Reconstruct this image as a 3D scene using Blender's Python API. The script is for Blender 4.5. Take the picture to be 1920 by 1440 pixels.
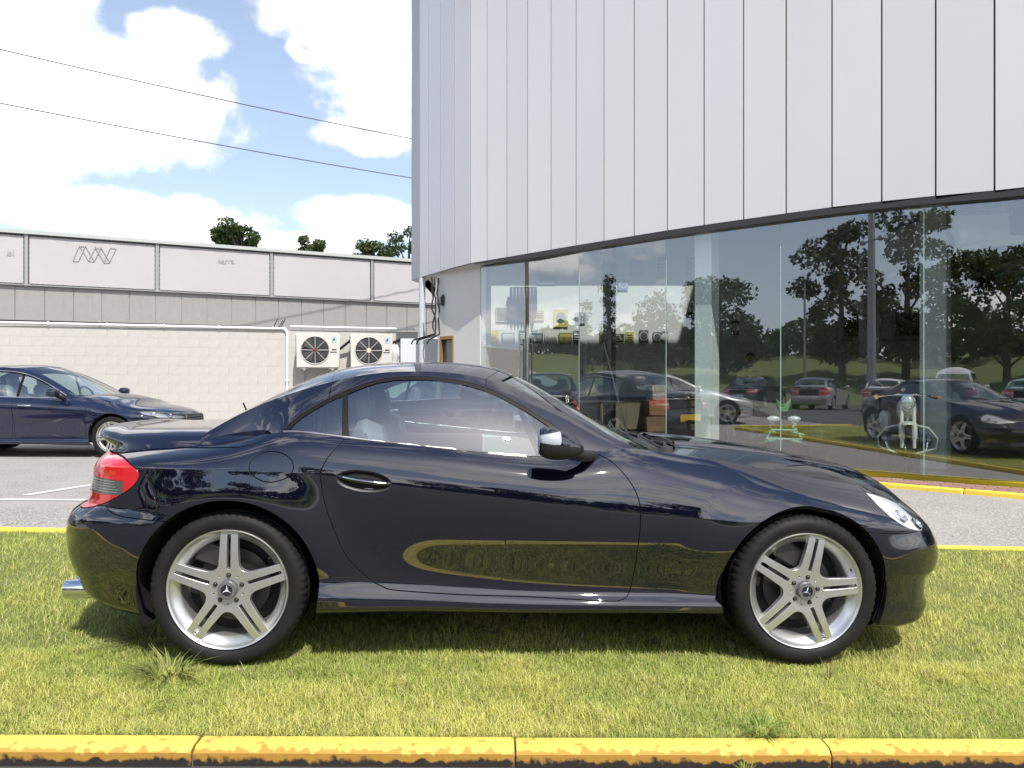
import bpy, bmesh, math, random
import numpy as np
from mathutils import Vector, Matrix, Euler
for o in list(bpy.data.objects): bpy.data.objects.remove(o)
R = math.radians
random.seed(7); rng = np.random.default_rng(11)
S = bpy.context.scene; COL = S.collection
# ------------------------------------------------------------------ camera
cam_d = bpy.data.cameras.new('camera'); cam = bpy.data.objects.new('camera', cam_d); COL.objects.link(cam); S.camera = cam
cam.location = (0, 0, 1.175); cam.rotation_euler = (R(90), 0, 0)
cam_d.sensor_width = 36; cam_d.lens = 36*1387/1920; cam_d.clip_end = 3000; cam_d.clip_start = .05
# ------------------------------------------------------------------ light
SUN_EL, SUN_AZ = R(54), R(158)          # azimuth clockwise from +Y: behind the camera, a little to the right
W = bpy.data.worlds.new('World'); S.world = W; W.use_nodes = True
nt = W.node_tree; N = nt.nodes; LK = nt.links.new
for n in list(N): N.remove(n)
out = N.new('ShaderNodeOutputWorld'); bg = N.new('ShaderNodeBackground'); LK(bg.outputs[0], out.inputs[0]); bg.inputs[1].default_value = .15
sky = N.new('ShaderNodeTexSky'); sky.sky_type = 'NISHITA'; sky.sun_disc = False; sky.sun_elevation = SUN_EL; sky.sun_rotation = SUN_AZ
sky.air_density = 1.0; sky.dust_density = .8; sky.ozone_density = 1.6; sky.altitude = 50
tc = N.new('ShaderNodeTexCoord')
def nm(op, a, b=None, c=None, clamp=False):
    n = N.new('ShaderNodeMath'); n.operation = op; n.use_clamp = clamp
    for i, v in enumerate((a, b, c)):
        if v is None: continue
        if isinstance(v, (int, float)): n.inputs[i].default_value = v
        else: LK(v, n.inputs[i])
    return n.outputs[0]
def vm(op, a, b=None):
    n = N.new('ShaderNodeVectorMath'); n.operation = op
    for i, v in enumerate((a, b)):
        if v is None: continue
        if isinstance(v, (tuple, list)): n.inputs[i].default_value = v
        else: LK(v, n.inputs[i])
    return n
def noise(vec, scale, detail, rough=.55, dist=0.0):
    n = N.new('ShaderNodeTexNoise'); LK(vec, n.inputs['Vector']); n.inputs['Scale'].default_value = scale
    n.inputs['Detail'].default_value = detail; n.inputs['Roughness'].default_value = rough; n.inputs['Distortion'].default_value = dist; return n.outputs[0]
def sm(x, a, b):
    n = N.new('ShaderNodeMapRange'); n.interpolation_type = 'SMOOTHSTEP'; LK(x, n.inputs[0]); n.inputs[1].default_value = a; n.inputs[2].default_value = b; return n.outputs[0]
D = vm('NORMALIZE', tc.outputs['Generated']).outputs[0]
fb = noise(D, 7.0, 9, .58, .35); fb2 = noise(vm('ADD', D, (3.1, 1.7, .4)).outputs[0], 26, 7, .6, .2)
# cumulus banks: centre azimuth, elevation (deg), half width, half height (deg)
BANKS = [(-30.5, 18.6, 9.8, 4.9), (-35.0, 24.3, 6.5, 5.0), (-24.4, 23.3, 3.4, 1.5), (-10.2, 22.8, 5.6, 6.4), (-13.0, 26.4, 5.5, 3.4), (-15.6, 23.6, 1.4, 1.1),
         (-28.0, 11.4, 12.5, 2.0), (-35.0, 14.0, 5.0, 1.9), (-12.0, 12.4, 5.2, 1.8), (-4.0, 12.2, 5.0, 2.2), (-20.0, 10.2, 9.0, 1.5), (-11.0, 18.4, 4.0, 1.9)]
den = None
for az, el, ra, re in BANKS:
    c = (math.sin(R(az))*math.cos(R(el)), math.cos(R(az))*math.cos(R(el)), math.sin(R(el)))
    dd = vm('SUBTRACT', D, c).outputs[0]
    sc = vm('MULTIPLY', dd, (1/math.sin(R(ra)), .6/math.sin(R(ra)), 1/math.sin(R(re)))).outputs[0]
    q = nm('SUBTRACT', 1.0, vm('LENGTH', sc).outputs['Value'])
    den = q if den is None else nm('MAXIMUM', den, q)
# the rest of the sky: a field of broken cumulus of the same kind
sep = N.new('ShaderNodeSeparateXYZ'); LK(D, sep.inputs[0])
zz = nm('ADD', nm('ABSOLUTE', sep.outputs[2]), .22)
dv = N.new('ShaderNodeVectorMath'); dv.operation = 'SCALE'; LK(D, dv.inputs[0]); LK(nm('DIVIDE', 1.0, zz), dv.inputs['Scale'])
gen = nm('MULTIPLY', nm('SUBTRACT', noise(dv.outputs[0], 1.15, 4, .5, .3), .495), 4.2)
cf = (math.sin(R(-23))*math.cos(R(18)), math.cos(R(-23))*math.cos(R(18)), math.sin(R(18)))
near = sm(vm('DISTANCE', D, cf).outputs['Value'], .28, .55)
gen = nm('SUBTRACT', gen, nm('MULTIPLY', nm('SUBTRACT', 1.0, near), 2.0))
den = nm('MAXIMUM', den, gen)
full = nm('ADD', nm('ADD', den, nm('MULTIPLY', nm('SUBTRACT', fb, .52), 1.7)), nm('MULTIPLY', nm('SUBTRACT', fb2, .5), .55))
mask = sm(full, -.04, .46)
mask = nm('MULTIPLY', mask, sm(sep.outputs[2], -.02, .03))
thick = sm(full, .25, .95)
shade = nm('MULTIPLY', thick, sm(noise(D, 4.2, 6, .56, .25), .36, .66))
cm = N.new('ShaderNodeMixRGB'); LK(shade, cm.inputs[0]); cm.inputs[1].default_value = (8.6, 8.45, 8.45, 1); cm.inputs[2].default_value = (3.35, 3.3, 3.45, 1)
# thin veil towards the horizon
veil = nm('ADD', nm('MULTIPLY', sm(sep.outputs[2], .30, .02), .40), nm('MULTIPLY', sm(sep.outputs[2], .75, .30), .32))
vl = N.new('ShaderNodeMixRGB'); LK(veil, vl.inputs[0]); vl.inputs[2].default_value = (4.6, 5.1, 5.9, 1)
skc = N.new('ShaderNodeMixRGB'); skc.blend_type = 'MULTIPLY'; skc.inputs[0].default_value = 1; skc.inputs[2].default_value = (.92, .92, .92, 1)
LK(sky.outputs[0], skc.inputs[1]); LK(skc.outputs[0], vl.inputs[1])
mx = N.new('ShaderNodeMixRGB'); LK(mask, mx.inputs[0]); LK(vl.outputs[0], mx.inputs[1]); LK(cm.outputs[0], mx.inputs[2]); LK(mx.outputs[0], bg.inputs[0])
sd = bpy.data.lights.new('sun', 'SUN'); sd.energy = 4.0; sd.angle = R(.53); sd.color = (1, .955, .88)
sun = bpy.data.objects.new('sun', sd); COL.objects.link(sun)
sdir = Vector((math.sin(SUN_AZ)*math.cos(SUN_EL), math.cos(SUN_AZ)*math.cos(SUN_EL), math.sin(SUN_EL)))
sun.rotation_euler = sdir.to_track_quat('Z', 'Y').to_euler()
S.view_settings.view_transform = 'Standard'; S.view_settings.look = 'None'; S.view_settings.gamma = 1; S.view_settings.use_curve_mapping = False
S.view_settings.exposure = .54
S.render.engine = 'CYCLES'
S.cycles.transparent_max_bounces = 24; S.cycles.max_bounces = 10; S.cycles.glossy_bounces = 6
# ------------------------------------------------------------------ numeric helpers
def nspl(xs, ys):
    """natural cubic spline through the points, linear outside"""
    xs = np.asarray(xs, float); ys = np.asarray(ys, float); n = len(xs)
    h = np.diff(xs); A = np.zeros((n, n)); b = np.zeros(n); A[0, 0] = A[-1, -1] = 1
    for i in range(1, n-1):
        A[i, i-1] = h[i-1]; A[i, i] = 2*(h[i-1]+h[i]); A[i, i+1] = h[i]
        b[i] = 6*((ys[i+1]-ys[i])/h[i]-(ys[i]-ys[i-1])/h[i-1])
    m = np.linalg.solve(A, b)
    def f(x):
        x = np.asarray(x, float); i = np.clip(np.searchsorted(xs, x)-1, 0, n-2)
        t = np.clip(x, xs[0], xs[-1]); d = t-xs[i]; e = xs[i+1]-t; hh = h[i]
        y = (m[i]*e**3+m[i+1]*d**3)/(6*hh)+(ys[i]/hh-m[i]*hh/6)*e+(ys[i+1]/hh-m[i+1]*hh/6)*d
        s0 = (ys[1]-ys[0])/h[0]-h[0]*(2*m[0]+m[1])/6; s1 = (ys[-1]-ys[-2])/h[-1]+h[-1]*(m[-2]+2*m[-1])/6
        return y+np.where(x < xs[0], (x-xs[0])*s0, 0)+np.where(x > xs[-1], (x-xs[-1])*s1, 0)
    return f
def pspl(xs, ys):
    """monotone (pchip) interpolation"""
    xs = np.asarray(xs, float); ys = np.asarray(ys, float); n = len(xs)
    h = np.diff(xs); dl = np.diff(ys)/h; d = np.zeros(n); d[0] = dl[0]; d[-1] = dl[-1]
    for i in range(1, n-1):
        if dl[i-1]*dl[i] > 0:
            w1 = 2*h[i]+h[i-1]; w2 = h[i]+2*h[i-1]; d[i] = (w1+w2)/(w1/dl[i-1]+w2/dl[i])
    def f(x):
        x = np.clip(np.asarray(x, float), xs[0], xs[-1]); i = np.clip(np.searchsorted(xs, x)-1, 0, n-2)
        t = (x-xs[i])/h[i]
        return ((2*t**3-3*t**2+1)*ys[i]+(t**3-2*t**2+t)*h[i]*d[i]+(-2*t**3+3*t**2)*ys[i+1]+(t**3-t**2)*h[i]*d[i+1])
    return f
def sstep(a, b, x):
    t = np.clip((np.asarray(x, float)-a)/(b-a), 0, 1); return t*t*(3-2*t)
def splus(x, k):
    return k*np.logaddexp(0, np.asarray(x)/k)
def closed(pts, n=160):
    """smooth closed outline (centripetal Catmull-Rom) through points"""
    p = np.asarray(pts, float); N = len(p); out = []
    for i in range(N):
        p0, p1, p2, p3 = p[i-1], p[i], p[(i+1) % N], p[(i+2) % N]
        m = max(2, n//N)
        for t in np.arange(m)/m:
            out.append(.5*((2*p1)+(-p0+p2)*t+(2*p0-5*p1+4*p2-p3)*t*t+(-p0+3*p1-3*p2+p3)*t**3))
    return np.array(out)
def sdf_poly(q, poly):
    """signed distance, negative inside"""
    q = np.asarray(q, float); d = np.full(len(q), 1e9); ins = np.zeros(len(q), bool)
    for i in range(len(poly)):
        a = poly[i-1]; b = poly[i]; e = b-a; L = e@e+1e-14
        t = np.clip(((q-a)@e)/L, 0, 1); r = q-a-t[:, None]*e; d = np.minimum(d, (r*r).sum(1))
        c = ((a[1] > q[:, 1]) != (b[1] > q[:, 1]))
        with np.errstate(divide='ignore', invalid='ignore'):
            xi = a[0]+(q[:, 1]-a[1])*(b[0]-a[0])/(b[1]-a[1])
        ins ^= c & (q[:, 0] < xi)
    d = np.sqrt(d); return np.where(ins, -d, d)
class Surf:
    """triangle mesh with shading normals N and 2-D chart coordinates Q used for cutting"""
    def __init__(s, V, N, Q, T): s.V, s.N, s.Q, s.T = V, N, Q, T
    @staticmethod
    def grid(P, Q=None, flip=False):
        R, C = P.shape[:2]
        du = np.gradient(P, axis=1); dv = np.gradient(P, axis=0); n = np.cross(du, dv)
        n /= np.linalg.norm(n, axis=2, keepdims=True)+1e-12
        if flip: n = -n
        i = np.arange(R*C).reshape(R, C); a, b, c, d = i[:-1, :-1].ravel(), i[:-1, 1:].ravel(), i[1:, 1:].ravel(), i[1:, :-1].ravel()
        T = np.concatenate([np.stack([a, b, c], 1), np.stack([a, c, d], 1)])
        if flip: T = T[:, ::-1]
        if Q is None: Q = P[:, :, [0, 2]]
        return Surf(P.reshape(-1, 3).copy(), n.reshape(-1, 3), Q.reshape(-1, 2).copy(), T)
    def clip(s, f):
        """keep where f < 0"""
        f = np.asarray(f, float); f = np.where(np.abs(f) < 1e-6, -1e-6, f); ins = f < 0
        k = ins[s.T].sum(1); keep = s.T[k == 3]; mix = s.T[(k == 1) | (k == 2)]
        V, N, Q = [s.V], [s.N], [s.Q]; base = len(s.V); cache = {}; nt = []
        ea, eb = [], []
        def cut(a, b):
            key = (a, b) if a < b else (b, a)
            if key not in cache: cache[key] = base+len(ea); ea.append(key[0]); eb.append(key[1])
            return cache[key]
        for t in mix.tolist():
            g = [ins[v] for v in t]
            if sum(g) == 1:
                j = g.index(True); a, b, c = t[j], t[(j+1) % 3], t[(j+2) % 3]
                nt.append((a, cut(a, b), cut(a, c)))
            else:
                j = g.index(False); a, b, c = t[j], t[(j+1) % 3], t[(j+2) % 3]
                p, q = cut(a, b), cut(a, c); nt += [(p, b, c), (p, c, q)]
        if ea:
            ea = np.array(ea); eb = np.array(eb); w = (f[ea]/(f[ea]-f[eb]))[:, None]
            V.append(s.V[ea]*(1-w)+s.V[eb]*w); Q.append(s.Q[ea]*(1-w)+s.Q[eb]*w)
            n = s.N[ea]*(1-w)+s.N[eb]*w; N.append(n/(np.linalg.norm(n, axis=1, keepdims=True)+1e-12))
        V, N, Q = map(np.concatenate, (V, N, Q)); T = np.concatenate([keep, np.array(nt, int).reshape(-1, 3)])
        u, inv = np.unique(T, return_inverse=True); return Surf(V[u], N[u], Q[u], inv.reshape(-1, 3))
    def inside(s, poly, gap=0.0): return s.clip(sdf_poly(s.Q, poly)+gap)
    def outside(s, poly, gap=0.0): return s.clip(-sdf_poly(s.Q, poly)+gap)
    def edges(s):
        T = s.T; E = np.concatenate([T[:, [0, 1]], T[:, [1, 2]], T[:, [2, 0]]])
        k = np.sort(E, 1); key = k[:, 0].astype(np.int64)*len(s.V)+k[:, 1]
        u, idx, cnt = np.unique(key, return_index=True, return_counts=True); return E[idx[cnt == 1]]
    def flange(s, depth=.012, lip=.002):
        """turn the open edges inwards so that the piece has thickness"""
        if len(s.T) == 0: return s
        E = s.edges(); a, b = E[:, 0], E[:, 1]; va, vb = s.V[a], s.V[b]
        fn = np.cross(vb-va, (s.N[a]+s.N[b])/2); fn /= np.linalg.norm(fn, axis=1, keepdims=True)+1e-12
        acc = np.zeros_like(s.V); np.add.at(acc, a, fn); np.add.at(acc, b, fn)
        u = np.unique(E); eN = acc[u]/(np.linalg.norm(acc[u], axis=1, keepdims=True)+1e-12)
        mp = np.full(len(s.V), -1); mp[u] = np.arange(len(u)); n0 = len(s.V); m = len(u)
        mid = s.N[u]+eN; mid /= np.linalg.norm(mid, axis=1, keepdims=True)+1e-12
        V1 = s.V[u]+eN*lip*.4-s.N[u]*lip; V2 = s.V[u]+eN*lip*.4-s.N[u]*depth
        V = np.concatenate([s.V, V1, V1, V2]); N = np.concatenate([s.N, mid, eN, eN]); Q = np.concatenate([s.Q, s.Q[u], s.Q[u], s.Q[u]])
        ia, ib = mp[a], mp[b]; o1, o2, o3 = n0, n0+m, n0+2*m
        T = np.concatenate([s.T, np.stack([b, a, o1+ia], 1), np.stack([b, o1+ia, o1+ib], 1),
                            np.stack([o2+ib, o2+ia, o3+ia], 1), np.stack([o2+ib, o3+ia, o3+ib], 1)])
        return Surf(V, N, Q, T)
    def offset(s, d): return Surf(s.V+s.N*d, s.N, s.Q, s.T)
    def mirror(s):
        m = np.array([1, -1, 1.]); return Surf(s.V*m, s.N*m, s.Q, s.T[:, ::-1])
    def __add__(s, o):
        return Surf(np.concatenate([s.V, o.V]), np.concatenate([s.N, o.N]), np.concatenate([s.Q, o.Q]), np.concatenate([s.T, o.T+len(s.V)]))
# ------------------------------------------------------------------ materials
MAT = {}
def mat(name, base=(.5, .5, .5), rough=.5, metal=0., coat=0., spec=.5, var=None, bump=None, emit=None, coat_rough=.03, wear=None):
    """var = (scale, second colour, contrast) mottling; bump = (scale, strength, distance); wear = (scale, colour, threshold) stains"""
    if name in MAT: return MAT[name]
    m = bpy.data.materials.new(name); m.use_nodes = True; t = m.node_tree; b = t.nodes['Principled BSDF']; lk = t.links.new
    b.inputs['Base Color'].default_value = (*base, 1); b.inputs['Roughness'].default_value = rough; b.inputs['Metallic'].default_value = metal
    b.inputs['Coat Weight'].default_value = coat; b.inputs['Coat Roughness'].default_value = coat_rough; b.inputs['Specular IOR Level'].default_value = spec
    tc = t.nodes.new('ShaderNodeTexCoord'); last = None
    def nz(scale, detail=6, rough=.6):
        n = t.nodes.new('ShaderNodeTexNoise'); lk(tc.outputs['Object'], n.inputs['Vector']); n.inputs['Scale'].default_value = scale
        n.inputs['Detail'].default_value = detail; n.inputs['Roughness'].default_value = rough; return n.outputs[0]
    def rng_(x, a, c):
        r = t.nodes.new('ShaderNodeMapRange'); lk(x, r.inputs[0]); r.inputs[1].default_value = a; r.inputs[2].default_value = c; return r.outputs[0]
    if var:
        for v in (var if isinstance(var, list) else [var]):
            mx = t.nodes.new('ShaderNodeMixRGB'); k = v[2] if len(v) > 2 else .2
            lk(rng_(nz(v[0]), .5-k, .5+k), mx.inputs[0]); mx.inputs[2].default_value = (*v[1], 1)
            if last is None: mx.inputs[1].default_value = (*base, 1)
            else: lk(last, mx.inputs[1])
            last = mx.outputs[0]
    if wear:
        mx = t.nodes.new('ShaderNodeMixRGB'); lk(rng_(nz(wear[0], 8, .7), wear[2], wear[2]+.1), mx.inputs[0]); mx.inputs[2].default_value = (*wear[1], 1)
        if last is None: mx.inputs[1].default_value = (*base, 1)
        else: lk(last, mx.inputs[1])
        last = mx.outputs[0]
    if last is not None: lk(last, b.inputs['Base Color'])
    if bump:
        bp = t.nodes.new('ShaderNodeBump'); bp.inputs['Strength'].default_value = bump[1]; bp.inputs['Distance'].default_value = bump[2] if len(bump) > 2 else .01
        lk(nz(bump[0], 8, .65), bp.inputs['Height']); lk(bp.outputs[0], b.inputs['Normal'])
    if emit: b.inputs['Emission Color'].default_value = (*emit[0], 1); b.inputs['Emission Strength'].default_value = emit[1]
    MAT[name] = m; return m
def glass(name, tint=(.8, .9, .86), ior=1.5, boost=1.0, rough=0.0):
    """thin pane: fresnel mix of mirror and tinted see-through"""
    if name in MAT: return MAT[name]
    m = bpy.data.materials.new(name); m.use_nodes = True; t = m.node_tree; lk = t.links.new
    for n in list(t.nodes): t.nodes.remove(n)
    o = t.nodes.new('ShaderNodeOutputMaterial'); mx = t.nodes.new('ShaderNodeMixShader'); tr = t.nodes.new('ShaderNodeBsdfTransparent'); gl = t.nodes.new('ShaderNodeBsdfGlossy')
    fr = t.nodes.new('ShaderNodeFresnel'); fr.inputs[0].default_value = ior; ml = t.nodes.new('ShaderNodeMath'); ml.operation = 'MULTIPLY'; ml.inputs[1].default_value = boost; ml.use_clamp = True
    geo = t.nodes.new('ShaderNodeNewGeometry'); nrm = t.nodes.new('ShaderNodeVectorMath'); nrm.operation = 'SCALE'
    # same reflectance from both faces of the pane
    sg = t.nodes.new('ShaderNodeMath'); sg.operation = 'MULTIPLY_ADD'; lk(geo.outputs['Backfacing'], sg.inputs[0]); sg.inputs[1].default_value = -2; sg.inputs[2].default_value = 1
    tr.inputs[0].default_value = (*tint, 1); gl.inputs['Roughness'].default_value = rough; gl.inputs[0].default_value = (1, 1, 1, 1)
    lw = t.nodes.new('ShaderNodeLayerWeight'); lw.inputs[0].default_value = .5
    # schlick from facing, independent of the side
    p5 = t.nodes.new('ShaderNodeMath'); p5.operation = 'POWER'; lk(lw.outputs['Facing'], p5.inputs[0]); p5.inputs[1].default_value = 4.0
    f0 = 2*((ior-1)/(ior+1))**2*boost
    ma = t.nodes.new('ShaderNodeMath'); ma.operation = 'MULTIPLY_ADD'; ma.use_clamp = True; lk(p5.outputs[0], ma.inputs[0]); ma.inputs[1].default_value = 1-f0; ma.inputs[2].default_value = f0
    lk(ma.outputs[0], mx.inputs[0]); lk(tr.outputs[0], mx.inputs[1]); lk(gl.outputs[0], mx.inputs[2]); lk(mx.outputs[0], o.inputs[0])
    for n in (fr, ml, geo, nrm, sg): t.nodes.remove(n)
    MAT[name] = m; return m
# ------------------------------------------------------------------ object helpers
def link(name, me, m=None, parent=None):
    o = bpy.data.objects.new(name, me); COL.objects.link(o)
    if m is not None: me.materials.append(m) if not me.materials else None
    if parent is not None: o.parent = parent
    return o
def tag(o, label=None, cat=None, group=None, kind=None):
    if label: o['label'] = label
    if cat: o['category'] = cat
    if group: o['group'] = group
    if kind: o['kind'] = kind
    return o
def thing(name, label, cat, loc=(0, 0, 0), rot=(0, 0, 0), group=None):
    o = bpy.data.objects.new(name, None); COL.objects.link(o); o.location = loc; o.rotation_euler = rot; o.empty_display_size = .2
    return tag(o, label, cat, group)
def copy_tree(o, parent=None):
    c = o.copy(); COL.objects.link(c); c.parent = parent
    for ch in list(o.children): copy_tree(ch, c)
    return c
def from_surf(name, s, m, parent=None, custom=True):
    me = bpy.data.meshes.new(name); nv, ntr = len(s.V), len(s.T)
    me.vertices.add(nv); me.vertices.foreach_set('co', s.V.astype(np.float32).ravel())
    me.loops.add(ntr*3); me.loops.foreach_set('vertex_index', s.T.astype(np.int32).ravel())
    me.polygons.add(ntr); me.polygons.foreach_set('loop_start', np.arange(0, ntr*3, 3, dtype=np.int32)); me.polygons.foreach_set('loop_total', np.full(ntr, 3, np.int32))
    me.polygons.foreach_set('use_smooth', np.ones(ntr, bool)); me.update(calc_edges=True)
    if custom: me.normals_split_custom_set_from_vertices([tuple(x) for x in s.N.tolist()])
    return link(name, me, m, parent)
class MB:
    """collects simple shapes into one mesh"""
    def __init__(s): s.v = []; s.f = []
    def add(s, v, f):
        b = len(s.v); s.v += [tuple(map(float, p)) for p in v]; s.f += [tuple(i+b for i in q) for q in f]; return s
    def box(s, c, d, rot=None, ch=0.0):
        x, y, z = d[0]/2, d[1]/2, d[2]/2
        if ch <= 0:
            v = [(i*x, j*y, k*z) for i in (-1, 1) for j in (-1, 1) for k in (-1, 1)]
            f = [(0, 1, 3, 2), (4, 6, 7, 5), (0, 4, 5, 1), (2, 3, 7, 6), (0, 2, 6, 4), (1, 5, 7, 3)]
        else:
            ch = min(ch, x*.9, y*.9, z*.9); v = []; idx = {}
            for i in (-1, 1):
                for j in (-1, 1):
                    for k in (-1, 1):
                        for a in range(3):
                            p = [i*x, j*y, k*z]
                            for bb in range(3):
                                if bb != a: p[bb] -= (i, j, k)[bb]*ch
                            idx[(i, j, k, a)] = len(v); v.append(tuple(p))
            f = []
            for a in range(3):
                for sg in (-1, 1):
                    b_, c_ = (a+1) % 3, (a+2) % 3; q = []
                    for (m1, m2) in ((-1, -1), (1, -1), (1, 1), (-1, 1)):
                        t = [0, 0, 0]; t[a] = sg; t[b_] = m1; t[c_] = m2; q.append(idx[(*t, a)])
                    f.append(tuple(q if sg > 0 else q[::-1]))
            for a in range(3):
                b_, c_ = (a+1) % 3, (a+2) % 3
                for m1 in (-1, 1):
                    for m2 in (-1, 1):
                        t0 = [0, 0, 0]; t1 = [0, 0, 0]; t0[a] = -1; t1[a] = 1
                        for t in (t0, t1): t[b_] = m1; t[c_] = m2
                        q = [idx[(*t0, b_)], idx[(*t1, b_)], idx[(*t1, c_)], idx[(*t0, c_)]]; f.append(tuple(q if m1*m2 < 0 else q[::-1]))
            for i in (-1, 1):
                for j in (-1, 1):
                    for k in (-1, 1):
                        q = [idx[(i, j, k, a)] for a in range(3)]; f.append(tuple(q if i*j*k > 0 else q[::-1]))
        if rot is not None:
            M = rot if isinstance(rot, Matrix) else Euler(rot).to_matrix(); v = [M @ Vector(p) for p in v]
        return s.add([(p[0]+c[0], p[1]+c[1], p[2]+c[2]) for p in v], f)
    def tube(s, pts, r, n=10, caps=True):
        pts = [Vector(p) for p in pts]; rs = r if isinstance(r, (list, tuple)) else [r]*len(pts); v = []; f = []; up = None
        for i, p in enumerate(pts):
            d = (pts[min(i+1, len(pts)-1)]-pts[max(i-1, 0)]).normalized()
            if up is None: up = d.orthogonal().normalized()
            up = (up-d*up.dot(d)); up = up.normalized() if up.length > 1e-6 else d.orthogonal().normalized(); w = d.cross(up)
            for k in range(n): a = 2*math.pi*k/n; v.append(p+rs[i]*(math.cos(a)*up+math.sin(a)*w))
        for i in range(len(pts)-1):
            for k in range(n): f.append((i*n+k, i*n+(k+1) % n, (i+1)*n+(k+1) % n, (i+1)*n+k))
        if caps: f.append(tuple(range(n))[::-1]); f.append(tuple((len(pts)-1)*n+k for k in range(n)))
        return s.add(v, f)
    def cyl(s, p0, p1, r0, r1=None, n=16): return s.tube([p0, p1], [r0, r0 if r1 is None else r1], n)
    def lathe(s, prof, o=(0, 0, 0), ax=(0, -1, 0), n=48, close=False, wob=None):
        """profile of (radius, distance along axis)"""
        ax = Vector(ax).normalized(); u = ax.orthogonal().normalized() if abs(ax.z) > .9 else Vector((0, 0, 1)); u = (u-ax*u.dot(ax)).normalized(); w = ax.cross(u); o = Vector(o); v = []; f = []; m = len(prof)
        for k in range(n):
            a = 2*math.pi*k/n
            for j, (r, h) in enumerate(prof):
                rr = r+(wob(j, k) if wob else 0); v.append(o+ax*h+rr*(math.cos(a)*u+math.sin(a)*w))
        for k in range(n):
            k2 = (k+1) % n
            for j in range(m-1 if not close else m):
                j2 = (j+1) % m; f.append((k*m+j, k2*m+j, k2*m+j2, k*m+j2))
        return s.add(v, f)
    def ell(s, c, r, nu=20, nv=12, rot=None, ex=1.0):
        v = []; f = []; M = Euler(rot).to_matrix() if rot is not None else None
        pw = lambda t: math.copysign(abs(t)**ex, t)
        for j in range(nv+1):
            b = -math.pi/2+math.pi*j/nv
            for i in range(nu):
                a = 2*math.pi*i/nu; p = Vector((r[0]*pw(math.cos(b))*pw(math.cos(a)), r[1]*pw(math.cos(b))*pw(math.sin(a)), r[2]*pw(math.sin(b))))
                if M: p = M @ p
                v.append(p+Vector(c))
        for j in range(nv):
            for i in range(nu): f.append((j*nu+i, j*nu+(i+1) % nu, (j+1)*nu+(i+1) % nu, (j+1)*nu+i))
        return s.add(v, f)
    def prism(s, poly, fn, fn2):
        """poly of 2-D points; fn, fn2 map a 2-D point to the two faces"""
        n = len(poly); v = [fn(p) for p in poly]+[fn2(p) for p in poly]
        f = [tuple(range(n)), tuple(range(2*n-1, n-1, -1))]+[(i, i+n, (i+1) % n+n, (i+1) % n) for i in range(n)]
        return s.add(v, f)
    def build(s, name, m=None, parent=None, smooth=40, loc=None, fix=True):
        me = bpy.data.meshes.new(name); me.from_pydata(s.v, [], s.f)
        if fix:
            bm = bmesh.new(); bm.from_mesh(me); bmesh.ops.remove_doubles(bm, verts=bm.verts, dist=1e-6); bmesh.ops.recalc_face_normals(bm, faces=bm.faces); bm.to_mesh(me); bm.free()
        if smooth:
            me.polygons.foreach_set('use_smooth', np.ones(len(me.polygons), bool)); me.set_sharp_from_angle(angle=R(smooth))
        me.update(); o = link(name, me, m, parent)
        if loc: o.location = loc
        return o
def textobj(name, body, size, m, parent, mtx, extrude=.0008, align='CENTER', bold=False):
    cu = bpy.data.curves.new(name, 'FONT'); cu.body = body; cu.size = size; cu.extrude = extrude; cu.align_x = align; cu.align_y = 'CENTER'; cu.resolution_u = 2
    if bold: cu.offset = size*.012
    t = bpy.data.objects.new(name, cu); COL.objects.link(t); dg = bpy.context.evaluated_depsgraph_get(); me = bpy.data.meshes.new_from_object(t.evaluated_get(dg)); bpy.data.objects.remove(t)
    me.transform(mtx); me.name = name; me.materials.clear(); return link(name, me, m, parent)
# ------------------------------------------------------------------ roadster body shape (car frame: x forward, y left, z up, near side y<0)
ZC = nspl([-2.1, -1.8, -1.56, -1.26, -.92, -.55, -.05, .465, .83, 1.2, 1.6, 2.05], [.79, .80, .805, .806, .794, .75, .695, .636, .613, .60, .575, .50])
ZB = nspl([-2.1, -1.9, -1.75, -1.6, -1.45, -1.22, -1.05, -.9, -.74, -.29, .06, .2, .34, .5, .62, .85, 1.09, 1.34, 1.55, 1.73, 1.84, 1.92, 2.05],
          [.845, .853, .860, .872, .884, .918, .952, .95, .932, .889, .863, .868, .892, .898, .884, .855, .812, .768, .735, .688, .645, .622, .62])
YB = nspl([-2.1, -1.6, -1.3, -1.0, -.7, -.2, .2, .5, .9, 1.2, 1.5, 1.8, 2.05], [.69, .70, .72, .765, .785, .785, .765, .735, .70, .68, .655, .63, .60])
WW = nspl([-2.1, -1.6, -1.2, -.8, -.3, .3, .8, 1.2, 1.6, 2.05], [.872, .877, .880, .876, .874, .873, .868, .862, .852, .83])
ZST = nspl([-2.1, -1.7, -1.2, -.86, -.62, 0, .45, .85, 1.2, 1.6, 2.05], [.40, .39, .37, .36, .345, .305, .295, .288, .28, .25, .25])
ZS = nspl([-2.1, -1.95, -1.7, -1.2, -.86, 0, .8, 1.2, 1.6, 2.05], [.20, .185, .165, .19, .205, .20, .195, .17, .125, .12])
XER = pspl([.10, .155, .184, .242, .30, .42, .50, .54, .585, .615, .635, .70, .77, .85, .95], [-1.74, -1.82, -1.92, -2.03, -2.06, -2.088, -2.09, -2.085, -2.06, -2.02, -1.99, -1.975, -1.96, -1.93, -1.92])
XEF = pspl([.08, .11, .15, .20, .245, .31, .335, .365, .41, .46, .51, .56, .60, .66, .75], [1.83, 1.89, 1.935, 1.955, 1.94, 1.938, 1.95, 1.985, 1.995, 1.99, 1.97, 1.94, 1.92, 1.905, 1.87])
X0R, X0F, NR_, NF_ = -1.28, 1.22, 3.15, 4.0
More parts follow.
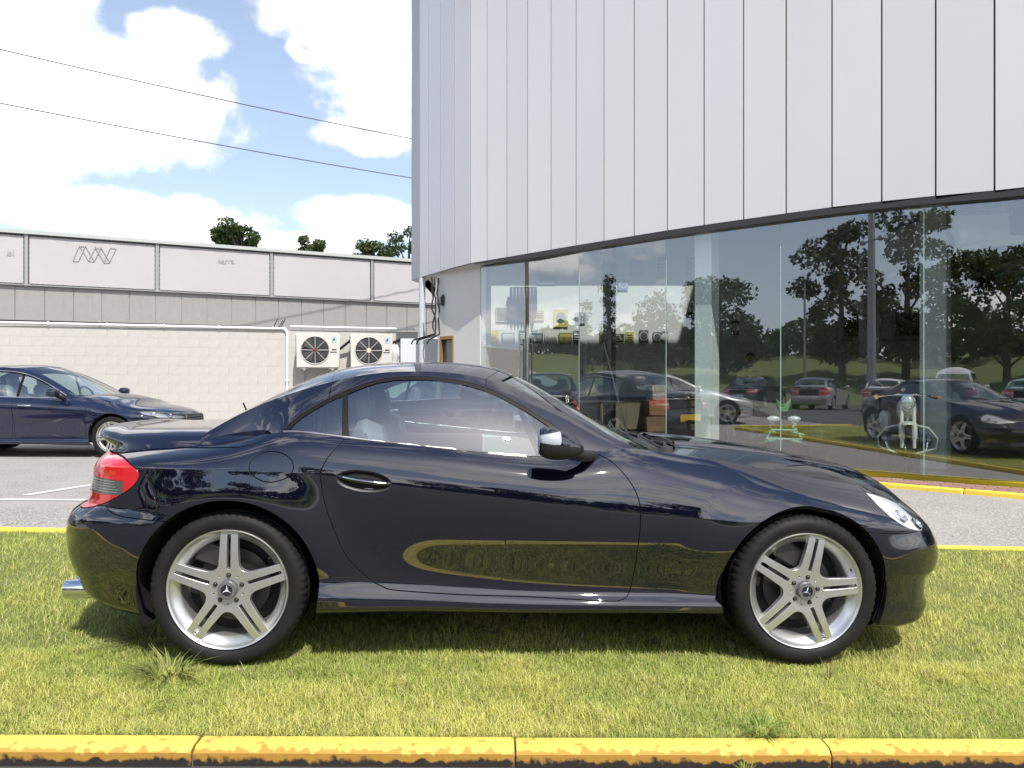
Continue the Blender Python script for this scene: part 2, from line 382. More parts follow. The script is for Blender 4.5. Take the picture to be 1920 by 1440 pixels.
def slk_y(x, z):
    zc, zb, yb, W = ZC(x), ZB(x), YB(x), WW(x); zst, zs = ZST(x), ZS(x)
    u = np.clip((z-zc)/(zb-zc), 0, 1.2)
    pw = 2.9-.9*sstep(.45, 1.1, x)-.7*sstep(-.9, -1.4, x)
    ku = (.11*(1-sstep(.9, 1.2, x)))*(zb-zc)
    up = ku*u+(W-yb-ku)*u**pw
    w = np.clip((zc-z)/(zc-zst), 0, 1)
    d1 = .058-.030*sstep(-.35, -.85, x)-.03*sstep(1.35, 1.6, x)
    w2 = w**1.15; lo = d1*(w2*w2*(3-2*w2))
    # sill: steps out as an upward-facing ledge, turns under at the bottom
    q = np.clip((zst-z)/(zst-zs), 0, 1)
    s1 = .034*(1-sstep(1.05, 1.3, np.abs(x)))
    led = s1*sstep(.0, .55, q)-.05*np.clip((q-.72)/.28, 0, 1)**2.2
    y = W-np.where(z > zc, up, lo)+led
    # hips and wheel arch flares
    for xc, f, r0, r1 in ((-1.215, .032, .35, .60), (1.215, .030, .345, .60)):
        r = np.hypot(x-xc, (z-.30)); k = sstep(r1, r0, r)
        y = y+f*k*sstep(.2, .5, z)*(1-.55*sstep(.72, .9, z))
    # bumper shoulders
    y = y+.020*sstep(-1.42, -1.62, x)*sstep(.64, .575, z)*sstep(.16, .42, z)
    y = y+.016*sstep(1.48, 1.68, x)*sstep(.56, .47, z)
    y = y-.05*sstep(-1.45, -1.7, x)*sstep(.50, .20, z)-.015*sstep(1.5, 1.75, x)*sstep(.36, .14, z)
    return y
def slk_side(NC=520):
    # row parameter: 0 sill bottom .. 1 sill top .. 2 crease .. 3 belt / bonnet line
    v = np.concatenate([np.linspace(0, 1, 34)[:-1], np.linspace(1, 2, 66)[:-1], np.linspace(2, 3, 58)])
    zf = lambda x: (ZS(x), ZST(x), ZC(x), ZB(x))
    n1 = 90; th = np.linspace(0, math.pi/2, n1)
    rows = []
    for vv in v:
        k = min(int(vv), 2); t = vv-k
        def zz(x):
            f = zf(x); return f[k]+(f[k+1]-f[k])*t
        zr = float(zz(np.array(-1.95))); xer = float(XER(zr)); zfr = float(zz(np.array(1.93))); xef = float(XEF(zfr))
        a = X0R-xer; xr = X0R-a*np.cos(th[:-1])**(2/NR_); fr = np.sin(th[:-1])**(2/NR_)
        b = xef-X0F; xf = X0F+b*np.sin(th[1:])**(2/NF_); ff = np.cos(th[1:])**(2/NF_)
        xm = np.linspace(X0R, X0F, NC-2*n1+2); x = np.concatenate([xr, xm, xf]); fac = np.concatenate([fr, np.ones(len(xm)), ff])
        z = zz(x); y = slk_y(x, z)*fac
        rows.append(np.stack([x, -y, z], 1))
    return np.array(rows)
def slk_top(loop, NS=60):
    """bonnet and boot deck between the cut line and the centre line"""
    x, y, z = loop[:, 0], loop[:, 1], loop[:, 2]
    s = np.linspace(0, 1, NS)[:, None]
    zc = nspl([-2.1, -2.02, -1.9, -1.7, -1.48, -1.2, .6, .8, 1.05, 1.39, 1.63, 1.86, 1.95, 2.05], [.90, .925, .938, .945, .952, .96, .905, .900, .886, .842, .795, .722, .680, .63])
    xC = np.clip(x, -2.0, 1.89)
    e = (2.2+9.0*sstep(-.9, -1.1, x)-4.0*sstep(-1.6, -1.9, x))[None]
    g = 1-(1-s)**e
    kx = sstep(-1.62, -1.9, x)[None]
    X = x[None]+(xC-x)[None]*g-.085*kx*sstep(0, .09, s)*(1-sstep(.10, .5, s)); Y = y[None]*(1-s); Z = z[None]+(zc(xC)-z)[None]*g
    # power-dome ridges on the bonnet
    yy = np.abs(Y); Z = Z+.012*np.exp(-((yy-.33*(1-.25*sstep(.6, 1.9, X)))/.055)**2)*sstep(.55, .75, X)*sstep(1.95, 1.6, X)
    # ducktail on the boot lid
    Z = Z+.020*sstep(-1.80, -1.98, X)*sstep(.66, .5, yy)*sstep(.02, .14, s)
    return np.stack([X, Y, Z], 2)
# cabin: edge arc (roof rail) and centre profile
EA = np.array([(-1.40, .66, .930), (-1.29, .635, 1.000), (-1.12, .60, 1.085), (-.93, .575, 1.152), (-.72, .558, 1.205), (-.51, .552, 1.224), (-.32, .552, 1.219), (-.17, .556, 1.196), (-.02, .575, 1.146), (.14, .613, 1.068), (.32, .665, .978), (.50, .715, .900)])
def arc(NT=240):
    d = np.concatenate([[0], np.cumsum(np.linalg.norm(np.diff(EA, axis=0), axis=1))]); t = np.linspace(0, d[-1], NT)
    return np.stack([nspl(d, EA[:, k])(t) for k in range(3)], 1)
CP = nspl([-1.50, -1.27, -1.11, -.88, -.68, -.45, -.22, -.11, .03, .30, .64, .72], [.935, 1.068, 1.160, 1.244, 1.273, 1.283, 1.274, 1.257, 1.207, 1.062, .893, .855])
XCM = pspl([-1.40, -1.0, -.7, -.4, -.15, .1, .50], [-1.50, -1.06, -.72, -.38, -.06, .26, .70])
def slk_cabin_top(NT=240, NS=64):
    A = arc(NT); s = np.linspace(0, 1, NS)[:, None]; xC = XCM(A[:, 0]); zC = CP(xC); g = 1-(1-s)**2.1
    X = A[None, :, 0]+(xC-A[:, 0])[None]*g; Y = -A[None, :, 1]*(1-s); Z = A[None, :, 2]+(zC-A[:, 2])[None]*g
    P = np.stack([X, Y, Z], 2); Q = np.stack([np.repeat(A[None, :, 0], NS, 0), A[None, :, 1]*np.ones_like(X)+Y], 2)
    return P, Q
def slk_cabin_side(NT=260, NS=90):
    A = arc(400); zE = nspl(A[::8, 0], A[::8, 2]); yE = nspl(A[::8, 0], A[::8, 1])
    x = np.linspace(-1.395, .495, NT)[None]; q = np.linspace(-.12, 1, NS)[:, None]
    kr = sstep(-1.02, -1.20, x); zb = (ZB(x)-.012)*(1-kr)+.900*kr; h = np.maximum(zE(x)-zb, .004); z = zb+h*q
    yb = (YB(x)-.012)*(1-kr)+(yE(x)+.045)*kr
    y = yb+(yE(x)-yb)*q+.055*h/.3*q*(1-q)
    return np.stack([x*np.ones_like(q), -y, z], 2)
# ------------------------------------------------------------------ shared car materials
M_blk = mat('black_plastic', (.012, .012, .013), .45)
M_rub = mat('tyre_rubber', (.009, .009, .010), .6, spec=.18, bump=(90, .15, .002), var=(14, (.018, .0175, .017), .25))
M_dark = mat('underbody_black', (.006, .006, .006), .8)
M_chr = mat('chrome', (.82, .82, .83), .08, 1.0)
M_alu = mat('wheel_silver', (.70, .70, .68), .30, .85, coat=.6, var=(60, (.66, .66, .65), .3))
M_disc = mat('brake_steel', (.09, .088, .085), .45, .9)
M_paint = mat('black_blue_paint', (.0020, .0020, .0085), .5, .0, coat=1.0, spec=.0, coat_rough=.018)
M_paint.node_tree.nodes['Principled BSDF'].inputs['Coat IOR'].default_value = 1.95
M_red = mat('tail_lamp_red', (.55, .008, .012), .12, coat=1.0, spec=.7)
M_smoke = mat('tail_lamp_smoke', (.10, .11, .11), .15, .3, coat=1.0)
M_lens = glass('lamp_lens', (.95, .96, .96), 1.45)
M_lampin = mat('lamp_reflector', (.80, .81, .82), .25, .15, spec=.8)
M_carglass = glass('car_side_glass', (.74, .85, .83), 1.5, 2.6)
M_screen = glass('windscreen_glass', (.72, .84, .80), 1.5, 1.1)
M_seal = mat('rubber_seal', (.010, .010, .010), .35, spec=.12)
M_int = mat('cabin_trim_grey', (.16, .16, .165), .6, bump=(200, .1, .002))
M_seat = mat('seat_leather', (.20, .20, .21), .45, bump=(120, .15, .002))
M_plate_o = mat('amber_lens', (.8, .35, .05), .15, coat=1)
def star_tri(mb, o, r, ax='y', t=.004):
    """three-pointed star in the x-z plane facing -y"""
    for k in range(3):
        a = R(90+120*k); tip = (r*math.cos(a), r*math.sin(a)); l = (r*.20*math.cos(a+R(60)), r*.20*math.sin(a+R(60))); q = (r*.20*math.cos(a-R(60)), r*.20*math.sin(a-R(60)))
        mb.add([(o[0], o[1]-t, o[2]), (o[0]+tip[0], o[1], o[2]+tip[1]), (o[0]+l[0], o[1], o[2]+l[1]), (o[0]+q[0], o[1], o[2]+q[1])], [(0, 1, 2), (0, 3, 1)])
def make_wheel(parent, loc, turn, rt=.318, rr=.246, wd=.235, style='double', near=True, tyre_pat=True):
    """wheel with its outer face towards -y at loc (centre of the outer face)"""
    mb = MB()
    mb.lathe([(rr, -.012), (rr, .004), (rr-.003, .007), (rr-.007, .005), (rr-.010, -.004), (rr-.022, -.020), (rr-.042, -.034), (rr-.047, -.05), (rr-.05, -.19), (rr-.03, -.205), (rr, -.21)], n=96)
    wl = mb.build('wheel', M_alu, parent, 50); wl.location = loc; wl.rotation_euler = (0, turn, 0 if near else math.pi)
    # tyre
    mb = MB(); w2 = wd
    prof = [(rr-.004, -.008), (rr+.006, .006), (rr+.018, .012), (rr+.034, .014), (rr+.050, .010), (rt-.010, .000), (rt-.004, -.010), (rt-.0015, -.022), (rt, -.045), (rt-.006, -.047), (rt-.006, -.053), (rt, -.055), (rt+.001, -w2/2), (rt, -w2+.055), (rt-.003, -w2+.02), (rt-.03, -w2-.002), (rr, -w2+.01)]
    def wob(j, k):
        return -.0045 if (j in (5, 6, 7, 8) and k % 3 == 0 and tyre_pat) else 0
    mb.lathe(prof, n=192 if tyre_pat else 64, wob=wob); mb.build('tyre', M_rub, wl, 35)
    # spokes cut out of a dished disc
    th = np.linspace(0, 2*math.pi, 241)
    r = np.linspace(.012, rr-.008, 70)
    TH, RR = np.meshgrid(th, r); hub = .355*rr
    dep = np.interp(RR, [0, .06, .10, .16, rr-.03, rr-.008], [-.010, -.008, -.004, -.002, -.004, -.006])
    Pn = np.stack([RR*np.cos(TH), -dep*1.0, RR*np.sin(TH)], 2); Q = np.stack([RR*np.cos(TH), RR*np.sin(TH)], 2)
    sf = Surf.grid(Pn, Q)
    if sf.N[len(sf.N)//2, 1] > 0: sf = Surf.grid(Pn, Q, flip=True)
    x, z = sf.Q[:, 0], sf.Q[:, 1]; rad = np.hypot(x, z); d = np.full(len(x), 9.); slot = np.full(len(x), 9.)
    na = 5
    def smin(a, b, k):
        h = np.clip(.5+.5*(b-a)/k, 0, 1); return b+(a-b)*h-k*h*(1-h)
    d = rad-hub*.92
    for k in range(na):
        a = math.pi/2+2*math.pi*k/na; u = x*math.cos(a)+z*math.sin(a); v = -x*math.sin(a)+z*math.cos(a)
        hw = np.interp(u, [0, .08, .16, .24], [.046, .041, .036, .033]) if style == 'double' else np.interp(u, [0, .1, .24], [.03, .026, .034])
        d = smin(d, np.where(u > 0, np.abs(v)-hw, 9.), .034)
        if style == 'double':
            q = np.maximum(np.abs(v)-.0085, np.maximum(.080-u, u-(rr-.020))); slot = np.minimum(slot, q)
        # bolt bores
        b2 = np.hypot(u-.056, v)-.0105; slot = np.minimum(slot, b2)
        a2 = a+math.pi/na; slot = np.minimum(slot, np.hypot(x*math.cos(a2)+z*math.sin(a2)-.062, -x*math.sin(a2)+z*math.cos(a2))-.0042)
    sp = sf.clip(np.maximum(d, -slot)).flange(.026, .0025); from_surf('spokes', sp, M_alu, wl)
    # hub cap with star
    mb = MB(); mb.lathe([(0, .014), (.024, .014), (.0245, .0155), (.035, .0155), (.037, .013), (.037, 0)], n=48); cap = mb.build('hub_cap', mat('hub_cap_dark', (.04, .04, .045), .35, .2, var=(380, (.22, .22, .22), .08)), wl, 40)
    mb = MB(); star_tri(mb, (0, -.0145, 0), .0235); mb.lathe([(.0234, .0150), (.0238, .0165), (.0246, .0165), (.0250, .0150)], n=40); mb.build('emblem', M_chr, wl, 30)
    mb = MB(); mb.lathe([(0, .0142), (.0232, .0142)], n=40); mb.build('cap_face', M_blk, wl, 40)
    for k in range(5):
        a = math.pi/2+2*math.pi*k/5; mb = MB(); mb.lathe([(0, 0), (.006, 0), (.0075, -.002), (.008, -.012), (.0085, -.03)], (.056*math.cos(a), .0, .056*math.sin(a)), n=12); mb.build('wheel_bolt', M_disc, wl, 40)
    mb = MB(); mb.lathe([(.05, -.075), (.07, -.075), (.072, -.09), (.150, -.09), (.150, -.115), (.06, -.115)], n=48); mb.build('brake_disc', M_disc, wl, 40)
    mb = MB(); mb.lathe([(.0, -.03), (.075, -.03), (.08, -.045)], n=32); mb.lathe([(.0, -.12), (rr-.05, -.12)], n=40); mb.build('hub', M_dark, wl, 40)
    mb = MB(); mb.box((.02+.11*math.cos(R(200)), .075, .13), (.13, .05, .09), (0, R(20), 0), .01); mb.build('brake_caliper', M_disc, wl, 40)
    mb = MB(); a = R(38); mb.cyl(((rr-.03)*math.cos(a), -.0, (rr-.03)*math.sin(a)), ((rr-.036)*math.cos(a), -.012, (rr-.036)*math.sin(a)), .004, n=8); mb.build('valve', M_blk, wl, 40)
    return wl
def pol(*p): return np.array(p, float)
# ------------------------------------------------------------------ the roadster
DOOR = closed([(-.752, .945), (-.81, .877), (-.835, .83), (-.847, .783), (-.827, .672), (-.781, .544), (-.729, .437), (-.651, .355), (-.595, .324), (-.531, .307), (-.289, .289), (.04, .278), (.334, .264), (.412, .267), (.449, .29), (.467, .366), (.477, .497), (.483, .624), (.475, .697), (.442, .767), (.376, .844), (.285, .90), (.20, .99), (-.2, 1.02), (-.6, 1.02), (-.70, .99)], 320)
FUEL = closed([(-.957, .821), (-.962, .798), (-.98, .778), (-1.009, .765), (-1.042, .759), (-1.076, .764), (-1.104, .777), (-1.126, .797), (-1.133, .82), (-1.13, .843), (-1.112, .863), (-1.088, .876), (-1.053, .881), (-1.016, .877), (-.987, .865), (-.965, .845)], 96)
HANDLE = closed([(-.555, .752), (-.567, .735), (-.594, .724), (-.633, .719), (-.678, .722), (-.721, .73), (-.757, .744), (-.779, .762), (-.785, .781), (-.774, .795), (-.746, .806), (-.708, .811), (-.664, .808), (-.62, .8), (-.584, .786), (-.562, .769)], 96)
TAIL = closed([(-1.93, .618), (-1.905, .70), (-1.90, .77), (-1.87, .838), (-1.801, .847), (-1.68, .838), (-1.60, .805), (-1.581, .775), (-1.605, .735), (-1.66, .695), (-1.753, .650), (-1.85, .622)], 160)
HEAD = pol((1.530, .755), (1.70, .74), (1.96, .66), (1.90, .585), (1.85, .560), (1.80, .557), (1.753, .560), (1.72, .566), (1.68, .576), (1.635, .596), (1.585, .630), (1.555, .67))
RBUMP = pol((-1.30, .586), (-1.399, .593), (-1.50, .600), (-1.571, .605), (-1.64, .608), (-1.691, .616), (-1.725, .627), (-1.748, .642), (-1.765, .66), (-1.86, .640), (-2.2, .62), (-2.2, 0), (-1.30, 0))
FBUMP = pol((1.30, .572), (1.443, .568), (1.54, .561), (1.638, .554), (1.69, .556), (1.74, .558), (1.80, .555), (1.87, .563), (1.93, .58), (2.2, .60), (2.2, 0), (1.30, 0))
SILLP = pol((-.90, .372), (-.852, .370), (-.646, .357), (-.5, .32), (0, .29), (.40, .27), (.457, .303), (.65, .290), (.90, .277), (.90, 0), (-.90, 0))
DECKP = pol((-2.2, .80), (-1.98, .835), (-1.87, .842), (-1.722, .852), (-1.632, .866), (-1.467, .880), (-1.33, .885), (-1.196, .893), (-1.15, .903), (-1.126, .914), (-1.105, .930), (-1.085, .95), (-1.08, 1.2), (-2.2, 1.2))
SIDEGLASS = pol((-.746, .90), (-.785, 1.12), (-.722, 1.148), (-.657, 1.172), (-.585, 1.185), (-.514, 1.189), (-.44, 1.189), (-.372, 1.184), (-.30, 1.175), (-.227, 1.16), (-.165, 1.141), (-.106, 1.116), (-.05, 1.087), (.013, 1.054), (.108, .992), (.150, .955), (.150, .80), (-.2, .80), (-.746, .80))
QUARTER = pol((-1.016, .955), (-.99, .99), (-.964, 1.016), (-.92, 1.048), (-.878, 1.074), (-.84, 1.095), (-.805, 1.110), (-.765, .80), (-1.016, .80))
WINFRAME = pol((-1.052, .948), (-1.015, .992), (-.978, 1.029), (-.93, 1.062), (-.884, 1.09), (-.84, 1.114), (-.796, 1.136), (-.727, 1.165), (-.658, 1.188), (-.587, 1.201), (-.516, 1.205), (-.44, 1.205), (-.372, 1.201), (-.30, 1.192), (-.227, 1.177), (-.165, 1.158), (-.105, 1.133), (-.045, 1.103), (.013, 1.07), (.121, 1.006), (.196, .955), (.26, .90), (.26, .5), (-1.052, .5))
def build_slk():
    root = thing('roadster', 'glossy black two-door roadster with folding hard top and silver five-spoke wheels parked on the lawn', 'car', (.002, 3.947, 0), (0, .0165, R(3.0)))
    side = Surf.grid(slk_side()); full = side
    HUBS = ((-1.216, .315, .372), (1.200, .315, .362))
    for xc, zc, r in HUBS: side = side.clip(r-np.hypot(side.Q[:, 0]-xc, side.Q[:, 1]-zc))
    g = .0024
    parts = []
    def take(s, name, m, d=.014, near_only=False):
        if len(s.T): parts.append((name, s.flange(d), m))
    tail = side.inside(TAIL, g); body = side.outside(TAIL, g)
    head = body.inside(HEAD, g); body = body.outside(HEAD, g)
    rb = body.inside(RBUMP, g); body = body.outside(RBUMP, g)
    fb_ = body.inside(FBUMP, g); body = body.outside(FBUMP, g)
    door = body.inside(DOOR, g); body = body.outside(DOOR, g)
    sill = body.inside(SILLP, g*.6); body = body.outside(SILLP, g*.6)
    deckside = body.inside(DECKP, g); body = body.outside(DECKP, g)
    body = body.clip(np.where(np.abs(body.Q[:, 0]+.1) < 2.3, -1., -1.))
    rear = body.clip(body.Q[:, 0]+.2); front = body.clip(-.2-body.Q[:, 0])
    cap = rear.inside(FUEL, g); rear = rear.outside(FUEL, g)
    bowl = door.inside(HANDLE, 0); door = door.outside(HANDLE, 0)
    for sgn in (0, 1):
        mr = (lambda s: s) if sgn == 0 else (lambda s: s.mirror())
        from_surf('rear_fender', mr(rear.flange(.03)), M_paint, root); from_surf('front_fender', mr(front.flange(.03)), M_paint, root)
        fo = from_surf('sill', mr(sill.flange(.02)), M_paint, root)
        dr = from_surf('door', mr(door.flange(.016)), M_paint, root)
        if sgn == 0: from_surf('fuel_cap', cap.flange(.012), M_paint, root)
        # grip recess and bar
        d = -sdf_poly(bowl.Q, HANDLE); b2 = Surf(bowl.V-bowl.N*(.034*sstep(0, .03, d))[:, None], bowl.N, bowl.Q, bowl.T)
        from_surf('grip_recess', mr(b2), M_blk, dr, custom=False)
        ys = 1 if sgn else -1
        pts = []; rs = []
        for t in np.linspace(0, 1, 12):
            x = -.775+.215*t; z = .783-.030*t-.004*math.sin(math.pi*t); y = float(slk_y(np.array(x), np.array(z))); pts.append((x, ys*(y-.012+.014*math.sin(math.pi*t)**.6), z)); rs.append(.0085+.0035*math.sin(math.pi*t))
        mb = MB(); mb.tube(pts, rs, 10); mb.build('handle', M_paint, dr, 60)
        pts2 = [(p[0], p[1]+ys*.0088, p[2]+.002) for p in pts[1:-1]]; mb = MB(); mb.tube(pts2, .0028, 6); mb.build('handle_trim', M_chr, dr, 60)
        mb = MB(); mb.tube([(-.70, ys*(pts[3][1]*ys-.018), .733), (-.61, ys*(pts[3][1]*ys-.018), .728)], .006, 8); mb.build('handle_underside', M_chr, dr, 60)
        # lamps
        q = tail.Q; band = np.maximum(np.maximum(.688-q[:, 1]+.02*(q[:, 0]+1.8), q[:, 1]-.752+.02*(q[:, 0]+1.8)), q[:, 0]+1.655)
        tl = from_surf('tail_lamp', mr(tail.clip(-band+.0015).flange(.02)), M_red, root); from_surf('smoked_band', mr(tail.clip(band).offset(-.001)), M_smoke, tl)
        ribs = MB()
        for zz_ in (.700, .711, .722, .733, .744):
            m_ = (np.abs(tail.Q[:, 1]-zz_) < .004) & (tail.Q[:, 0] < -1.68); o = np.argsort(tail.V[m_][:, 0]); pp = tail.V[m_][o][::3]+tail.N[m_][o][::3]*-.0006
            if len(pp) > 3: ribs.tube([(p[0], p[1] if sgn == 0 else -p[1], zz_) for p in pp], .0012, 4)
        ribs.build('lens_ribs', mat('lens_rib', (.35, .36, .36), .2, coat=1), tl)
        hl = from_surf('headlight', mr(head), M_lens, root)
        inn = head.offset(-.028); from_surf('reflector', mr(inn), M_lampin, hl)
        mb = MB()
        for (hx, hz, hr) in ((1.69, .632, .030), (1.79, .592, .026)):
            i_ = int(np.argmin((head.Q[:, 0]-hx)**2+(head.Q[:, 1]-hz)**2)); pn = head.N[i_]*[1, -ys, 1]; pv = head.V[i_]*[1, -ys, 1]-pn*.026
            mb = MB(); mb.lathe([(hr*1.12, 0), (hr*1.12, .010), (hr, .012), (hr*.7, .002), (0, .004)], tuple(pv), tuple(pn), 28); mb.build('projector', M_chr, hl, 40)
        # door mirror
        mc = Vector((.125, ys*.925, .936)); mb = MB(); mb.ell((0, 0, 0), (.105, .088, .072), 36, 20, ex=.86)
        vs = np.array(mb.v); t_ = np.clip((vs[:, 0]+.105)/.21, 0, 1); vs[:, 2] *= 1-.50*t_**2.0; vs[:, 2] += -.030*t_**1.5+.004; vs[:, 1] *= (1-.30*t_); vs[:, 0] = np.where(vs[:, 0] < -.075, -.075-(vs[:, 0]+.075)*-.25, vs[:, 0])
        vs[:, 1] *= -1 if sgn else 1
        # skew the housing along the door
        sm_ = Surf(vs, np.zeros_like(vs), vs[:, [0, 2]], np.array([t for f in mb.f for t in ((f[0], f[1], f[2]), (f[0], f[2], f[3]))]))
        nn = np.zeros_like(vs); fn = np.cross(vs[sm_.T[:, 1]]-vs[sm_.T[:, 0]], vs[sm_.T[:, 2]]-vs[sm_.T[:, 0]])
        for kk in range(3): np.add.at(nn, sm_.T[:, kk], fn)
        nn[:21*36] = nn[:21*36]; ln = np.linalg.norm(nn, axis=1, keepdims=True); nn = np.where(ln > 1e-12, nn/np.maximum(ln, 1e-12), vs/np.maximum(np.linalg.norm(vs, axis=1, keepdims=True), 1e-9))
        if (nn*vs).sum() < 0: nn = -nn; sm_.T = sm_.T[:, ::-1]
        sm_.N = nn; sm_.V = vs+np.array(mc)
        zc_ = -.006-.12*(sm_.Q[:, 0]+.0)
        up_ = sm_.clip(zc_-sm_.Q[:, 1]+.0012); lo_ = sm_.clip(sm_.Q[:, 1]-zc_+.0012)
        lampq = np.maximum(np.maximum(sm_.Q[:, 1]-.040-.2*(sm_.Q[:, 0]+.06), zc_-sm_.Q[:, 1]), sm_.Q[:, 0]-.005)
        lamp = sm_.clip(lampq+.001); 
        lq = np.maximum(np.maximum(up_.Q[:, 1]-.040-.2*(up_.Q[:, 0]+.06), -9), up_.Q[:, 0]-.005)
        mo = from_surf('door_mirror', up_.clip(-lq+.001).flange(.006), M_paint, root); from_surf('mirror_base', lo_.flange(.006), M_blk, mo)
        from_surf('turn_signal', lamp.offset(-.001), mat('signal_lens', (.34, .35, .38), .25, .0, coat=.6), mo)
        mb = MB(); mb.ell((mc.x-.082, mc.y-.0*ys, mc.z+.004), (.006, .066, .052), 24, 12); mb.build('mirror_glass', M_chr, mo, 60)
        mb = MB(); mb.tube([(.17, ys*.90, .893), (.24, ys*.84, .876), (.30, ys*.76, .870)], [.028, .026, .022], 12); mb.build('mirror_arm', M_blk, mo, 60)
    fullw = lambda P: np.concatenate([P, (P*[1, -1, 1])[::-1][1:]])
    Pm = slk_side()
    for nme, sr in (('rear_bumper', rb), ('front_bumper', fb_)):
        s2 = sr.flange(.02); from_surf(nme, s2+s2.mirror(), M_paint, root)
    # bonnet, deck
    tp = slk_top(Pm[-1]); T2 = Surf.grid(fullw(tp), fullw(tp)[:, :, :2]*[1, 1]); 
    xh = .66+.14*(1-np.clip(np.abs(T2.Q[:, 1])/.7, 0, 1)**2)
    hood = T2.clip(xh-T2.Q[:, 0])
    hood = hood.clip(-np.maximum(hood.Q[:, 0]-1.93, -9)*0-1.0) if False else hood
    VENT = closed([(.70, -.53), (.86, -.50), (.87, -.455), (.71, -.47)], 40); VENT2 = VENT*[1, -1]
    vents = (hood.inside(VENT, .002), hood.inside(VENT2, .002))
    hood = hood.outside(VENT, 0).outside(VENT2, 0)
    ho = from_surf('bonnet', hood.flange(.02), M_paint, root)
    for vent in vents: from_surf('bonnet_vent', vent.offset(-.004), mat('vent_mesh', (.05, .05, .055), .4, .6, bump=(900, .8, .004)), ho)
    cowl = T2.clip(np.maximum(T2.Q[:, 0]-xh+.004, .30-T2.Q[:, 0])); from_surf('cowl', cowl.offset(-.028), M_blk, root)
    deck = T2.clip(T2.Q[:, 0]+1.12); dk = deck.flange(.02)+deckside.flange(.02)+deckside.flange(.02).mirror()
    from_surf('boot_lid', dk, M_paint, root)
    # grille and nose badge sit on the nose
    mb = MB(); mb.box((1.955, 0, .47), (.05, .40, .12), ch=.02); mb.build('grille', M_blk, root)
    # cabin
    cp, cq = slk_cabin_top(); CT = Surf.grid(fullw(cp), np.concatenate([cq, cq[::-1][1:]]))
    CS = Surf.grid(slk_cabin_side())
    xe, ds = CT.Q[:, 0], CT.Q[:, 1]
    cs_out = CS.outside(WINFRAME, .0)
    def rng2(s, a, b): return np.maximum(a-s.Q[:, 0], s.Q[:, 0]-b)
    # roof centre panel with its side rails
    for nme, a, b in (('roof_panel', -.862, -.172), ('rear_roof', -1.5, -.866), ('windscreen_frame', -.168, .60)):
        top_ = CT.clip(rng2(CT, a, b))
        if nme == 'windscreen_frame': top_ = top_.clip(np.minimum(top_.Q[:, 1]-.036, .04-(top_.Q[:, 0]+.168)+0*.0).clip(-9, 9)*1.0 if False else np.minimum(top_.Q[:, 1]-.036, top_.Q[:, 0]+.118))
        if nme == 'rear_roof':
            bl = np.maximum(np.maximum(.15-top_.Q[:, 1], top_.Q[:, 0]+.96), -1.33-top_.Q[:, 0]); back = top_.clip(bl+.002); top_ = top_.clip(-bl+.002)
        rl = cs_out.clip(rng2(cs_out, a, b)); rl = rl.flange(.016); o = from_surf(nme, top_.flange(.016)+rl+rl.mirror(), M_paint, root)
        if nme == 'rear_roof': from_surf('rear_window', back.offset(-.003), M_screen, root)
    ws = CT.clip(np.maximum(.042-CT.Q[:, 1], -.106-CT.Q[:, 0])); from_surf('windscreen', ws.offset(-.004), M_screen, root)
    sl = CT.clip(np.maximum(rng2(CT, -.125, .6), np.maximum(CT.Q[:, 1]-.062, .03-CT.Q[:, 1]))); [from_surf('windscreen_seal', q_.offset(-.006), M_seal, root) for q_ in (sl.clip(sl.V[:, 1]), sl.clip(-sl.V[:, 1]))]
    for sgn in (0, 1):
        mr = (lambda s: s) if sgn == 0 else (lambda s: s.mirror())
        ins = CS.inside(WINFRAME, .0); from_surf('window_seal', mr(ins.outside(SIDEGLASS, 0).outside(QUARTER, 0).clip(ins.outside(SIDEGLASS, 0).outside(QUARTER, 0).Q[:, 0]-.30).offset(-.004)), M_seal, root)
        from_surf('side_window', mr(CS.inside(SIDEGLASS, -.004).offset(-.008)), M_carglass, root); from_surf('quarter_window', mr(CS.inside(QUARTER, -.004).offset(-.007)), M_carglass, root)
        ys = 1 if sgn else -1; mb = MB(); xs_ = np.linspace(-1.03, .13, 40); mb.tube([(x, ys*(float(YB(x))-.004), float(ZB(x))+.002) for x in xs_], .0055, 6); mb.build('belt_trim', mat('satin_trim', (.45, .44, .42), .25, .9), root, 60)
        sh = full
        sh = sh.outside(HEAD, 0)
        for xc, zc, r in HUBS: sh = sh.clip(r-.004-np.hypot(sh.Q[:, 0]-xc, sh.Q[:, 1]-zc))
        from_surf('inner_shell', mr(sh.offset(-.016)), M_dark, root)
        for xc, zc, r in HUBS:
            mb = MB(); n_ = 40; v = []; f = []
            for k in range(n_+1):
                a = R(-25)+R(230)*k/n_
                for yy in (-.845, -.50): v.append((xc+(r+.002)*math.cos(a), yy if sgn == 0 else -yy, zc+(r+.002)*math.sin(a)))
            for k in range(n_): f.append((2*k, 2*k+1, 2*k+3, 2*k+2))
            v += [(xc+(r+.002)*math.cos(R(-25)+R(230)*k/n_), -.50 if sgn == 0 else .50, zc+(r+.002)*math.sin(R(-25)+R(230)*k/n_)) for k in range(n_+1)]; f.append(tuple(range(2*n_+2, 3*n_+3)))
            mb.add(v, f); mb.build('wheel_arch_liner', M_dark, root, 60, fix=False)
    mb = MB(); mb.box((0, 0, .235), (1.75, 1.50, .10)); mb.box((0, 0, .27), (3.5, 1.0, .12)); mb.box((-1.66, 0, .36), (.34, 1.1, .14)); mb.box((1.64, 0, .24), (.28, .9, .10)); mb.build('underbody', M_dark, root)
    # cabin interior
    mb = MB(); mb.box((-.25, 0, .40), (1.5, 1.3, .05)); mb.box((-.98, 0, .74), (.10, 1.40, .40), (0, R(8), 0), .03); mb.box((-.3, 0, .52), (1.2, .22, .2), ch=.03); mb.build('cabin_floor', M_int, root)
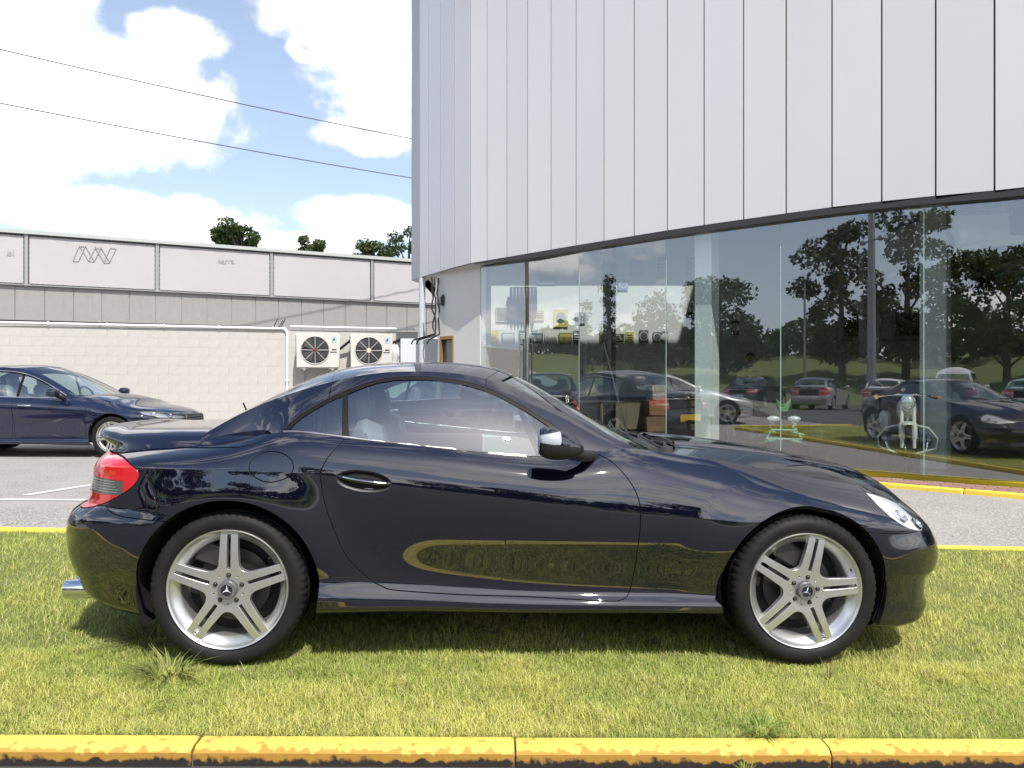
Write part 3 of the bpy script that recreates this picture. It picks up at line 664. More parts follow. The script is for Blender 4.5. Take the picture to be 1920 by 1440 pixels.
    mb = MB(); mb.box((.42, 0, .78), (.40, 1.38, .16), (0, R(6), 0), .05); mb.box((.36, .36, .87), (.18, .36, .07), (0, R(12), 0), .03); mb.build('dashboard', M_int, root)
    for sy in (-.36, .36):
        mb = MB(); mb.box((-.35, sy, .54), (.50, .48, .15), (0, R(-6), 0), .05); mb.box((-.66, sy, .76), (.15, .47, .50), (0, R(-17), 0), .06); st = mb.build('seat', M_seat, root)
        mb = MB(); mb.box((-.755, sy, 1.055), (.09, .26, .15), (0, R(-14), 0), .035); mb.build('headrest', M_seat, st)
        for q in (-.06, .06): mb = MB(); mb.cyl((-.735, sy+q, .96), (-.75, sy+q, 1.0), .006, n=8); mb.build('headrest_post', M_chr, st)
    mb = MB(); cs_, sn_ = math.cos(R(24)), math.sin(R(24)); ring = []
    for k in range(33): a = 2*math.pi*k/32; ring.append((.12-.185*math.sin(a)*sn_, .36+.185*math.cos(a), .87+.185*math.sin(a)*cs_))
    mb.tube(ring, .014, 8, caps=False); mb.tube([(.12, .20, .87), (.14, .36, .86), (.12, .52, .87)], .012, 8); mb.tube([(.14, .36, .86), (.30, .36, .80)], .025, 10); mb.build('steering_wheel', M_blk, root)
    for sgn in (-1, 1): mb = MB(); mb.box((-.15, sgn*.735, .66), (1.05, .06, .40), ch=.02); mb.box((-.2, sgn*.69, .72), (.55, .06, .05), ch=.015); mb.build('door_lining', mat('door_card', (.30, .30, .29), .55), root)
    for sgn in (-1, 1): mb = MB(); mb.lathe([(.055, .0), (.058, .004), (.05, .016), (.0, .016)], (-.93, sgn*.37, .99), (1, 0, .1), 20) ; mb.tube([(-.93, sgn*.37-.15, .93), (-.93, sgn*.37-.14, 1.08), (-.93, sgn*.37-.08, 1.15), (-.93, sgn*.37+.08, 1.15), (-.93, sgn*.37+.14, 1.08), (-.93, sgn*.37+.15, .93)], .022, 10); mb.build('roll_hoop', M_blk, root)
    mb = MB(); mb.tube([(-.02, 0, 1.19), (.01, 0, 1.15)], .006, 6); mb.box((.02, 0, 1.135), (.03, .22, .06), ch=.012); mb.build('interior_mirror', M_blk, root)
    # exhausts, aerial, wipers
    for sgn in (-1, 1):
        mb = MB(); mb.lathe([(.036, .0), (.041, .0), (.043, -.004), (.043, -.16), (.034, -.16), (.034, -.004)], (-2.045, sgn*.50, .215), (-1, 0, -.03), 28, close=True); mb.build('exhaust_tip', M_chr, root, 40)
    mb = MB(); mb.tube([(-1.46, .25, .945), (-1.505, .25, 1.045)], [.007, .005], 8); mb.build('aerial', M_blk, root)
    for sy in (-.38, .18):
        mb = MB(); mb.tube([(.70, sy, .895), (.62, sy-.10, .915), (.58, sy-.22, .918)], [.012, .009, .006], 8); mb.tube([(.60, sy-.33, .905), (.585, sy, .935)], .006, 6); mb.lathe([(.0, .016), (.018, .012), (.022, 0)], (.70, sy, .89), (0, 0, 1), 14); mb.build('wiper', M_blk, root)
    mb = MB()
    mb.lathe([(0, .004), (.010, .003), (.011, 0)], (1.985, -.43, .425), (.8, -.6, 0), 16); mb.build('parking_sensor', M_blk, root)
    # wheels; the faces stand a little inside the arches
    for x, turn in ((-1.216, 0.0), (1.200, R(13))):
        make_wheel(root, (x, -.862, .315), turn)
    for x, turn in ((-1.216, .4), (1.200, .9)):
        make_wheel(root, (x, .862, .315), turn, near=False)
    return root
roadster = build_slk()
# ------------------------------------------------------------------ other cars: one generator, own proportions for each
class Shape: pass
def car_shape(L=4.92, W=1.85, H=1.46, wb=2.84, fo=.93, hood=(.96, .80, .70), belt=(.93, .97), deck=1.02, tail=.90, xs=(.80, -.12, -1.05, -1.75), bottom=.19, rt=.325, nose=2.5, rearn=3.2, nose_drop=.0):
    """xs: windscreen base, roof front, roof rear, rear-window base"""
    s = Shape(); h = wb/2; s.h = h; s.W = W/2; s.rt = rt; s.H = H; xf = h+fo; xr = xf-L; s.xf, s.xr = xf, xr; xa, xb, xc, xd = xs; s.xs = xs
    hw = W/2
    s.zb = pspl([xr-.05, xr+.25, xd-.05, xd+.45, xb-.05, xa-.15, xa+.1, (xa+h)/2+.2, h+.15, xf-.35, xf-.12, xf+.05], [tail-.02, tail+.02, deck-.03, belt[1]+.005, belt[0]+.01, belt[0]-.005, hood[0]-.02, (hood[0]+hood[1])/2+.005, hood[1]-.005, hood[2]+.02, hood[2]-.04, hood[2]-.08])
    s.zc = nspl([xr-.05, -h, 0, h, xf], [tail-.14, belt[1]-.16, belt[0]-.16, hood[1]-.12, hood[2]-.16])
    s.yb = nspl([xr-.05, -h-.2, 0, xa, h, xf], [hw-.20, hw-.14, hw-.085, hw-.13, hw-.17, hw-.24])
    s.ww = nspl([xr-.05, -h, 0, h, xf], [hw-.025, hw-.006, hw-.008, hw-.012, hw-.04])
    s.zst = nspl([xr, -h, 0, h, xf], [bottom+.16, bottom+.13, bottom+.10, bottom+.11, bottom+.10])
    s.zs = nspl([xr, xr+.4, -h+.4, h-.4, xf-.4, xf], [bottom+.08, bottom+.02, bottom, bottom, bottom-.01, bottom+.02])
    m = (tail+bottom)/2
    s.xer = pspl([bottom, bottom+.12, m-.05, m+.06, m+.12, tail, tail+.1], [xr+.14, xr+.05, xr, xr+.01, xr+.05, xr+.10, xr+.13])
    s.xef = pspl([bottom-.05, bottom+.08, bottom+.25, hood[2]-.12, hood[2], hood[2]+.15], [xf-.10, xf-.03, xf, xf-.02, xf-.07, xf-.14])
    s.nr, s.nf = rearn, nose; s.x0r, s.x0f = -h-.10, h+.02
    s.hood, s.deck, s.belt, s.tail = hood, deck, belt, tail
    # cabin arcs
    zE = H-.055; yE = hw-.31
    pts = [(xd+.02, hw-.20, deck-.03), (xd+(xc-xd)*.42, hw-.245, deck+(zE-deck)*.56), (xc, yE-.0, zE-.045), ((xb+xc)/2, yE+.01, zE+.004), (xb, yE, zE-.035), (xb+(xa-xb)*.5, hw-.245, zE-.035-(zE-.035-hood[0])*.44), (xa-.02, hw-.165, hood[0]-.02)]
    s.ea = np.array(pts); d = np.concatenate([[0], np.cumsum(np.linalg.norm(np.diff(s.ea, axis=0), axis=1))]); t = np.linspace(0, d[-1], 120); s.arc = np.stack([nspl(d, s.ea[:, k])(t) for k in range(3)], 1)
    s.cp = nspl([xd-.12, xd+(xc-xd)*.40, xc, (xb+xc)/2, xb+.06, xb+(xa-xb)*.55, xa+.18], [deck+.0, deck+(H-deck)*.56, H-.025, H, H-.03, H-.03-(H-hood[0])*.40, hood[0]])
    s.xcm = pspl([xd+.02, xc, xb, xa-.02], [xd-.12, xc-.02, xb+.07, xa+.18])
    return s
def car_y(s, x, z):
    zc, zb, yb, Wd, zst, zs = s.zc(x), s.zb(x), s.yb(x), s.ww(x), s.zst(x), s.zs(x)
    u = np.clip((z-zc)/np.maximum(zb-zc, .05), 0, 1.2); ku = .10*(zb-zc); up = ku*u+(Wd-yb-ku)*u**2.4
    w = np.clip((zc-z)/(zc-zst), 0, 1); lo = .045*(w*w*(3-2*w)); q = np.clip((zst-z)/(zst-zs), 0, 1)
    y = Wd-np.where(z > zc, up, lo)+.02*sstep(0, .5, q)-.05*np.clip((q-.7)/.3, 0, 1)**2
    for xc in (-s.h, s.h):
        r = np.hypot(x-xc, z-s.rt+.02); y = y+.018*sstep(s.rt+.22, s.rt+.035, r)*sstep(.2, .5, z)
    return y
def car_side(s, NC=190, k=1.0):
    v = np.concatenate([np.linspace(0, 1, 10)[:-1], np.linspace(1, 2, 24)[:-1], np.linspace(2, 3, 22)]); rows = []
    n1 = 36; th = np.linspace(0, math.pi/2, n1)
    for vv in v:
        kk = min(int(vv), 2); t = vv-kk
        def zz(x):
            f = (s.zs(x), s.zst(x), s.zc(x), s.zb(x)); return f[kk]+(f[kk+1]-f[kk])*t
        xer = float(s.xer(zz(s.xr+.08))); xef = float(s.xef(zz(s.xf-.08)))
        xr = s.x0r-(s.x0r-xer)*np.cos(th[:-1])**(2/s.nr); fr = np.sin(th[:-1])**(2/s.nr); xf = s.x0f+(xef-s.x0f)*np.sin(th[1:])**(2/s.nf); ff = np.cos(th[1:])**(2/s.nf)
        xm = np.linspace(s.x0r, s.x0f, NC-2*n1+2); x = np.concatenate([xr, xm, xf]); fac = np.concatenate([fr, np.ones(len(xm)), ff]); z = zz(x)
        rows.append(np.stack([x, -car_y(s, x, z)*fac, z], 1))
    return np.array(rows)
def car_top(s, loop, NS=26):
    x, y, z = loop[:, 0], loop[:, 1], loop[:, 2]; g = np.linspace(0, 1, NS)[:, None]; xa, xb, xc, xd = s.xs
    zc = pspl([s.xr, s.xr+.12, s.xr+.3, xd, xd+.3, xa-.1, xa+.2, (xa+s.h)/2+.2, s.h+.1, s.xf-.3, s.xf-.1, s.xf], [s.tail, s.tail+.055, (s.tail+s.deck)/2+.04, s.deck+.02, s.deck+.03, s.hood[0]+.03, s.hood[0]+.03, (s.hood[0]+s.hood[1])/2+.05, s.hood[1]+.045, s.hood[2]+.055, s.hood[2]+.0, s.hood[2]-.06])
    xC = np.clip(x, s.xr+.10, s.xf-.09); e = 1-(1-g)**2.4
    return np.stack([x[None]+(xC-x)[None]*e, y[None]*(1-g), z[None]+(zc(xC)-z)[None]*e], 2)
def make_car(name, label, s, paint, loc, yaw, group=None, detail=2, doors=None, rim=M_alu, rear_lamp=True, saloon=True, plate=None, glass_m=None, windows=None, lamp_z=None, z0=0.0, chrome=False, pit=0.0, star=False):
    root = thing(name, label, 'car', loc, (0, pit, yaw), group); gm = glass_m or M_carglass
    P = car_side(s); side = Surf.grid(P); full = side; ra = s.rt+.045
    for xc in (-s.h, s.h): side = side.clip(ra-np.hypot(side.Q[:, 0]-xc, side.Q[:, 1]-s.rt+.0))
    xa, xb, xc_, xd = s.xs; fw = lambda A: np.concatenate([A, (A*[1, -1, 1])[::-1][1:]])
    if saloon: TL = closed([(s.xr-.1, s.tail-.19), (s.xr-.1, s.tail-.01), (s.xr+.20, s.tail-.005), (s.xr+.40, s.tail-.06), (s.xr+.30, s.tail-.17)], 60)
    else: TL = closed([(s.xr-.1, s.tail-.30), (s.xr-.1, s.tail+.02), (s.xr+.10, s.tail+.03), (s.xr+.26, s.tail-.02), (s.xr+.24, s.tail-.20), (s.xr+.10, s.tail-.30)], 60)
    hz = s.hood[2]; HL = pol((s.xf-.62, hz+.045), (s.xf-.45, hz+.055), (s.xf-.02, hz-.0), (s.xf+.1, hz-.03), (s.xf+.1, hz-.11), (s.xf-.1, hz-.105), (s.xf-.30, hz-.075), (s.xf-.5, hz-.02))
    if lamp_z: HL = HL+np.array(lamp_z)
    g = .003
    tl = side.inside(TL, g); body = side.outside(TL, g); hl = body.inside(HL, g); body = body.outside(HL, g)
    # keep the lamps off the number-plate zone
    tl = tl.clip(.42-np.abs(tl.V[:, 1])) if True else tl
    dl = []
    for (d0, d1, c) in (doors or []):
        dp = closed([(d0, 1.3), (d0-.005, s.zc(d0)), (d0+.02, .55), (d0+c, .34), (d0+c+.08, s.zst(d0)+.02), ((d0+d1)/2, s.zst(0)+.005), (d1-.06, s.zst(d1)+.015), (d1-.01, .40), (d1+.01, .6), (d1, s.zc(d1)), (d1-.05, 1.3)], 110)
        dl.append(body.inside(dp, g)); body = body.outside(dp, g)
    bodyf = body.flange(.02)
    from_surf('body', bodyf+bodyf.mirror(), paint, root)
    for sg in (0, 1):
        mr = (lambda q: q) if sg == 0 else (lambda q: q.mirror()); ys = 1 if sg else -1
        for d_, (d0, d1, c) in zip(dl, doors or []):
            do = from_surf('door', mr(d_.flange(.014)), paint, root)
            x0 = d0+.08; zz = float(s.zc(x0))+.045; yy = float(car_y(s, np.array(x0), np.array(zz))); mb = MB(); mb.tube([(x0, ys*(yy-.005), zz), (x0+.03, ys*(yy+.03), zz), (x0+.17, ys*(yy+.03), zz-.006), (x0+.20, ys*(yy-.005), zz-.006)], .011, 8); mb.build('handle', paint if not chrome else M_chr, do, 60)
        t_ = from_surf('tail_lamp', mr(tl.flange(.02)), M_red, root)
        bq = tl.clip(np.maximum(np.abs(tl.Q[:, 1]-(s.tail-.115))-.014, tl.Q[:, 0]-(s.xr+.30))).offset(.002)
        if len(bq.T): from_surf('lamp_band', mr(bq), mat('lamp_white', (.75, .74, .72), .15, coat=1), t_)
        h_ = from_surf('headlight', mr(hl), M_lens, root); from_surf('reflector', mr(hl.offset(-.03)), mat('lamp_bowl', (.62, .63, .64), .2, .8), h_)
        if detail > 1:
            mb = MB()
            for hx, hzz in ((s.xf-.36, hz-.012), (s.xf-.20, hz-.035)):
                i_ = int(np.argmin((hl.Q[:, 0]-hx)**2+(hl.Q[:, 1]-hzz)**2)); pn = hl.N[i_]*[1, -ys, 1]; pv = hl.V[i_]*[1, -ys, 1]-pn*.028
                mb = MB(); mb.lathe([(.046, .012), (.042, .014), (.03, .002), (0, .004)], tuple(pv), tuple(pn), 20); mb.build('projector', M_chr, h_, 40)
        mx, mz = xa-.22, s.belt[0]+.085; mb = MB(); mb.ell((mx, ys*(s.W+.085), mz), (.085, .105, .068), 20, 12, ex=.8); mo = mb.build('door_mirror', paint, root, 60); mb = MB(); mb.tube([(mx+.03, ys*(s.W+.05), mz-.05), (mx+.06, ys*(s.W-.10), mz-.10)], [.03, .035], 8); mb.build('mirror_arm', M_blk, mo, 60)
    # bonnet and boot
    tp = car_top(s, P[-1]); F2 = fw(tp); T2 = Surf.grid(F2, F2[:, :, :2])
    ho = T2.clip(xa+.10-.10*np.clip(np.abs(T2.Q[:, 1])/.7, 0, 1)**2-T2.Q[:, 0]); from_surf('bonnet', ho.flange(.02), paint, root)
    bo = T2.clip(T2.Q[:, 0]-xd-.25); from_surf('boot_lid', bo.flange(.02), paint, root)
    # cabin
    A = s.arc; gs = np.linspace(0, 1, 28)[:, None]; xC = s.xcm(A[:, 0]); e = 1-(1-gs)**2.2
    cp = np.stack([A[None, :, 0]+(xC-A[:, 0])[None]*e, -A[None, :, 1]*(1-gs), A[None, :, 2]+(s.cp(xC)-A[:, 2])[None]*e], 2); cq = np.stack([np.repeat(A[None, :, 0], 28, 0), A[None, :, 1]*(0*e+1)-A[None, :, 1]*(1-gs)], 2)
    CT = Surf.grid(fw(cp), np.concatenate([cq, cq[::-1][1:]])); zE = nspl(A[::4, 0], A[::4, 2]); yE = nspl(A[::4, 0], A[::4, 1])
    x = np.linspace(A[0, 0]+.004, A[-1, 0]-.004, 130)[None]; q = np.linspace(-.10, 1, 36)[:, None]; zb = s.zb(x)-.01; h = np.maximum(zE(x)-zb, .004); z = zb+h*q; yb = s.yb(x)-.01; y = yb+(yE(x)-yb)*q+.06*h/.4*q*(1-q)
    CS = Surf.grid(np.stack([x*np.ones_like(q), -y, z], 2))
    wb_ = np.maximum(.055-CT.Q[:, 1], np.maximum(xb-.005-CT.Q[:, 0], CT.Q[:, 0]-xa+.03)); rb_ = np.maximum(.07-CT.Q[:, 1], np.maximum(CT.Q[:, 0]-xc_+.05, xd+.08-CT.Q[:, 0]))
    ws = CT.clip(wb_+.003).offset(-.004); rw = CT.clip(rb_+.003).offset(-.004)
    ff_ = CT.clip(-np.minimum(wb_, rb_)); 
    zt = lambda xx: float(zE(xx))-.06
    gx0, gx1 = (xd+.42, xa-.16) if saloon else (xd+.22, xa-.16)
    xs_ = np.linspace(gx0, gx1, 26); WF = np.array([(xx, zt(xx)) for xx in xs_]+[(gx1+.02, .4), (gx0-.02, .4)])
    cs_out = CS.outside(WF, 0); rl = cs_out.flange(.015); from_surf('roof', ff_.flange(.012)+rl+rl.mirror(), paint, root)
    from_surf('windscreen', ws, M_screen, root); from_surf('rear_window', rw, M_screen, root)
    cuts = sorted([d0 for d0, d1, c in (doors or [])]+([] if not doors else [])); posts = [c_+.02 for c_ in cuts if gx0+.1 < c_ < gx1-.1]
    edges = [gx0+.018]+[p for p in posts]+[gx1-.012]
    for sg in (0, 1):
        mr = (lambda q_: q_) if sg == 0 else (lambda q_: q_.mirror()); ys = 1 if sg else -1; rest = CS.inside(WF, 0)
        for a, b in zip(edges[:-1], edges[1:]):
            xs2 = np.linspace(a+.022, b-.022, 12); poly = np.array([(xx, zt(xx)-.022) for xx in xs2]+[(b-.022, .4), (a+.022, .4)]); gl = CS.inside(poly, -.001)
            if len(gl.T): from_surf('side_window', mr(gl.offset(-.007)), gm, root)
            rest = rest.outside(poly, 0)
        from_surf('window_seal', mr(rest.offset(-.004)), M_seal, root)
        mb = MB(); mb.tube([(xx, ys*(float(s.yb(xx))+.002), float(s.zb(xx))+.002) for xx in np.linspace(gx0, gx1, 24)], .008, 6)
        if chrome: mb.tube([(xx, ys*float(-np.interp(xx, CS.V[::1][:0, 0], CS.V[:0, 1])) if False else ys*(float(yE(xx))+.032), zt(xx)+.004) for xx in np.linspace(gx0, gx1, 26)], .007, 6)
        mb.build('window_trim', M_chr if chrome else M_seal, root, 60)
        sh = full
        sh = sh.outside(HL, 0)
        for xc in (-s.h, s.h): sh = sh.clip(ra-.004-np.hypot(sh.Q[:, 0]-xc, sh.Q[:, 1]-s.rt))
        from_surf('inner_shell', mr(sh.offset(-.018)), M_dark, root)
    mb = MB(); mb.box((0, 0, .30), (2*s.h-2*ra-.06, 2*s.W-.16, .14)); mb.box((0, 0, .34), (s.xf-s.xr-.5, 1.0, .2)); mb.build('underbody', M_dark, root)
    for xc in (-s.h, s.h):
        for ys in (-1, 1):
            mb = MB(); n_ = 20; v = []; f = []
            for k in range(n_+1):
                a = R(-10)+R(200)*k/n_
                for yy in (s.W-.05, s.W-.36): v.append((xc+ra*math.cos(a), ys*yy, s.rt+ra*math.sin(a)))
            for k in range(n_): f.append((2*k, 2*k+1, 2*k+3, 2*k+2))
            f.append(tuple(range(1, 2*n_+2, 2))); mb.add(v, f); mb.build('wheel_arch_liner', M_dark, root, 60, fix=False)
            car_wheel(root, (xc, ys*(s.W-.035), s.rt), s.rt, rim, ys < 0, detail)
    # cabin furniture
    mb = MB(); mb.box(((xa+xd)/2, 0, .42), (xa-xd-.3, 1.3, .05)); mb.box((xa-.10, 0, s.belt[0]-.10), (.45, 2*s.W-.32, .16), ch=.04); mb.box((xd+.15, 0, s.deck-.03), (.5, 2*s.W-.5, .03)); mb.build('cabin_floor', M_int, root)
    for px_ in (xa-1.15, xa-2.0):
        for sy in (-.37, .37):
            mb = MB(); mb.box((px_+.25, sy, .55), (.5, .5, .16), ch=.05); mb.box((px_-.05, sy, .84), (.16, .48, .60), (0, R(-14), 0), .06); st = mb.build('seat', M_seat, root); mb = MB(); mb.box((px_-.14, sy, 1.20), (.09, .27, .17), (0, R(-10), 0), .04); mb.build('headrest', M_seat, st)
    mb = MB(); cx = xa-.50; ring = [(cx-.19*math.sin(a)*.4, .37+.19*math.cos(a), s.belt[0]+.0+.19*math.sin(a)*.9) for a in np.linspace(0, 2*math.pi, 25)]; mb.tube(ring, .015, 6, caps=False); mb.tube([(cx, .37, s.belt[0]), (cx+.3, .37, s.belt[0]-.08)], .03, 8); mb.build('steering_wheel', M_blk, root)
    # nose and tail furniture
    mb = MB(); zg = hz-.06
    mb.box((s.xf-.03, 0, (zg+.30)/2+.02), (.06, .62, zg-.30), (0, R(-6), 0), .03); gr = mb.build('grille', M_blk, root)
    mb = MB()
    for k in range(7): mb.box((s.xf+.002, 0, .36+k*(zg-.38)/6), (.012, .60, .008), (0, R(-6), 0))
    mb.build('grille_bars', M_chr, gr)
    mb = MB(); mb.box((s.xr+.012, 0, (s.tail+bottom_(s))/2+.02), (.02, .52, .115), ch=.004); pl = mb.build('number_plate', plate or mat('plate_white', (.75, .75, .72), .4), root)
    mb = MB(); mb.box((s.xr+.095, 0, s.tail-.03), (.02, 1.0, .018), ch=.004); mb.build('boot_trim', M_chr, root)
    if star:
        mb = MB(); v0 = len(mb.v); mb.lathe([(.040, 0), (.046, .006), (.052, 0)], n=32); star_tri(mb, (0, -.002, 0), .044, t=.006); mb.v = [(s.xr+.078+y_*1.0, x_, z_+s.tail+.022) for x_, y_, z_ in mb.v]; mb.build('emblem', M_chr, root, 30)
    return root
def bottom_(s): return float(s.zs(0))
WHEEL_CACHE = {}
def car_wheel(parent, loc, rt, rim, near, detail):
    key = (round(rt, 3), rim.name)
    if key not in WHEEL_CACHE:
        rr = rt-.085; mb = MB(); mb.lathe([(rr, -.01), (rr, .004), (rr-.01, .004), (rr-.02, -.02), (rr-.04, -.03), (rr-.045, -.17), (rr, -.18)], n=48)
        for k in range(5):
            a = math.pi/2+2*math.pi*k/5; u = Vector((math.cos(a), 0, math.sin(a))); w = Vector((-math.sin(a), 0, math.cos(a)))
            for sg in (-1, 1):
                p = [u*.03+w*sg*.004, u*.03+w*sg*.032, u*(rr-.012)+w*sg*.046, u*(rr-.012)+w*sg*.014]; mb.add([q+Vector((0, -.004, 0)) for q in p]+[q+Vector((0, .022, 0)) for q in p], [(0, 1, 2, 3), (7, 6, 5, 4), (0, 4, 5, 1), (1, 5, 6, 2), (2, 6, 7, 3), (3, 7, 4, 0)])
        mb.lathe([(0, .008), (.03, .008), (.075, .002), (.08, -.02)], n=32); a = mb.build('wheel', rim, None, 40)
        mb = MB(); w_ = .215; mb.lathe([(rr-.004, -.008), (rr+.01, .008), (rr+.04, .012), (rt-.012, .0), (rt-.002, -.02), (rt, -.06), (rt, -w_+.06), (rt-.01, -w_+.01), (rr, -w_)], n=64); mb.lathe([(0, -.09), (rr-.05, -.09)], n=32)
        b = mb.build('tyre', M_rub, a, 40); mb = MB(); mb.lathe([(.04, -.05), (.15, -.05), (.15, -.075)], n=32); c = mb.build('brake_disc', M_disc, a, 40)
        WHEEL_CACHE[key] = a; o = a
    else: o = copy_tree(WHEEL_CACHE[key])
    o.parent = parent; o.location = loc; o.rotation_euler = (0, random.uniform(0, 1.2), 0 if near else math.pi); return o
def cpaint(name, c, metal=.0, rough=.35):
    m = mat(name, c, rough, metal, coat=1.0, spec=.0, coat_rough=.015); m.node_tree.nodes['Principled BSDF'].inputs['Coat IOR'].default_value = 1.8; return m
# ------------------------------------------------------------------ ground
def gz(x, y):
    """lie of the land: the verge falls gently to the right, the forecourt behind is level"""
    x = np.asarray(x, float); y = np.asarray(y, float)
    sl = -.0165*np.clip(x, -9, 9)*(1-sstep(5.6, 7.4, y))*(1-sstep(1, 9, -y))
    return sl
def ground_z(x, y):
    x = np.asarray(x, float); y = np.asarray(y, float)
    return gz(x, y)-.065+.095*sstep(5.7, 7.3, y)
M_asph = mat('old_asphalt', (.33, .31, .285), .9, spec=.2, var=[(40, (.50, .475, .44), .10), (62, (.12, .115, .109), .08), (1.3, (.33, .313, .295), .22)], bump=(260, .55, .006), wear=(2.2, (.20, .19, .18), .66))
xs = np.unique(np.concatenate([np.linspace(-12, 12, 49), np.array([-900, -400, -150, -60, -30, -20, 20, 30, 60, 150, 400, 900.])])); ys = np.unique(np.concatenate([np.linspace(-10, 20, 61), np.array([-900, -400, -150, -60, -30, -20, 30, 60, 150, 400, 900.])]))
X, Y = np.meshgrid(xs, ys); gs_ = Surf.grid(np.stack([X, Y, ground_z(X, Y)], 2)); tag(from_surf('ground', gs_, M_asph), kind='structure')
# darker road surface in front of the verge
M_road = mat('road_asphalt', (.055, .054, .053), .8, spec=.3, var=[(160, (.13, .128, .122), .10), (1.1, (.070, .068, .065), .22)], bump=(240, .6, .006))
rx = np.linspace(-40, 40, 81); ry = np.concatenate([[-14, -12, -10, -8, -6, -5, -4, -3, -2, -1, 0, 1, 1.6, 2.0], [2.385]]); X, Yb = np.meshgrid(rx, ry); Y = np.where(Yb > 2.3, 2.385+.026*np.clip(X, -5.3, 6.7), Yb); tag(from_surf('road', Surf.grid(np.stack([X, Y, ground_z(X, Y)+.004], 2)), M_road), kind='structure')
# painted bay lines on the forecourt behind the verge
M_line = mat('worn_white_paint', (.62, .61, .58), .7, wear=(24, (.24, .23, .22), .56))
for (x0, y0, x1, y1) in ((-12.0, 7.55, -3.35, 7.25), (-8.2, 9.9, -8.9, 7.6), (-4.3, 9.9, -5.0, 7.6)):
    d = Vector((x1-x0, y1-y0, 0)); n = Vector((-d.y, d.x, 0)).normalized()*.05; mb = MB(); k = 14; v = []
    for i in range(k+1):
        p = Vector((x0, y0, 0))+d*i/k
        for s_ in (-1, 1): q = p+n*s_; v.append((q.x, q.y, float(ground_z(q.x, q.y))+.005))
    mb.add(v, [(2*i, 2*i+1, 2*i+3, 2*i+2) for i in range(k)]); tag(mb.build('parking_line', M_line), kind='structure')
# ------------------------------------------------------------------ kerbs of the verge
def kerb_mat(name, yellow, dirt, thr, zlo, zhi):
    m = mat(name, yellow, .75, var=[(5, tuple(c*.86 for c in yellow), .25), (60, tuple(c*1.06 for c in yellow), .2)], bump=(70, .35, .006), wear=(20, dirt, thr))
    t = m.node_tree; b = t.nodes['Principled BSDF']; src = b.inputs['Base Color'].links[0].from_socket
    tcn = t.nodes.new('ShaderNodeTexCoord'); sp = t.nodes.new('ShaderNodeSeparateXYZ'); t.links.new(tcn.outputs['Object'], sp.inputs[0]); nz = t.nodes.new('ShaderNodeTexNoise'); nz.inputs['Scale'].default_value = 26; nz.inputs['Detail'].default_value = 8; t.links.new(tcn.outputs['Object'], nz.inputs['Vector'])
    ad = t.nodes.new('ShaderNodeMath'); ad.operation = 'MULTIPLY_ADD'; t.links.new(nz.outputs[0], ad.inputs[0]); ad.inputs[1].default_value = .07; t.links.new(sp.outputs[2], ad.inputs[2])
    def layer(lo, hi, col, src):
        mr = t.nodes.new('ShaderNodeMapRange'); t.links.new(ad.outputs[0], mr.inputs[0]); mr.inputs[1].default_value = hi; mr.inputs[2].default_value = lo; mx = t.nodes.new('ShaderNodeMixRGB'); t.links.new(mr.outputs[0], mx.inputs[0]); t.links.new(src, mx.inputs[1]); mx.inputs[2].default_value = (*col, 1); return mx.outputs[0]
    src = layer(.0265, .031, (.42, .23, .035), src)      # old ochre paint on the face
    src = layer(-.006, .004, (.022, .017, .014), src)     # tar and moss along the foot
    t.links.new(src, b.inputs['Base Color']); return m
M_kerb = kerb_mat('kerb_yellow', (.56, .47, .085), (.34, .26, .10), .585, -.065, .0)
M_kerb2 = mat('kerb_yellow_far', (.72, .55, .06), .7, wear=(10, (.40, .30, .06), .62), bump=(60, .3, .006))
def kerb_line(name, y0, k, x0, x1, w, h, m, step, label=None, start=0.0, zoff=0.0, top=.004):
    """row of kerb stones running along x; base strip is the setting, every stone a piece of it"""
    def P(x): return Vector((x, y0+k*x, 0))
    root = MB(); v = []; n_ = 40
    for i in range(n_+1):
        p = P(x0+(x1-x0)*i/n_); z = float(gz(p.x, p.y))
        v += [(p.x, p.y-w/2+.01, z-h-.03), (p.x, p.y+w/2-.01, z-h-.03), (p.x, p.y+w/2-.01, z-.02+zoff), (p.x, p.y-w/2+.01, z-.02+zoff)]
    f = []
    for i in range(n_):
        for j in range(4): f.append((4*i+j, 4*i+(j+1) % 4, 4*i+4+(j+1) % 4, 4*i+4+j))
    root.add(v, f); ro = tag(root.build(name, mat('kerb_bed', (.16, .14, .11), .9)), kind='structure')
    me = None; x = x0+start; i = 0
    while x < x1:
        L = step; pc = P(x+L/2); z = float(gz(pc.x, pc.y))
        if me is None:
            mb = MB(); n = 12; b = .010; prof = [(-w/2, -h-.02), (-w/2-.004, -.014), (-w/2+.008, -.002), (-w/2+.02, top), (w/2-.012, top), (w/2, -.012), (w/2, -h-.02)]
            v = []; f = []; m_ = len(prof); ends = [-L/2+.003, -L/2+.012, L/2-.012, L/2-.003]
            for q, xx in enumerate(ends):
                sh = .006 if q in (0, 3) else 0
                for (a, c) in prof: v.append((xx, a*(1-sh*2), c-sh*.7))
            for q in range(3):
                for j in range(m_-1): f.append((q*m_+j, q*m_+j+1, (q+1)*m_+j+1, (q+1)*m_+j))
            f.append(tuple(range(m_))[::-1]); f.append(tuple(3*m_+j for j in range(m_))); mb.add(v, f); o = mb.build('kerb_stone', m, ro, 40); me = o.data
        else: o = link('kerb_stone', me, None, ro)
        dz = float(gz(x+L, pc.y)-gz(x, pc.y)); o.location = (pc.x, pc.y+random.uniform(-.003, .003), z+zoff+random.uniform(-.003, .003)); o.rotation_euler = (random.uniform(-.012, .012), -math.atan2(dz, L)+random.uniform(-.002, .002), math.atan(k)+random.uniform(-.002, .002)); x += L; i += 1
    return ro
FK, FK_K = 2.425, .026
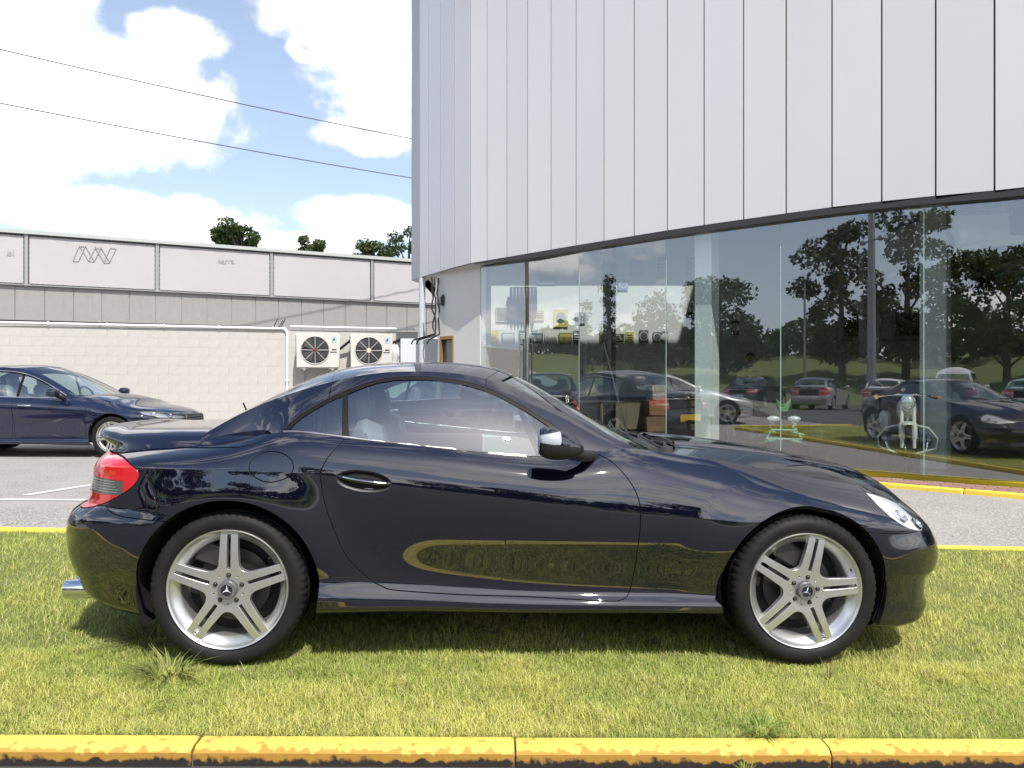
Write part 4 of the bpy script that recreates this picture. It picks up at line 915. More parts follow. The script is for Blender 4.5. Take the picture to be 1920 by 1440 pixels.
kerb_line('front_kerb', FK, FK_K, -5.3, 6.7, .085, .055, M_kerb, 1.03, start=.16)
kerb_line('back_kerb', 5.64, -.012, -5.3, 6.7, .085, .055, M_kerb2, 1.03)
for xe in (-5.35, 6.75):                                        # end kerbs of the verge
    ek = MB(); ek.box((0, 0, -.03), (.09, 3.2, .11), ch=.01); o = tag(ek.build('end_kerb', M_kerb2), kind='structure'); o.location = (xe, 4.03, float(gz(xe, 4))+.003)
# ------------------------------------------------------------------ lawn
M_soil = mat('lawn_soil', (.20, .19, .06), .95, var=[(55, (.36, .35, .11), .16), (6, (.17, .20, .055), .2), (140, (.09, .10, .03), .10)], bump=(60, .6, .02))
gx_ = np.linspace(-5.31, 6.71, 90); gy_ = np.linspace(0, 1, 30); X, T = np.meshgrid(gx_, gy_); Y = (FK+FK_K*X+.042)*(1-T)+(5.598-.012*X)*T
lz = gz(X, Y)-.014+.006*np.sin(X*5+Y*3)*np.sin(Y*7-X*2); tag(from_surf('lawn', Surf.grid(np.stack([X, Y, lz], 2)), M_soil), kind='structure')
def blade_mat(name, trans=.35):
    m = bpy.data.materials.new(name); m.use_nodes = True; t = m.node_tree; b = t.nodes['Principled BSDF']; at = t.nodes.new('ShaderNodeVertexColor'); at.layer_name = 'Col'
    t.links.new(at.outputs[0], b.inputs['Base Color']); b.inputs['Roughness'].default_value = .55; b.inputs['Specular IOR Level'].default_value = .3
    tr = t.nodes.new('ShaderNodeBsdfTranslucent'); t.links.new(at.outputs[0], tr.inputs[0]); ad = t.nodes.new('ShaderNodeMixShader'); ad.inputs[0].default_value = trans; t.links.new(b.outputs[0], ad.inputs[1]); t.links.new(tr.outputs[0], ad.inputs[2]); t.links.new(ad.outputs[0], t.nodes['Material Output'].inputs[0]); return m
M_blade = blade_mat('grass_blade')
def vnoise(x, y, s, seed):
    r = np.random.default_rng(seed); g = r.random((64, 64)); xf = (x*s) % 64; yf = (y*s) % 64; i = xf.astype(int); j = yf.astype(int); a = xf-i; b = yf-j; a = a*a*(3-2*a); b = b*b*(3-2*b); i2 = (i+1) % 64; j2 = (j+1) % 64
    return (g[i, j]*(1-a)+g[i2, j]*a)*(1-b)+(g[i, j2]*(1-a)+g[i2, j2]*a)*b
def blades(name, x, y, z, h, w, lean, az, colA, label=None, parent=None, bend=1.0):
    """one mesh of bent blades: 5 vertices, 3 triangles each"""
    n = len(x); dx, dy = np.cos(az), np.sin(az); sx, sy = -dy, dx; V = np.zeros((n, 5, 3))
    for k, (t, ww) in enumerate(((0, 1.), (0, -1.), (.55, .8), (.55, -.8), (1., 0.))):
        off = lean*(t**1.8)*bend; V[:, k, 0] = x+dx*off+sx*w*.5*ww; V[:, k, 1] = y+dy*off+sy*w*.5*ww; V[:, k, 2] = z+h*t*(1-.25*t*np.clip(lean/np.maximum(h, 1e-4), 0, 1.5))
    b = (np.arange(n)*5)[:, None]; T = np.concatenate([b+np.array([0, 1, 3]), b+np.array([0, 3, 2]), b+np.array([2, 3, 4])], 1).reshape(-1, 3)
    me = bpy.data.meshes.new(name); me.vertices.add(n*5); me.vertices.foreach_set('co', V.astype(np.float32).ravel()); m = len(T); me.loops.add(m*3); me.loops.foreach_set('vertex_index', T.astype(np.int32).ravel()); me.polygons.add(m); me.polygons.foreach_set('loop_start', np.arange(0, m*3, 3, dtype=np.int32)); me.polygons.foreach_set('loop_total', np.full(m, 3, np.int32)); me.polygons.foreach_set('use_smooth', np.ones(m, bool)); me.update(calc_edges=True)
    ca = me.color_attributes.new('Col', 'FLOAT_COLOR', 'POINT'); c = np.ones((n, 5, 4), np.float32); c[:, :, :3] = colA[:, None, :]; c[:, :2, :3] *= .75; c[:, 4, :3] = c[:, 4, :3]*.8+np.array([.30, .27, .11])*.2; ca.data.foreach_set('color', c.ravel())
    return link(name, me, M_blade, parent)
def lawn_blades():
    xs_, ys_ = [], []
    def scatter(n, x0, x1, y0, y1, keep):
        a = rng.uniform(x0, x1, n); b = rng.uniform(y0, y1, n); k = keep(a, b); xs_.append(a[k]); ys_.append(b[k])
    yb_ = lambda a: FK+FK_K*a+.036
    vis = lambda a, b: (np.abs(a) < .70*b+.10) & (b > yb_(a)) & (b < 5.60-.012*a)
    scatter(175000, -2.6, 2.6, 2.4, 3.2, vis); scatter(80000, -3.4, 3.4, 3.2, 4.2, vis); scatter(64000, -4.2, 4.2, 4.2, 5.65, vis)
    scatter(330000, -5.3, 6.7, 2.4, 5.65, lambda a, b: ~vis(a, b) & (b > yb_(a)) & (b < 5.6-.012*a) & (rng.random(len(a)) < np.clip(1.25-.30*(np.abs(a)-.70*b), .42, 1)))
    x = np.concatenate(xs_); y = np.concatenate(ys_)
    n = len(x); z = gz(x, y)-.012; n1 = vnoise(x+20, y+20, 1.6, 1); n2 = vnoise(x+20, y+20, 6.5, 2); n3 = vnoise(x+20, y+20, 17, 3)
    h = (.015+.016*n2+.012*n3)*rng.uniform(.6, 1.35, n)*(1+.15*(y-2.5)/3); far = np.clip((y-2.4)/2.5, 0, 1.3)
    # under the tyres the grass is pressed flat
    for wx, wy in ((-1.17, 3.03), (1.25, 3.15)):
        press = np.exp(-((x-wx)/.16)**2-((y-wy-.10)/.14)**2); h *= 1-.6*press
    w = (.0017+.0008*far+.0022*np.clip((np.abs(x)-.70*y)/1.2, 0, 1))*rng.uniform(.7, 1.4, n); lean = h*rng.uniform(.3, 1.5, n); az = rng.uniform(0, 2*math.pi, n)
    green = np.array([.40, .49, .10]); yel = np.array([.74, .71, .20]); dry = np.array([.80, .68, .36]); deep = np.array([.20, .31, .06])
    t = np.clip(.50+1.05*(n1-.5)+.7*(n2-.5)+rng.normal(0, .24, n), 0, 1)[:, None]; c = green*(1-t)+yel*t
    d = (rng.random(n) < .10+.18*np.clip(n3-.45, 0, 1))[:, None]; c = np.where(d, dry*rng.uniform(.75, 1.1, (n, 1)), c); g = (rng.random(n) < .10+.35*np.clip(.48-n1, 0, 1))[:, None]; c = np.where(g & ~d, deep, c); c = c*rng.uniform(.75, 1.2, (n, 1))
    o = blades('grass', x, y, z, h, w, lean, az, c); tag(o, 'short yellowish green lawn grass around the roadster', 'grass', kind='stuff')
lawn_blades()
def weed(name, label, cx, cy, n, hgt, spread, cols, wide=.006, group=None, seed=1, flat=.9):
    r = np.random.default_rng(seed); a = r.uniform(0, 2*math.pi, n); rad = spread*.25*np.sqrt(r.random(n)); x = rad*np.cos(a); y = rad*np.sin(a); h = hgt*r.uniform(.4, 1, n); ln = spread*r.uniform(.3, 1.0, n)
    c = np.array(cols)[r.integers(0, len(cols), n)]*r.uniform(.8, 1.2, (n, 1)); o = blades(name, x, y, np.zeros(n), h, wide*r.uniform(.6, 1.3, n), ln*flat, a+r.normal(0, .5, n), c); o.location = (cx, cy, float(gz(cx, cy))-.012); tag(o, label, 'weed', group); return o
gcol = [(.10, .19, .03), (.16, .24, .04), (.22, .28, .06)]; pcol = [(.34, .36, .13), (.22, .27, .07), (.12, .18, .035)]
weed('grass_tuft', 'bright green coarse grass tuft growing against the front kerb', .855, 2.535, 110, .075, .15, [(.14, .25, .035), (.20, .31, .05), (.26, .34, .08)], .005, seed=3)
weed('grass_tuft', 'long dark grass tuft leaning against the rear tyre of the roadster', -1.36, 2.95, 120, .13, .26, pcol, .007, seed=4)
weed('grass_tuft', 'tangled long grass behind the rear wheel below the rear bumper', -1.62, 3.30, 170, .10, .32, [(.10, .15, .03), (.16, .21, .05), (.30, .33, .12)], .006, seed=5)
weed('grass_tuft', 'pale dry stalks at the foot of the front tyre', 1.29, 3.02, 16, .11, .06, [(.42, .38, .18), (.35, .33, .14)], .004, seed=6)
weed('grass_tuft', 'few pale straws bent across the rear tyre', -1.04, 2.93, 12, .10, .12, [(.45, .42, .22), (.38, .38, .16)], .005, seed=8)
weed('kerb_weed', 'small yellowish weed growing from the gutter at the front kerb', .745, 2.355, 22, .075, .055, [(.34, .34, .08), (.25, .29, .06)], .0045, seed=7).location.z -= .05
weed('grass_tuft', 'yellow green leafy patch in the lawn near the front kerb', -1.32, 2.62, 90, .035, .14, [(.34, .38, .06), (.28, .34, .05)], .006, seed=9)
weed('grass_tuft', 'grey green low patch beside a kerb joint', -.80, 2.51, 60, .03, .10, [(.16, .20, .09), (.24, .27, .12)], .004, seed=10)
# ------------------------------------------------------------------ showroom building
M_clad = mat('pale_metal_cladding', (.60, .585, .60), .38, .15, var=(.7, (.62, .60, .61), .3), coat=.25, coat_rough=.25)
M_clads = [mat('pale_metal_cladding_%d' % k, c, r_, .15, var=(.5, tuple(x*.97 for x in c), .3), coat=.25, coat_rough=.25, bump=(1.5, .03, .01)) for k, (c, r_) in enumerate((((.665, .64, .645), .38), ((.65, .625, .63), .40), ((.675, .65, .65), .36), ((.66, .64, .65), .42)))]
M_clad_edge = mat('cladding_return', (.40, .40, .405), .45, .3)
M_flash = mat('dark_bronze_flashing', (.045, .042, .042), .4, .3)
M_soff = mat('soffit_grey', (.50, .50, .49), .5)
M_white = mat('white_render', (.66, .64, .61), .8, var=(2.2, (.62, .60, .565), .25), bump=(90, .12, .004))
M_glass = glass('showroom_glass', (.86, .94, .925), 1.52, 3.0)
M_gedge = mat('glass_edge', (.35, .48, .46), .2)
CL = np.array([(-1.877, 15.05), (-1.327, 14.16), (-1.023, 13.65), (-.715, 13.23), (-.373, 12.92), (.257, 12.3), (1.0, 11.576), (2.14, 10.49), (3.396, 9.436), (4.652, 8.382), (5.91, 7.33), (9.68, 4.16)])
cd_ = np.concatenate([[0], np.cumsum(np.linalg.norm(np.diff(CL, axis=0), axis=1))])
def cl(s_): return np.array([np.interp(s_, cd_, CL[:, 0]), np.interp(s_, cd_, CL[:, 1])])
def hbot(x): return float(np.interp(x, [2.6, 3.5, 3.9, 4.34, 4.77, 5.2, 5.4, 9.7], [3.345, 3.338, 3.332, 3.313, 3.286, 3.252, 3.238, 3.10]))
show = thing('showroom_building', 'modern car showroom with pale vertical metal cladding above a long glass front', 'building', (0, 0, 0))
TOPZ = 10.6
# seam positions along the front
seams = [0, .404, .954, 1.551, 2.108, 2.532, 3.018, 3.507, 4.025, 4.546, 5.082, 5.632, 6.186]
while seams[-1] < cd_[-1]-.6: seams.append(seams[-1]+.557)
NRM = lambda a, b: np.array([-(b-a)[1], (b-a)[0]])/np.linalg.norm(b-a)
def vquad_box(mb, a, b, z0a, z0b, z1, th, n):
    """vertical slab between plan points a and b, thickness th towards n"""
    p = [(a[0], a[1], z0a), (b[0], b[1], z0b), (b[0], b[1], z1), (a[0], a[1], z1)]; q = [(x+n[0]*th, y+n[1]*th, z) for x, y, z in p]
    mb.add(p+q, [(0, 1, 2, 3), (7, 6, 5, 4), (0, 4, 5, 1), (1, 5, 6, 2), (2, 6, 7, 3), (3, 7, 4, 0)]); return mb
for a_, b_ in zip(seams[:-1], seams[1:]):
    e = .006; a, b = cl(a_+e), cl(b_-e); n = NRM(a, b); n = n if n[1] > 0 else -n      # n points into the building
    j = random.uniform(-.002, .002); a2, b2 = a-n*j, b-n*j
    mb = MB(); f_ = .012; t = (b-a)/np.linalg.norm(b-a)
    # folded tray: face with small returns
    A0, B0 = a2+t*f_*.3, b2-t*f_*.3; z0a, z0b = hbot(a[0]), hbot(b[0])
    vquad_box(mb, A0, B0, z0a, z0b, TOPZ, .03, n); mb.build('cladding_panel', random.choice(M_clads), show, 30)
mb = MB()
for s0_, s1_ in zip(seams[:-1], seams[1:]):
    a, b = cl(s0_), cl(s1_); n = NRM(a, b); n = n if n[1] > 0 else -n; vquad_box(mb, a+n*.035, b+n*.035, hbot(a[0])+.05, hbot(b[0])+.05, TOPZ-.02, .05, n)
mb.build('cladding_backing', mat('seam_dark', (.10, .10, .105), .7), show)  # dark backing that shows in the gaps between the panels
# corner return at the left end
a = np.array((-2.10, 15.45)); b = CL[0]-np.array((.006, -.004)); n = np.array((.86, .5)); mb = MB(); vquad_box(mb, a, b, 3.345, 3.345, TOPZ, .03, n); mb.build('corner_panel', M_clad_edge, show)
# flashing strip along the lower edge from where the glass starts
mb = MB(); gl_s = [cd_[k] for k in range(4, len(CL))]
for s0_, s1_ in [(q0, q1) for q0, q1 in zip(seams[:-1], seams[1:]) if q0 > 3.2]:
    a, b = cl(s0_), cl(s1_); n = NRM(a, b); n = n if n[1] > 0 else -n; a, b = a-n*.004, b-n*.004
    vquad_box(mb, a, b, hbot(a[0])-.085, hbot(b[0])-.085, hbot(b[0])-.003, .10, n)
a, b = cl(2.108), cl(3.507); n = NRM(a, b); n = n if n[1] > 0 else -n; vquad_box(mb, a-n*.004, b-n*.004, 3.335, 3.26, 3.342, .1, n)
mb.build('fascia_flashing', M_flash, show)
# glass line
GLN = np.array([(-.56, 13.44), (.217, 12.56), (1.055, 11.655), (2.20, 10.57), (3.456, 9.516), (4.712, 8.462), (5.968, 7.408), (7.224, 6.354), (8.48, 5.30), (9.74, 4.24)])
# soffit between cladding edge and wall
mb = MB(); inner = [(-1.95, 15.9), (-1.46, 14.55), (-.56, 13.50), (.26, 12.62), (1.10, 11.72), (2.26, 10.64), (9.8, 4.3)]; outer = [(-2.10, 15.45), (-1.87, 15.06), (-.715, 13.25), (.262, 12.33), (1.03, 11.61), (2.16, 10.53), (9.70, 4.2)]
v = []; f = []
for (p, q) in zip(inner, outer): v += [(p[0], p[1], hbot(p[0])-.012), (q[0], q[1], hbot(q[0])-.012)]
for i in range(len(inner)-1): f.append((2*i, 2*i+1, 2*i+3, 2*i+2))
mb.add(v, f); mb.build('soffit', M_soff, show, fix=False)
# white rendered wall at the left end of the glass
mb = MB(); n = np.array((.64, .77)); vquad_box(mb, np.array((-1.46, 14.55)), np.array((-1.06, 14.04)), 0, 0, 1.0, .3, n); vquad_box(mb, np.array((-1.46, 14.55)), np.array((-.58, 13.46)), 2.08, 2.08, 3.36, .3, n); vquad_box(mb, np.array((-1.115, 14.11)), np.array((-.58, 13.46)), 0, 0, 2.079, .3, n); vquad_box(mb, np.array((-1.46, 14.55)), np.array((-1.40, 14.475)), .9, .9, 2.079, .3, n)
mb.build('rendered_wall', M_white, show)
mb = MB(); a, b = np.array((-1.40, 14.475)), np.array((-1.115, 14.11)); m_ = (a+b)/2
vquad_box(mb, a-n*.02, b-n*.02, 2.04, 2.04, 2.10, .06, n); vquad_box(mb, a-n*.02, a-n*.02+(b-a)*.09, 1.0, 1.0, 2.04, .06, n); vquad_box(mb, b-n*.02-(b-a)*.09, b-n*.02, 1.0, 1.0, 2.04, .06, n); wf = mb.build('window_frame', mat('timber_frame', (.30, .17, .06), .6), show)
mb = MB(); vquad_box(mb, a+n*.05, b+n*.05, 1.0, 1.0, 2.04, .01, n); mb.build('window_pane', mat('dark_window', (.05, .06, .075), .1, coat=1), show)
# rest of the shell so that the place is closed from every side
T40 = np.array((.766, -.643)); N40 = np.array((.643, .766)); FL = .11
IN_D = 7.6
c0 = np.array((-.58, 13.46)); c1 = np.array((-1.0, 18.0)); c3 = GLN[-1]+np.array((.1, -.05)); c2 = np.array((16.0, 18.0)); c4 = np.array((16.0, 5.6))
M_inwall = mat('interior_white', (.66, .66, .65), .7, var=(1.4, (.60, .60, .59), .25))
def wall_slab(name, a, b, z0, z1, m, th=.12):
    n = NRM(a, b); mb = MB(); vquad_box(mb, a, b, z0, z0, z1, th, n); return mb.build(name, m, show)
wall_slab('interior_wall', c1, c0, FL, 5.4, M_inwall, .1); wall_slab('back_wall', c2, c1, FL, 5.4, M_inwall, .15); wall_slab('interior_wall', c4, c2, FL, 5.4, M_inwall, .1); wall_slab('interior_wall', c3, c4, FL, 5.4, M_inwall, .1)
# ceiling and roof in bays; gaps with added, unseen rooflights brighten the interior
def xl(y): return float(np.interp(-y, -CL[:, 1], CL[:, 0]))
M_ceil = mat('ceiling_grey', (.45, .45, .45), .8); M_roof = mat('roof_grey', (.3, .3, .3), .8); M_rl = glass('added_rooflight_glass', (.9, .92, .92), 1.5, 1.0)
ymin = 4.35; bays = [(ymin, 9.4), (10.8, 12.4), (13.8, 15.2), (16.6, 18.3)]
for y0, y1 in bays:
    q = [(xl(y0)+.16, y0), (16.3, y0), (16.3, y1), (xl(y1)+.16, y1)]
    mb = MB(); mb.prism(q, lambda p: (p[0], p[1], 5.40), lambda p: (p[0], p[1], 5.52)); mb.build('ceiling_bay', M_ceil, show, 0); mb = MB(); mb.prism(q, lambda p: (p[0], p[1], TOPZ-.4), lambda p: (p[0], p[1], TOPZ-.3)); mb.build('roof_bay', M_roof, show, 0)
for (a0, y0), (y1, b0) in zip(bays[:-1], bays[1:]):
    q = [(xl(y0)+.16, y0), (6.2, y0), (6.2, y1), (xl(y1)+.16, y1)]; mb = MB(); mb.prism([(6.2, y0), (16.3, y0), (16.3, y1), (6.2, y1)], lambda p: (p[0], p[1], 5.40), lambda p: (p[0], p[1], 5.52)); mb.build('ceiling_bay', M_ceil, show, 0); mb = MB(); mb.prism([(6.2, y0), (16.3, y0), (16.3, y1), (6.2, y1)], lambda p: (p[0], p[1], TOPZ-.4), lambda p: (p[0], p[1], TOPZ-.3)); mb.build('roof_bay', M_roof, show, 0); mb = MB(); mb.add([(p[0], p[1], TOPZ-.35) for p in q], [(0, 1, 2, 3)]); mb.build('added_rooflight', M_rl, show, 0)
mb = MB()
for a, b, n, z0_ in (((-1.98, 15.5), (-1.98, 18.6), (1, 0), 3.40), ((-1.98, 18.6), (-1.25, 18.6), (0, -1), 3.40), ((-1.43, 14.72), (-1.25, 18.6), (1, 0), 0), ((-1.24, 18.6), (16.6, 18.6), (0, -1), 0), ((16.6, 18.6), (16.6, 5.2), (-1, 0), 0), ((16.6, 5.2), (9.9, 4.0), (0, 1), 0)): vquad_box(mb, np.array(a), np.array(b), z0_, z0_, TOPZ-.41 if z0_ or a[0] != -1.43 else 3.39, .2, np.array(n))
mb.add([(-1.98, 15.4, 3.40), (-1.2, 14.6, 3.40), (-1.2, 18.6, 3.40), (-1.98, 18.6, 3.40)], [(0, 1, 2, 3)])
mb.build('rear_wall', M_white, show)
# inside lintel above the glass
mb = MB()
for i in range(len(GLN)-1):
    a, b = GLN[i]+N40*.05, GLN[i+1]+N40*.05; vquad_box(mb, a, b, hbot(a[0])-.02, hbot(b[0])-.02, 5.5, .06, N40)
mb.build('lintel', mat('lintel_dark', (.09, .09, .095), .7), show)
fl = MB(); pf = [tuple(p) for p in GLN]+[tuple(c4), tuple(c2), tuple(c1)]; fl.prism(pf, lambda p: (p[0], p[1], FL), lambda p: (p[0], p[1], FL-.12)); tag(fl.build('showroom_floor', mat('polished_dark_floor', (.018, .020, .025), .14, var=[(1.6, (.030, .032, .038), .25)], bump=(14, .05, .004)), None, 0), kind='structure')
# panes
mbp = None
for i in range(len(GLN)-1):
    a, b = GLN[i], GLN[i+1]; t = (b-a)/np.linalg.norm(b-a); a2, b2 = a+t*.005, b-t*.005; n = NRM(a, b); n = n if n[1] > 0 else -n
    mb = MB(); za, zb_ = hbot(a[0])-.05, hbot(b[0])-.05
    mb.add([(a2[0], a2[1], FL+.022), (b2[0], b2[1], FL+.022), (b2[0], b2[1], zb_), (a2[0], a2[1], za)], [(0, 1, 2, 3)]); po = mb.build('glass_pane', M_glass, show, 0, fix=False)
    mb = MB(); vquad_box(mb, b-t*.004, b+t*.004, FL+.02, FL+.02, zb_, .012, n); mb.build('pane_edge', M_gedge if i not in (0,) else M_gedge, show)
    if i < 2:                                                     # entrance leaves: bar handles and patch fittings
        mb = MB(); k = .93 if i == 0 else .10; p = a+(b-a)*k-n*.05; mb.cyl((p[0], p[1], .85), (p[0], p[1], 1.95), .017, n=10)
        for zz_ in (.95, 1.85): q = p+n*.06; mb.cyl((p[0], p[1], zz_), (q[0], q[1], zz_), .012, n=8)
        mb.build('door_handle', mat('brushed_steel', (.6, .6, .6), .25, 1), show)
# yellow plinth kerb, brick strip, outer kerb along the front
M_ykerb = mat('bright_yellow_kerb', (.80, .60, .02), .6, wear=(12, (.62, .46, .03), .62)); M_brick = mat('red_paver', (.20, .11, .09), .85, var=(40, (.28, .17, .13), .2), wear=(30, (.34, .29, .24), .66), bump=(60, .3, .004))
def strip(name, off0, off1, z0, z1, m, kind='structure', ch=0, i0=2):
    mb = MB(); pts = [np.array(p) for p in GLN[i0:]]
    for a, b in zip(pts[:-1], pts[1:]):
        A, B = a-N40*off1, b-N40*off1; vquad_box(mb, A, B, z0, z0, z1, off1-off0, N40)
    return tag(mb.build(name, m), kind=kind)
strip('plinth_kerb', -.04, .075, .0, FL+.018, M_ykerb); strip('brick_strip', .0755, .52, .0, .070, mat('mortar', (.22, .19, .16), .9))
ko = strip('outer_kerb_bed', .52, .60, -.05, .055, mat('kerb_bed', (.16, .14, .11), .9))
okb = None; L0 = np.array(GLN[3])-T40*1.64; tot = 11.0; k = 0; me_k = None
while k*.9 < tot:
    p = L0+T40*(.45+k*.9)-N40*.565
    if me_k is None: mb = MB(); mb.box((0, 0, 0), (.894, .09, .12), ch=.012); o = mb.build('kerb_stone', M_kerb2, ko); me_k = o.data
    else: o = link('kerb_stone', me_k, None, ko)
    o.location = (p[0], p[1], .022+random.uniform(-.004, .004)); o.rotation_euler = (random.uniform(-.02, .02), 0, math.atan2(T40[1], T40[0])+random.uniform(-.006, .006)); k += 1
# brick pavers of the strip that the picture shows
bs = bpy.data.objects['brick_strip']; me_b = None
for i in range(34):
    for j in range(4):
        p = L0+T40*(3.4+i*.205+(.1 if j % 2 else 0))-N40*(.135+j*.105)
        if me_b is None: mb = MB(); mb.box((0, 0, 0), (.197, .097, .04), ch=.006); o = mb.build('brick', M_brick, bs); me_b = o.data
        else: o = link('brick', me_b, None, bs)
        o.location = (p[0], p[1], .062+random.uniform(-.003, .003)); o.rotation_euler = (random.uniform(-.012, .012), random.uniform(-.012, .012), math.atan2(T40[1], T40[0])+random.uniform(-.01, .01))
# columns just inside the glass
M_col = mat('column_white', (.70, .71, .70), .5)
for (x, y, w_, m_) in ((2.78, 10.55, .26, M_col), (1.62, 12.3, .16, mat('column_dark', (.05, .05, .055), .5)), (5.35, 9.35, .30, mat('column_grey', (.38, .38, .38), .5)), (7.9, 8.6, .30, M_col)):
    mb = MB(); mb.box((x, y, (FL+5.4)/2), (w_, w_, 5.4-FL), (0, 0, R(-40)), .01); mb.build('column', m_, show)
# ------------------------------------------------------------------ boundary wall with block courses
def plane_pt(a, b, t): return a+(b-a)*t
WA, WB = np.array((-14.5, 14.05)), np.array((-2.15, 16.88))
M_wall = mat('painted_blockwork', (.49, .47, .44), .85, spec=.2, var=[(.9, (.41, .39, .36), .28), (9, (.51, .49, .46), .25)], bump=(50, .35, .008))
def streak(m, zt):
    """dark rain streaks below the coping"""
    t = m.node_tree; b = t.nodes['Principled BSDF']; src = b.inputs['Base Color'].links[0].from_socket; tcn = t.nodes.new('ShaderNodeTexCoord'); mp = t.nodes.new('ShaderNodeMapping'); mp.inputs['Scale'].default_value = (5.5, 5.5, .35); t.links.new(tcn.outputs['Object'], mp.inputs[0]); nz = t.nodes.new('ShaderNodeTexNoise'); nz.inputs['Scale'].default_value = 2.0; nz.inputs['Detail'].default_value = 9; nz.inputs['Roughness'].default_value = .7; t.links.new(mp.outputs[0], nz.inputs['Vector'])
    sp = t.nodes.new('ShaderNodeSeparateXYZ'); t.links.new(tcn.outputs['Object'], sp.inputs[0]); mr = t.nodes.new('ShaderNodeMapRange'); t.links.new(sp.outputs[2], mr.inputs[0]); mr.inputs[1].default_value = zt-1.3; mr.inputs[2].default_value = zt; mr.inputs[3].default_value = .0; mr.inputs[4].default_value = .30
    ad = t.nodes.new('ShaderNodeMath'); ad.operation = 'ADD'; t.links.new(nz.outputs[0], ad.inputs[0]); t.links.new(mr.outputs[0], ad.inputs[1]); m2 = t.nodes.new('ShaderNodeMapRange'); t.links.new(ad.outputs[0], m2.inputs[0]); m2.inputs[1].default_value = .68; m2.inputs[2].default_value = .95; m2.inputs[4].default_value = .6
    mx = t.nodes.new('ShaderNodeMixRGB'); t.links.new(m2.outputs[0], mx.inputs[0]); t.links.new(src, mx.inputs[1]); mx.inputs[2].default_value = (.26, .24, .215, 1); t.links.new(mx.outputs[0], b.inputs['Base Color'])
streak(M_wall, 2.34)
bw = thing('boundary_wall', 'weathered off-white blockwork wall with rain streaks behind the parked saloon', 'wall', (0, 0, 0)); nW = NRM(WA, WB); nW = nW if nW[1] < 0 else -nW; dW = (WB-WA)/np.linalg.norm(WB-WA); LW = np.linalg.norm(WB-WA); aW = math.atan2(dW[1], dW[0])
mb = MB(); vquad_box(mb, WA-nW*.02, WB-nW*.02, -.05, -.05, 2.335, -.16, nW); mb.build('wall_core', M_wall, bw)
me_blk = {}
for r_ in range(12):
    z = .0+r_*.1955; x = 1.2-(.2 if r_ % 2 else 0)
    while x < LW-.05:
        L = min(.40, LW-x); key = round(L, 2)
        if key not in me_blk: mb = MB(); mb.box((0, 0, 0), (L-.0012, .05, .1945), ch=.0006); o = mb.build('block', M_wall, bw); me_blk[key] = o.data
        else: o = link('block', me_blk[key], None, bw)
        p = WA+dW*(x+L/2)+nW*(-.0155+random.uniform(-.0012, .0012)); o.location = (p[0], p[1], z+.0977); o.rotation_euler = (random.uniform(-.002, .002), 0, aW); x += L
mb = MB(); vquad_box(mb, WA-nW*.19, WB-nW*.19, 2.337, 2.337, 2.36, .2, nW); mb.build('coping', mat('coping_mortar', (.42, .40, .37), .9, wear=(8, (.2, .19, .17), .55)), bw)
def on_wall(u, out=0.0, z=0.0):
    """point on the wall face seen at horizontal direction u = X/Y"""
    t = (u*WA[1]-WA[0])/((WB-WA)[0]-u*(WB-WA)[1]); p = WA+(WB-WA)*t+nW*out; return p
M_pipe = mat('pvc_pipe_white', (.74, .73, .71), .5)
def pipe(name, label, pts, r, m, cat='pipe', clips=True, group=None):
    o = thing(name, label, cat, pts[0], group=group); p0 = Vector(pts[0]); mb = MB(); mb.tube([Vector(p)-p0 for p in pts], r, 10); mb.build('pipe_run', m, o, 60)
    if clips:
        for p, q in zip(pts[:-1], pts[1:]):
            L = (Vector(q)-Vector(p)).length
            for k in range(1, int(L/1.1)+1):
                c = Vector(p).lerp(Vector(q), k*1.1/L-.02)-p0; mb = MB(); d = (Vector(q)-Vector(p)).normalized()*.012; mb.tube([c-d, c+d], r*1.45, 10); mb.build('pipe_clip', m, o, 60)
    return o
pa, pb = on_wall((-10-960)/1387, .04), on_wall((534-960)/1387, .04); pc = on_wall((536-960)/1387, .04)
pipe('conduit', 'white plastic conduit along the wall top turning down beside the air conditioners', [(pa[0], pa[1], 2.42), (pb[0], pb[1], 2.385), (pb[0], pb[1], 2.385), (pc[0]+.03, pc[1]-.002, 2.30), (pc[0]+.03, pc[1]-.002, .35)], .030, M_pipe)
pd, pe = on_wall((545-960)/1387, .05), on_wall((778-960)/1387, .05); pipe('conduit', 'long pale pipe running along the wall top above the air conditioners', [(pd[0], pd[1], 2.435), (pe[0], pe[1], 2.42)], .024, M_pipe)
pf_, pg = on_wall((-10-960)/1387, -.08), on_wall((515-960)/1387, -.08); pipe('cable_run', 'thin black cable run lying on the coping of the wall', [(pf_[0], pf_[1], 2.475), (pg[0], pg[1], 2.42)], .018, M_blk, 'cable')
# stub of rods sticking up from the wall
rod = thing('rebar_stubs', 'three rusty dark rods sticking up from the wall top', 'rods', tuple(on_wall((508-960)/1387, -.1))+(2.34,))
for k, (dx, hh) in enumerate(((0, .26), (.12, .24), (.17, .27))): mb = MB(); mb.tube([(dx, 0, 0), (dx+.13, .02, hh)], .012, 6); mb.build('rod', mat('rusty_rod', (.05, .035, .03), .8), rod)
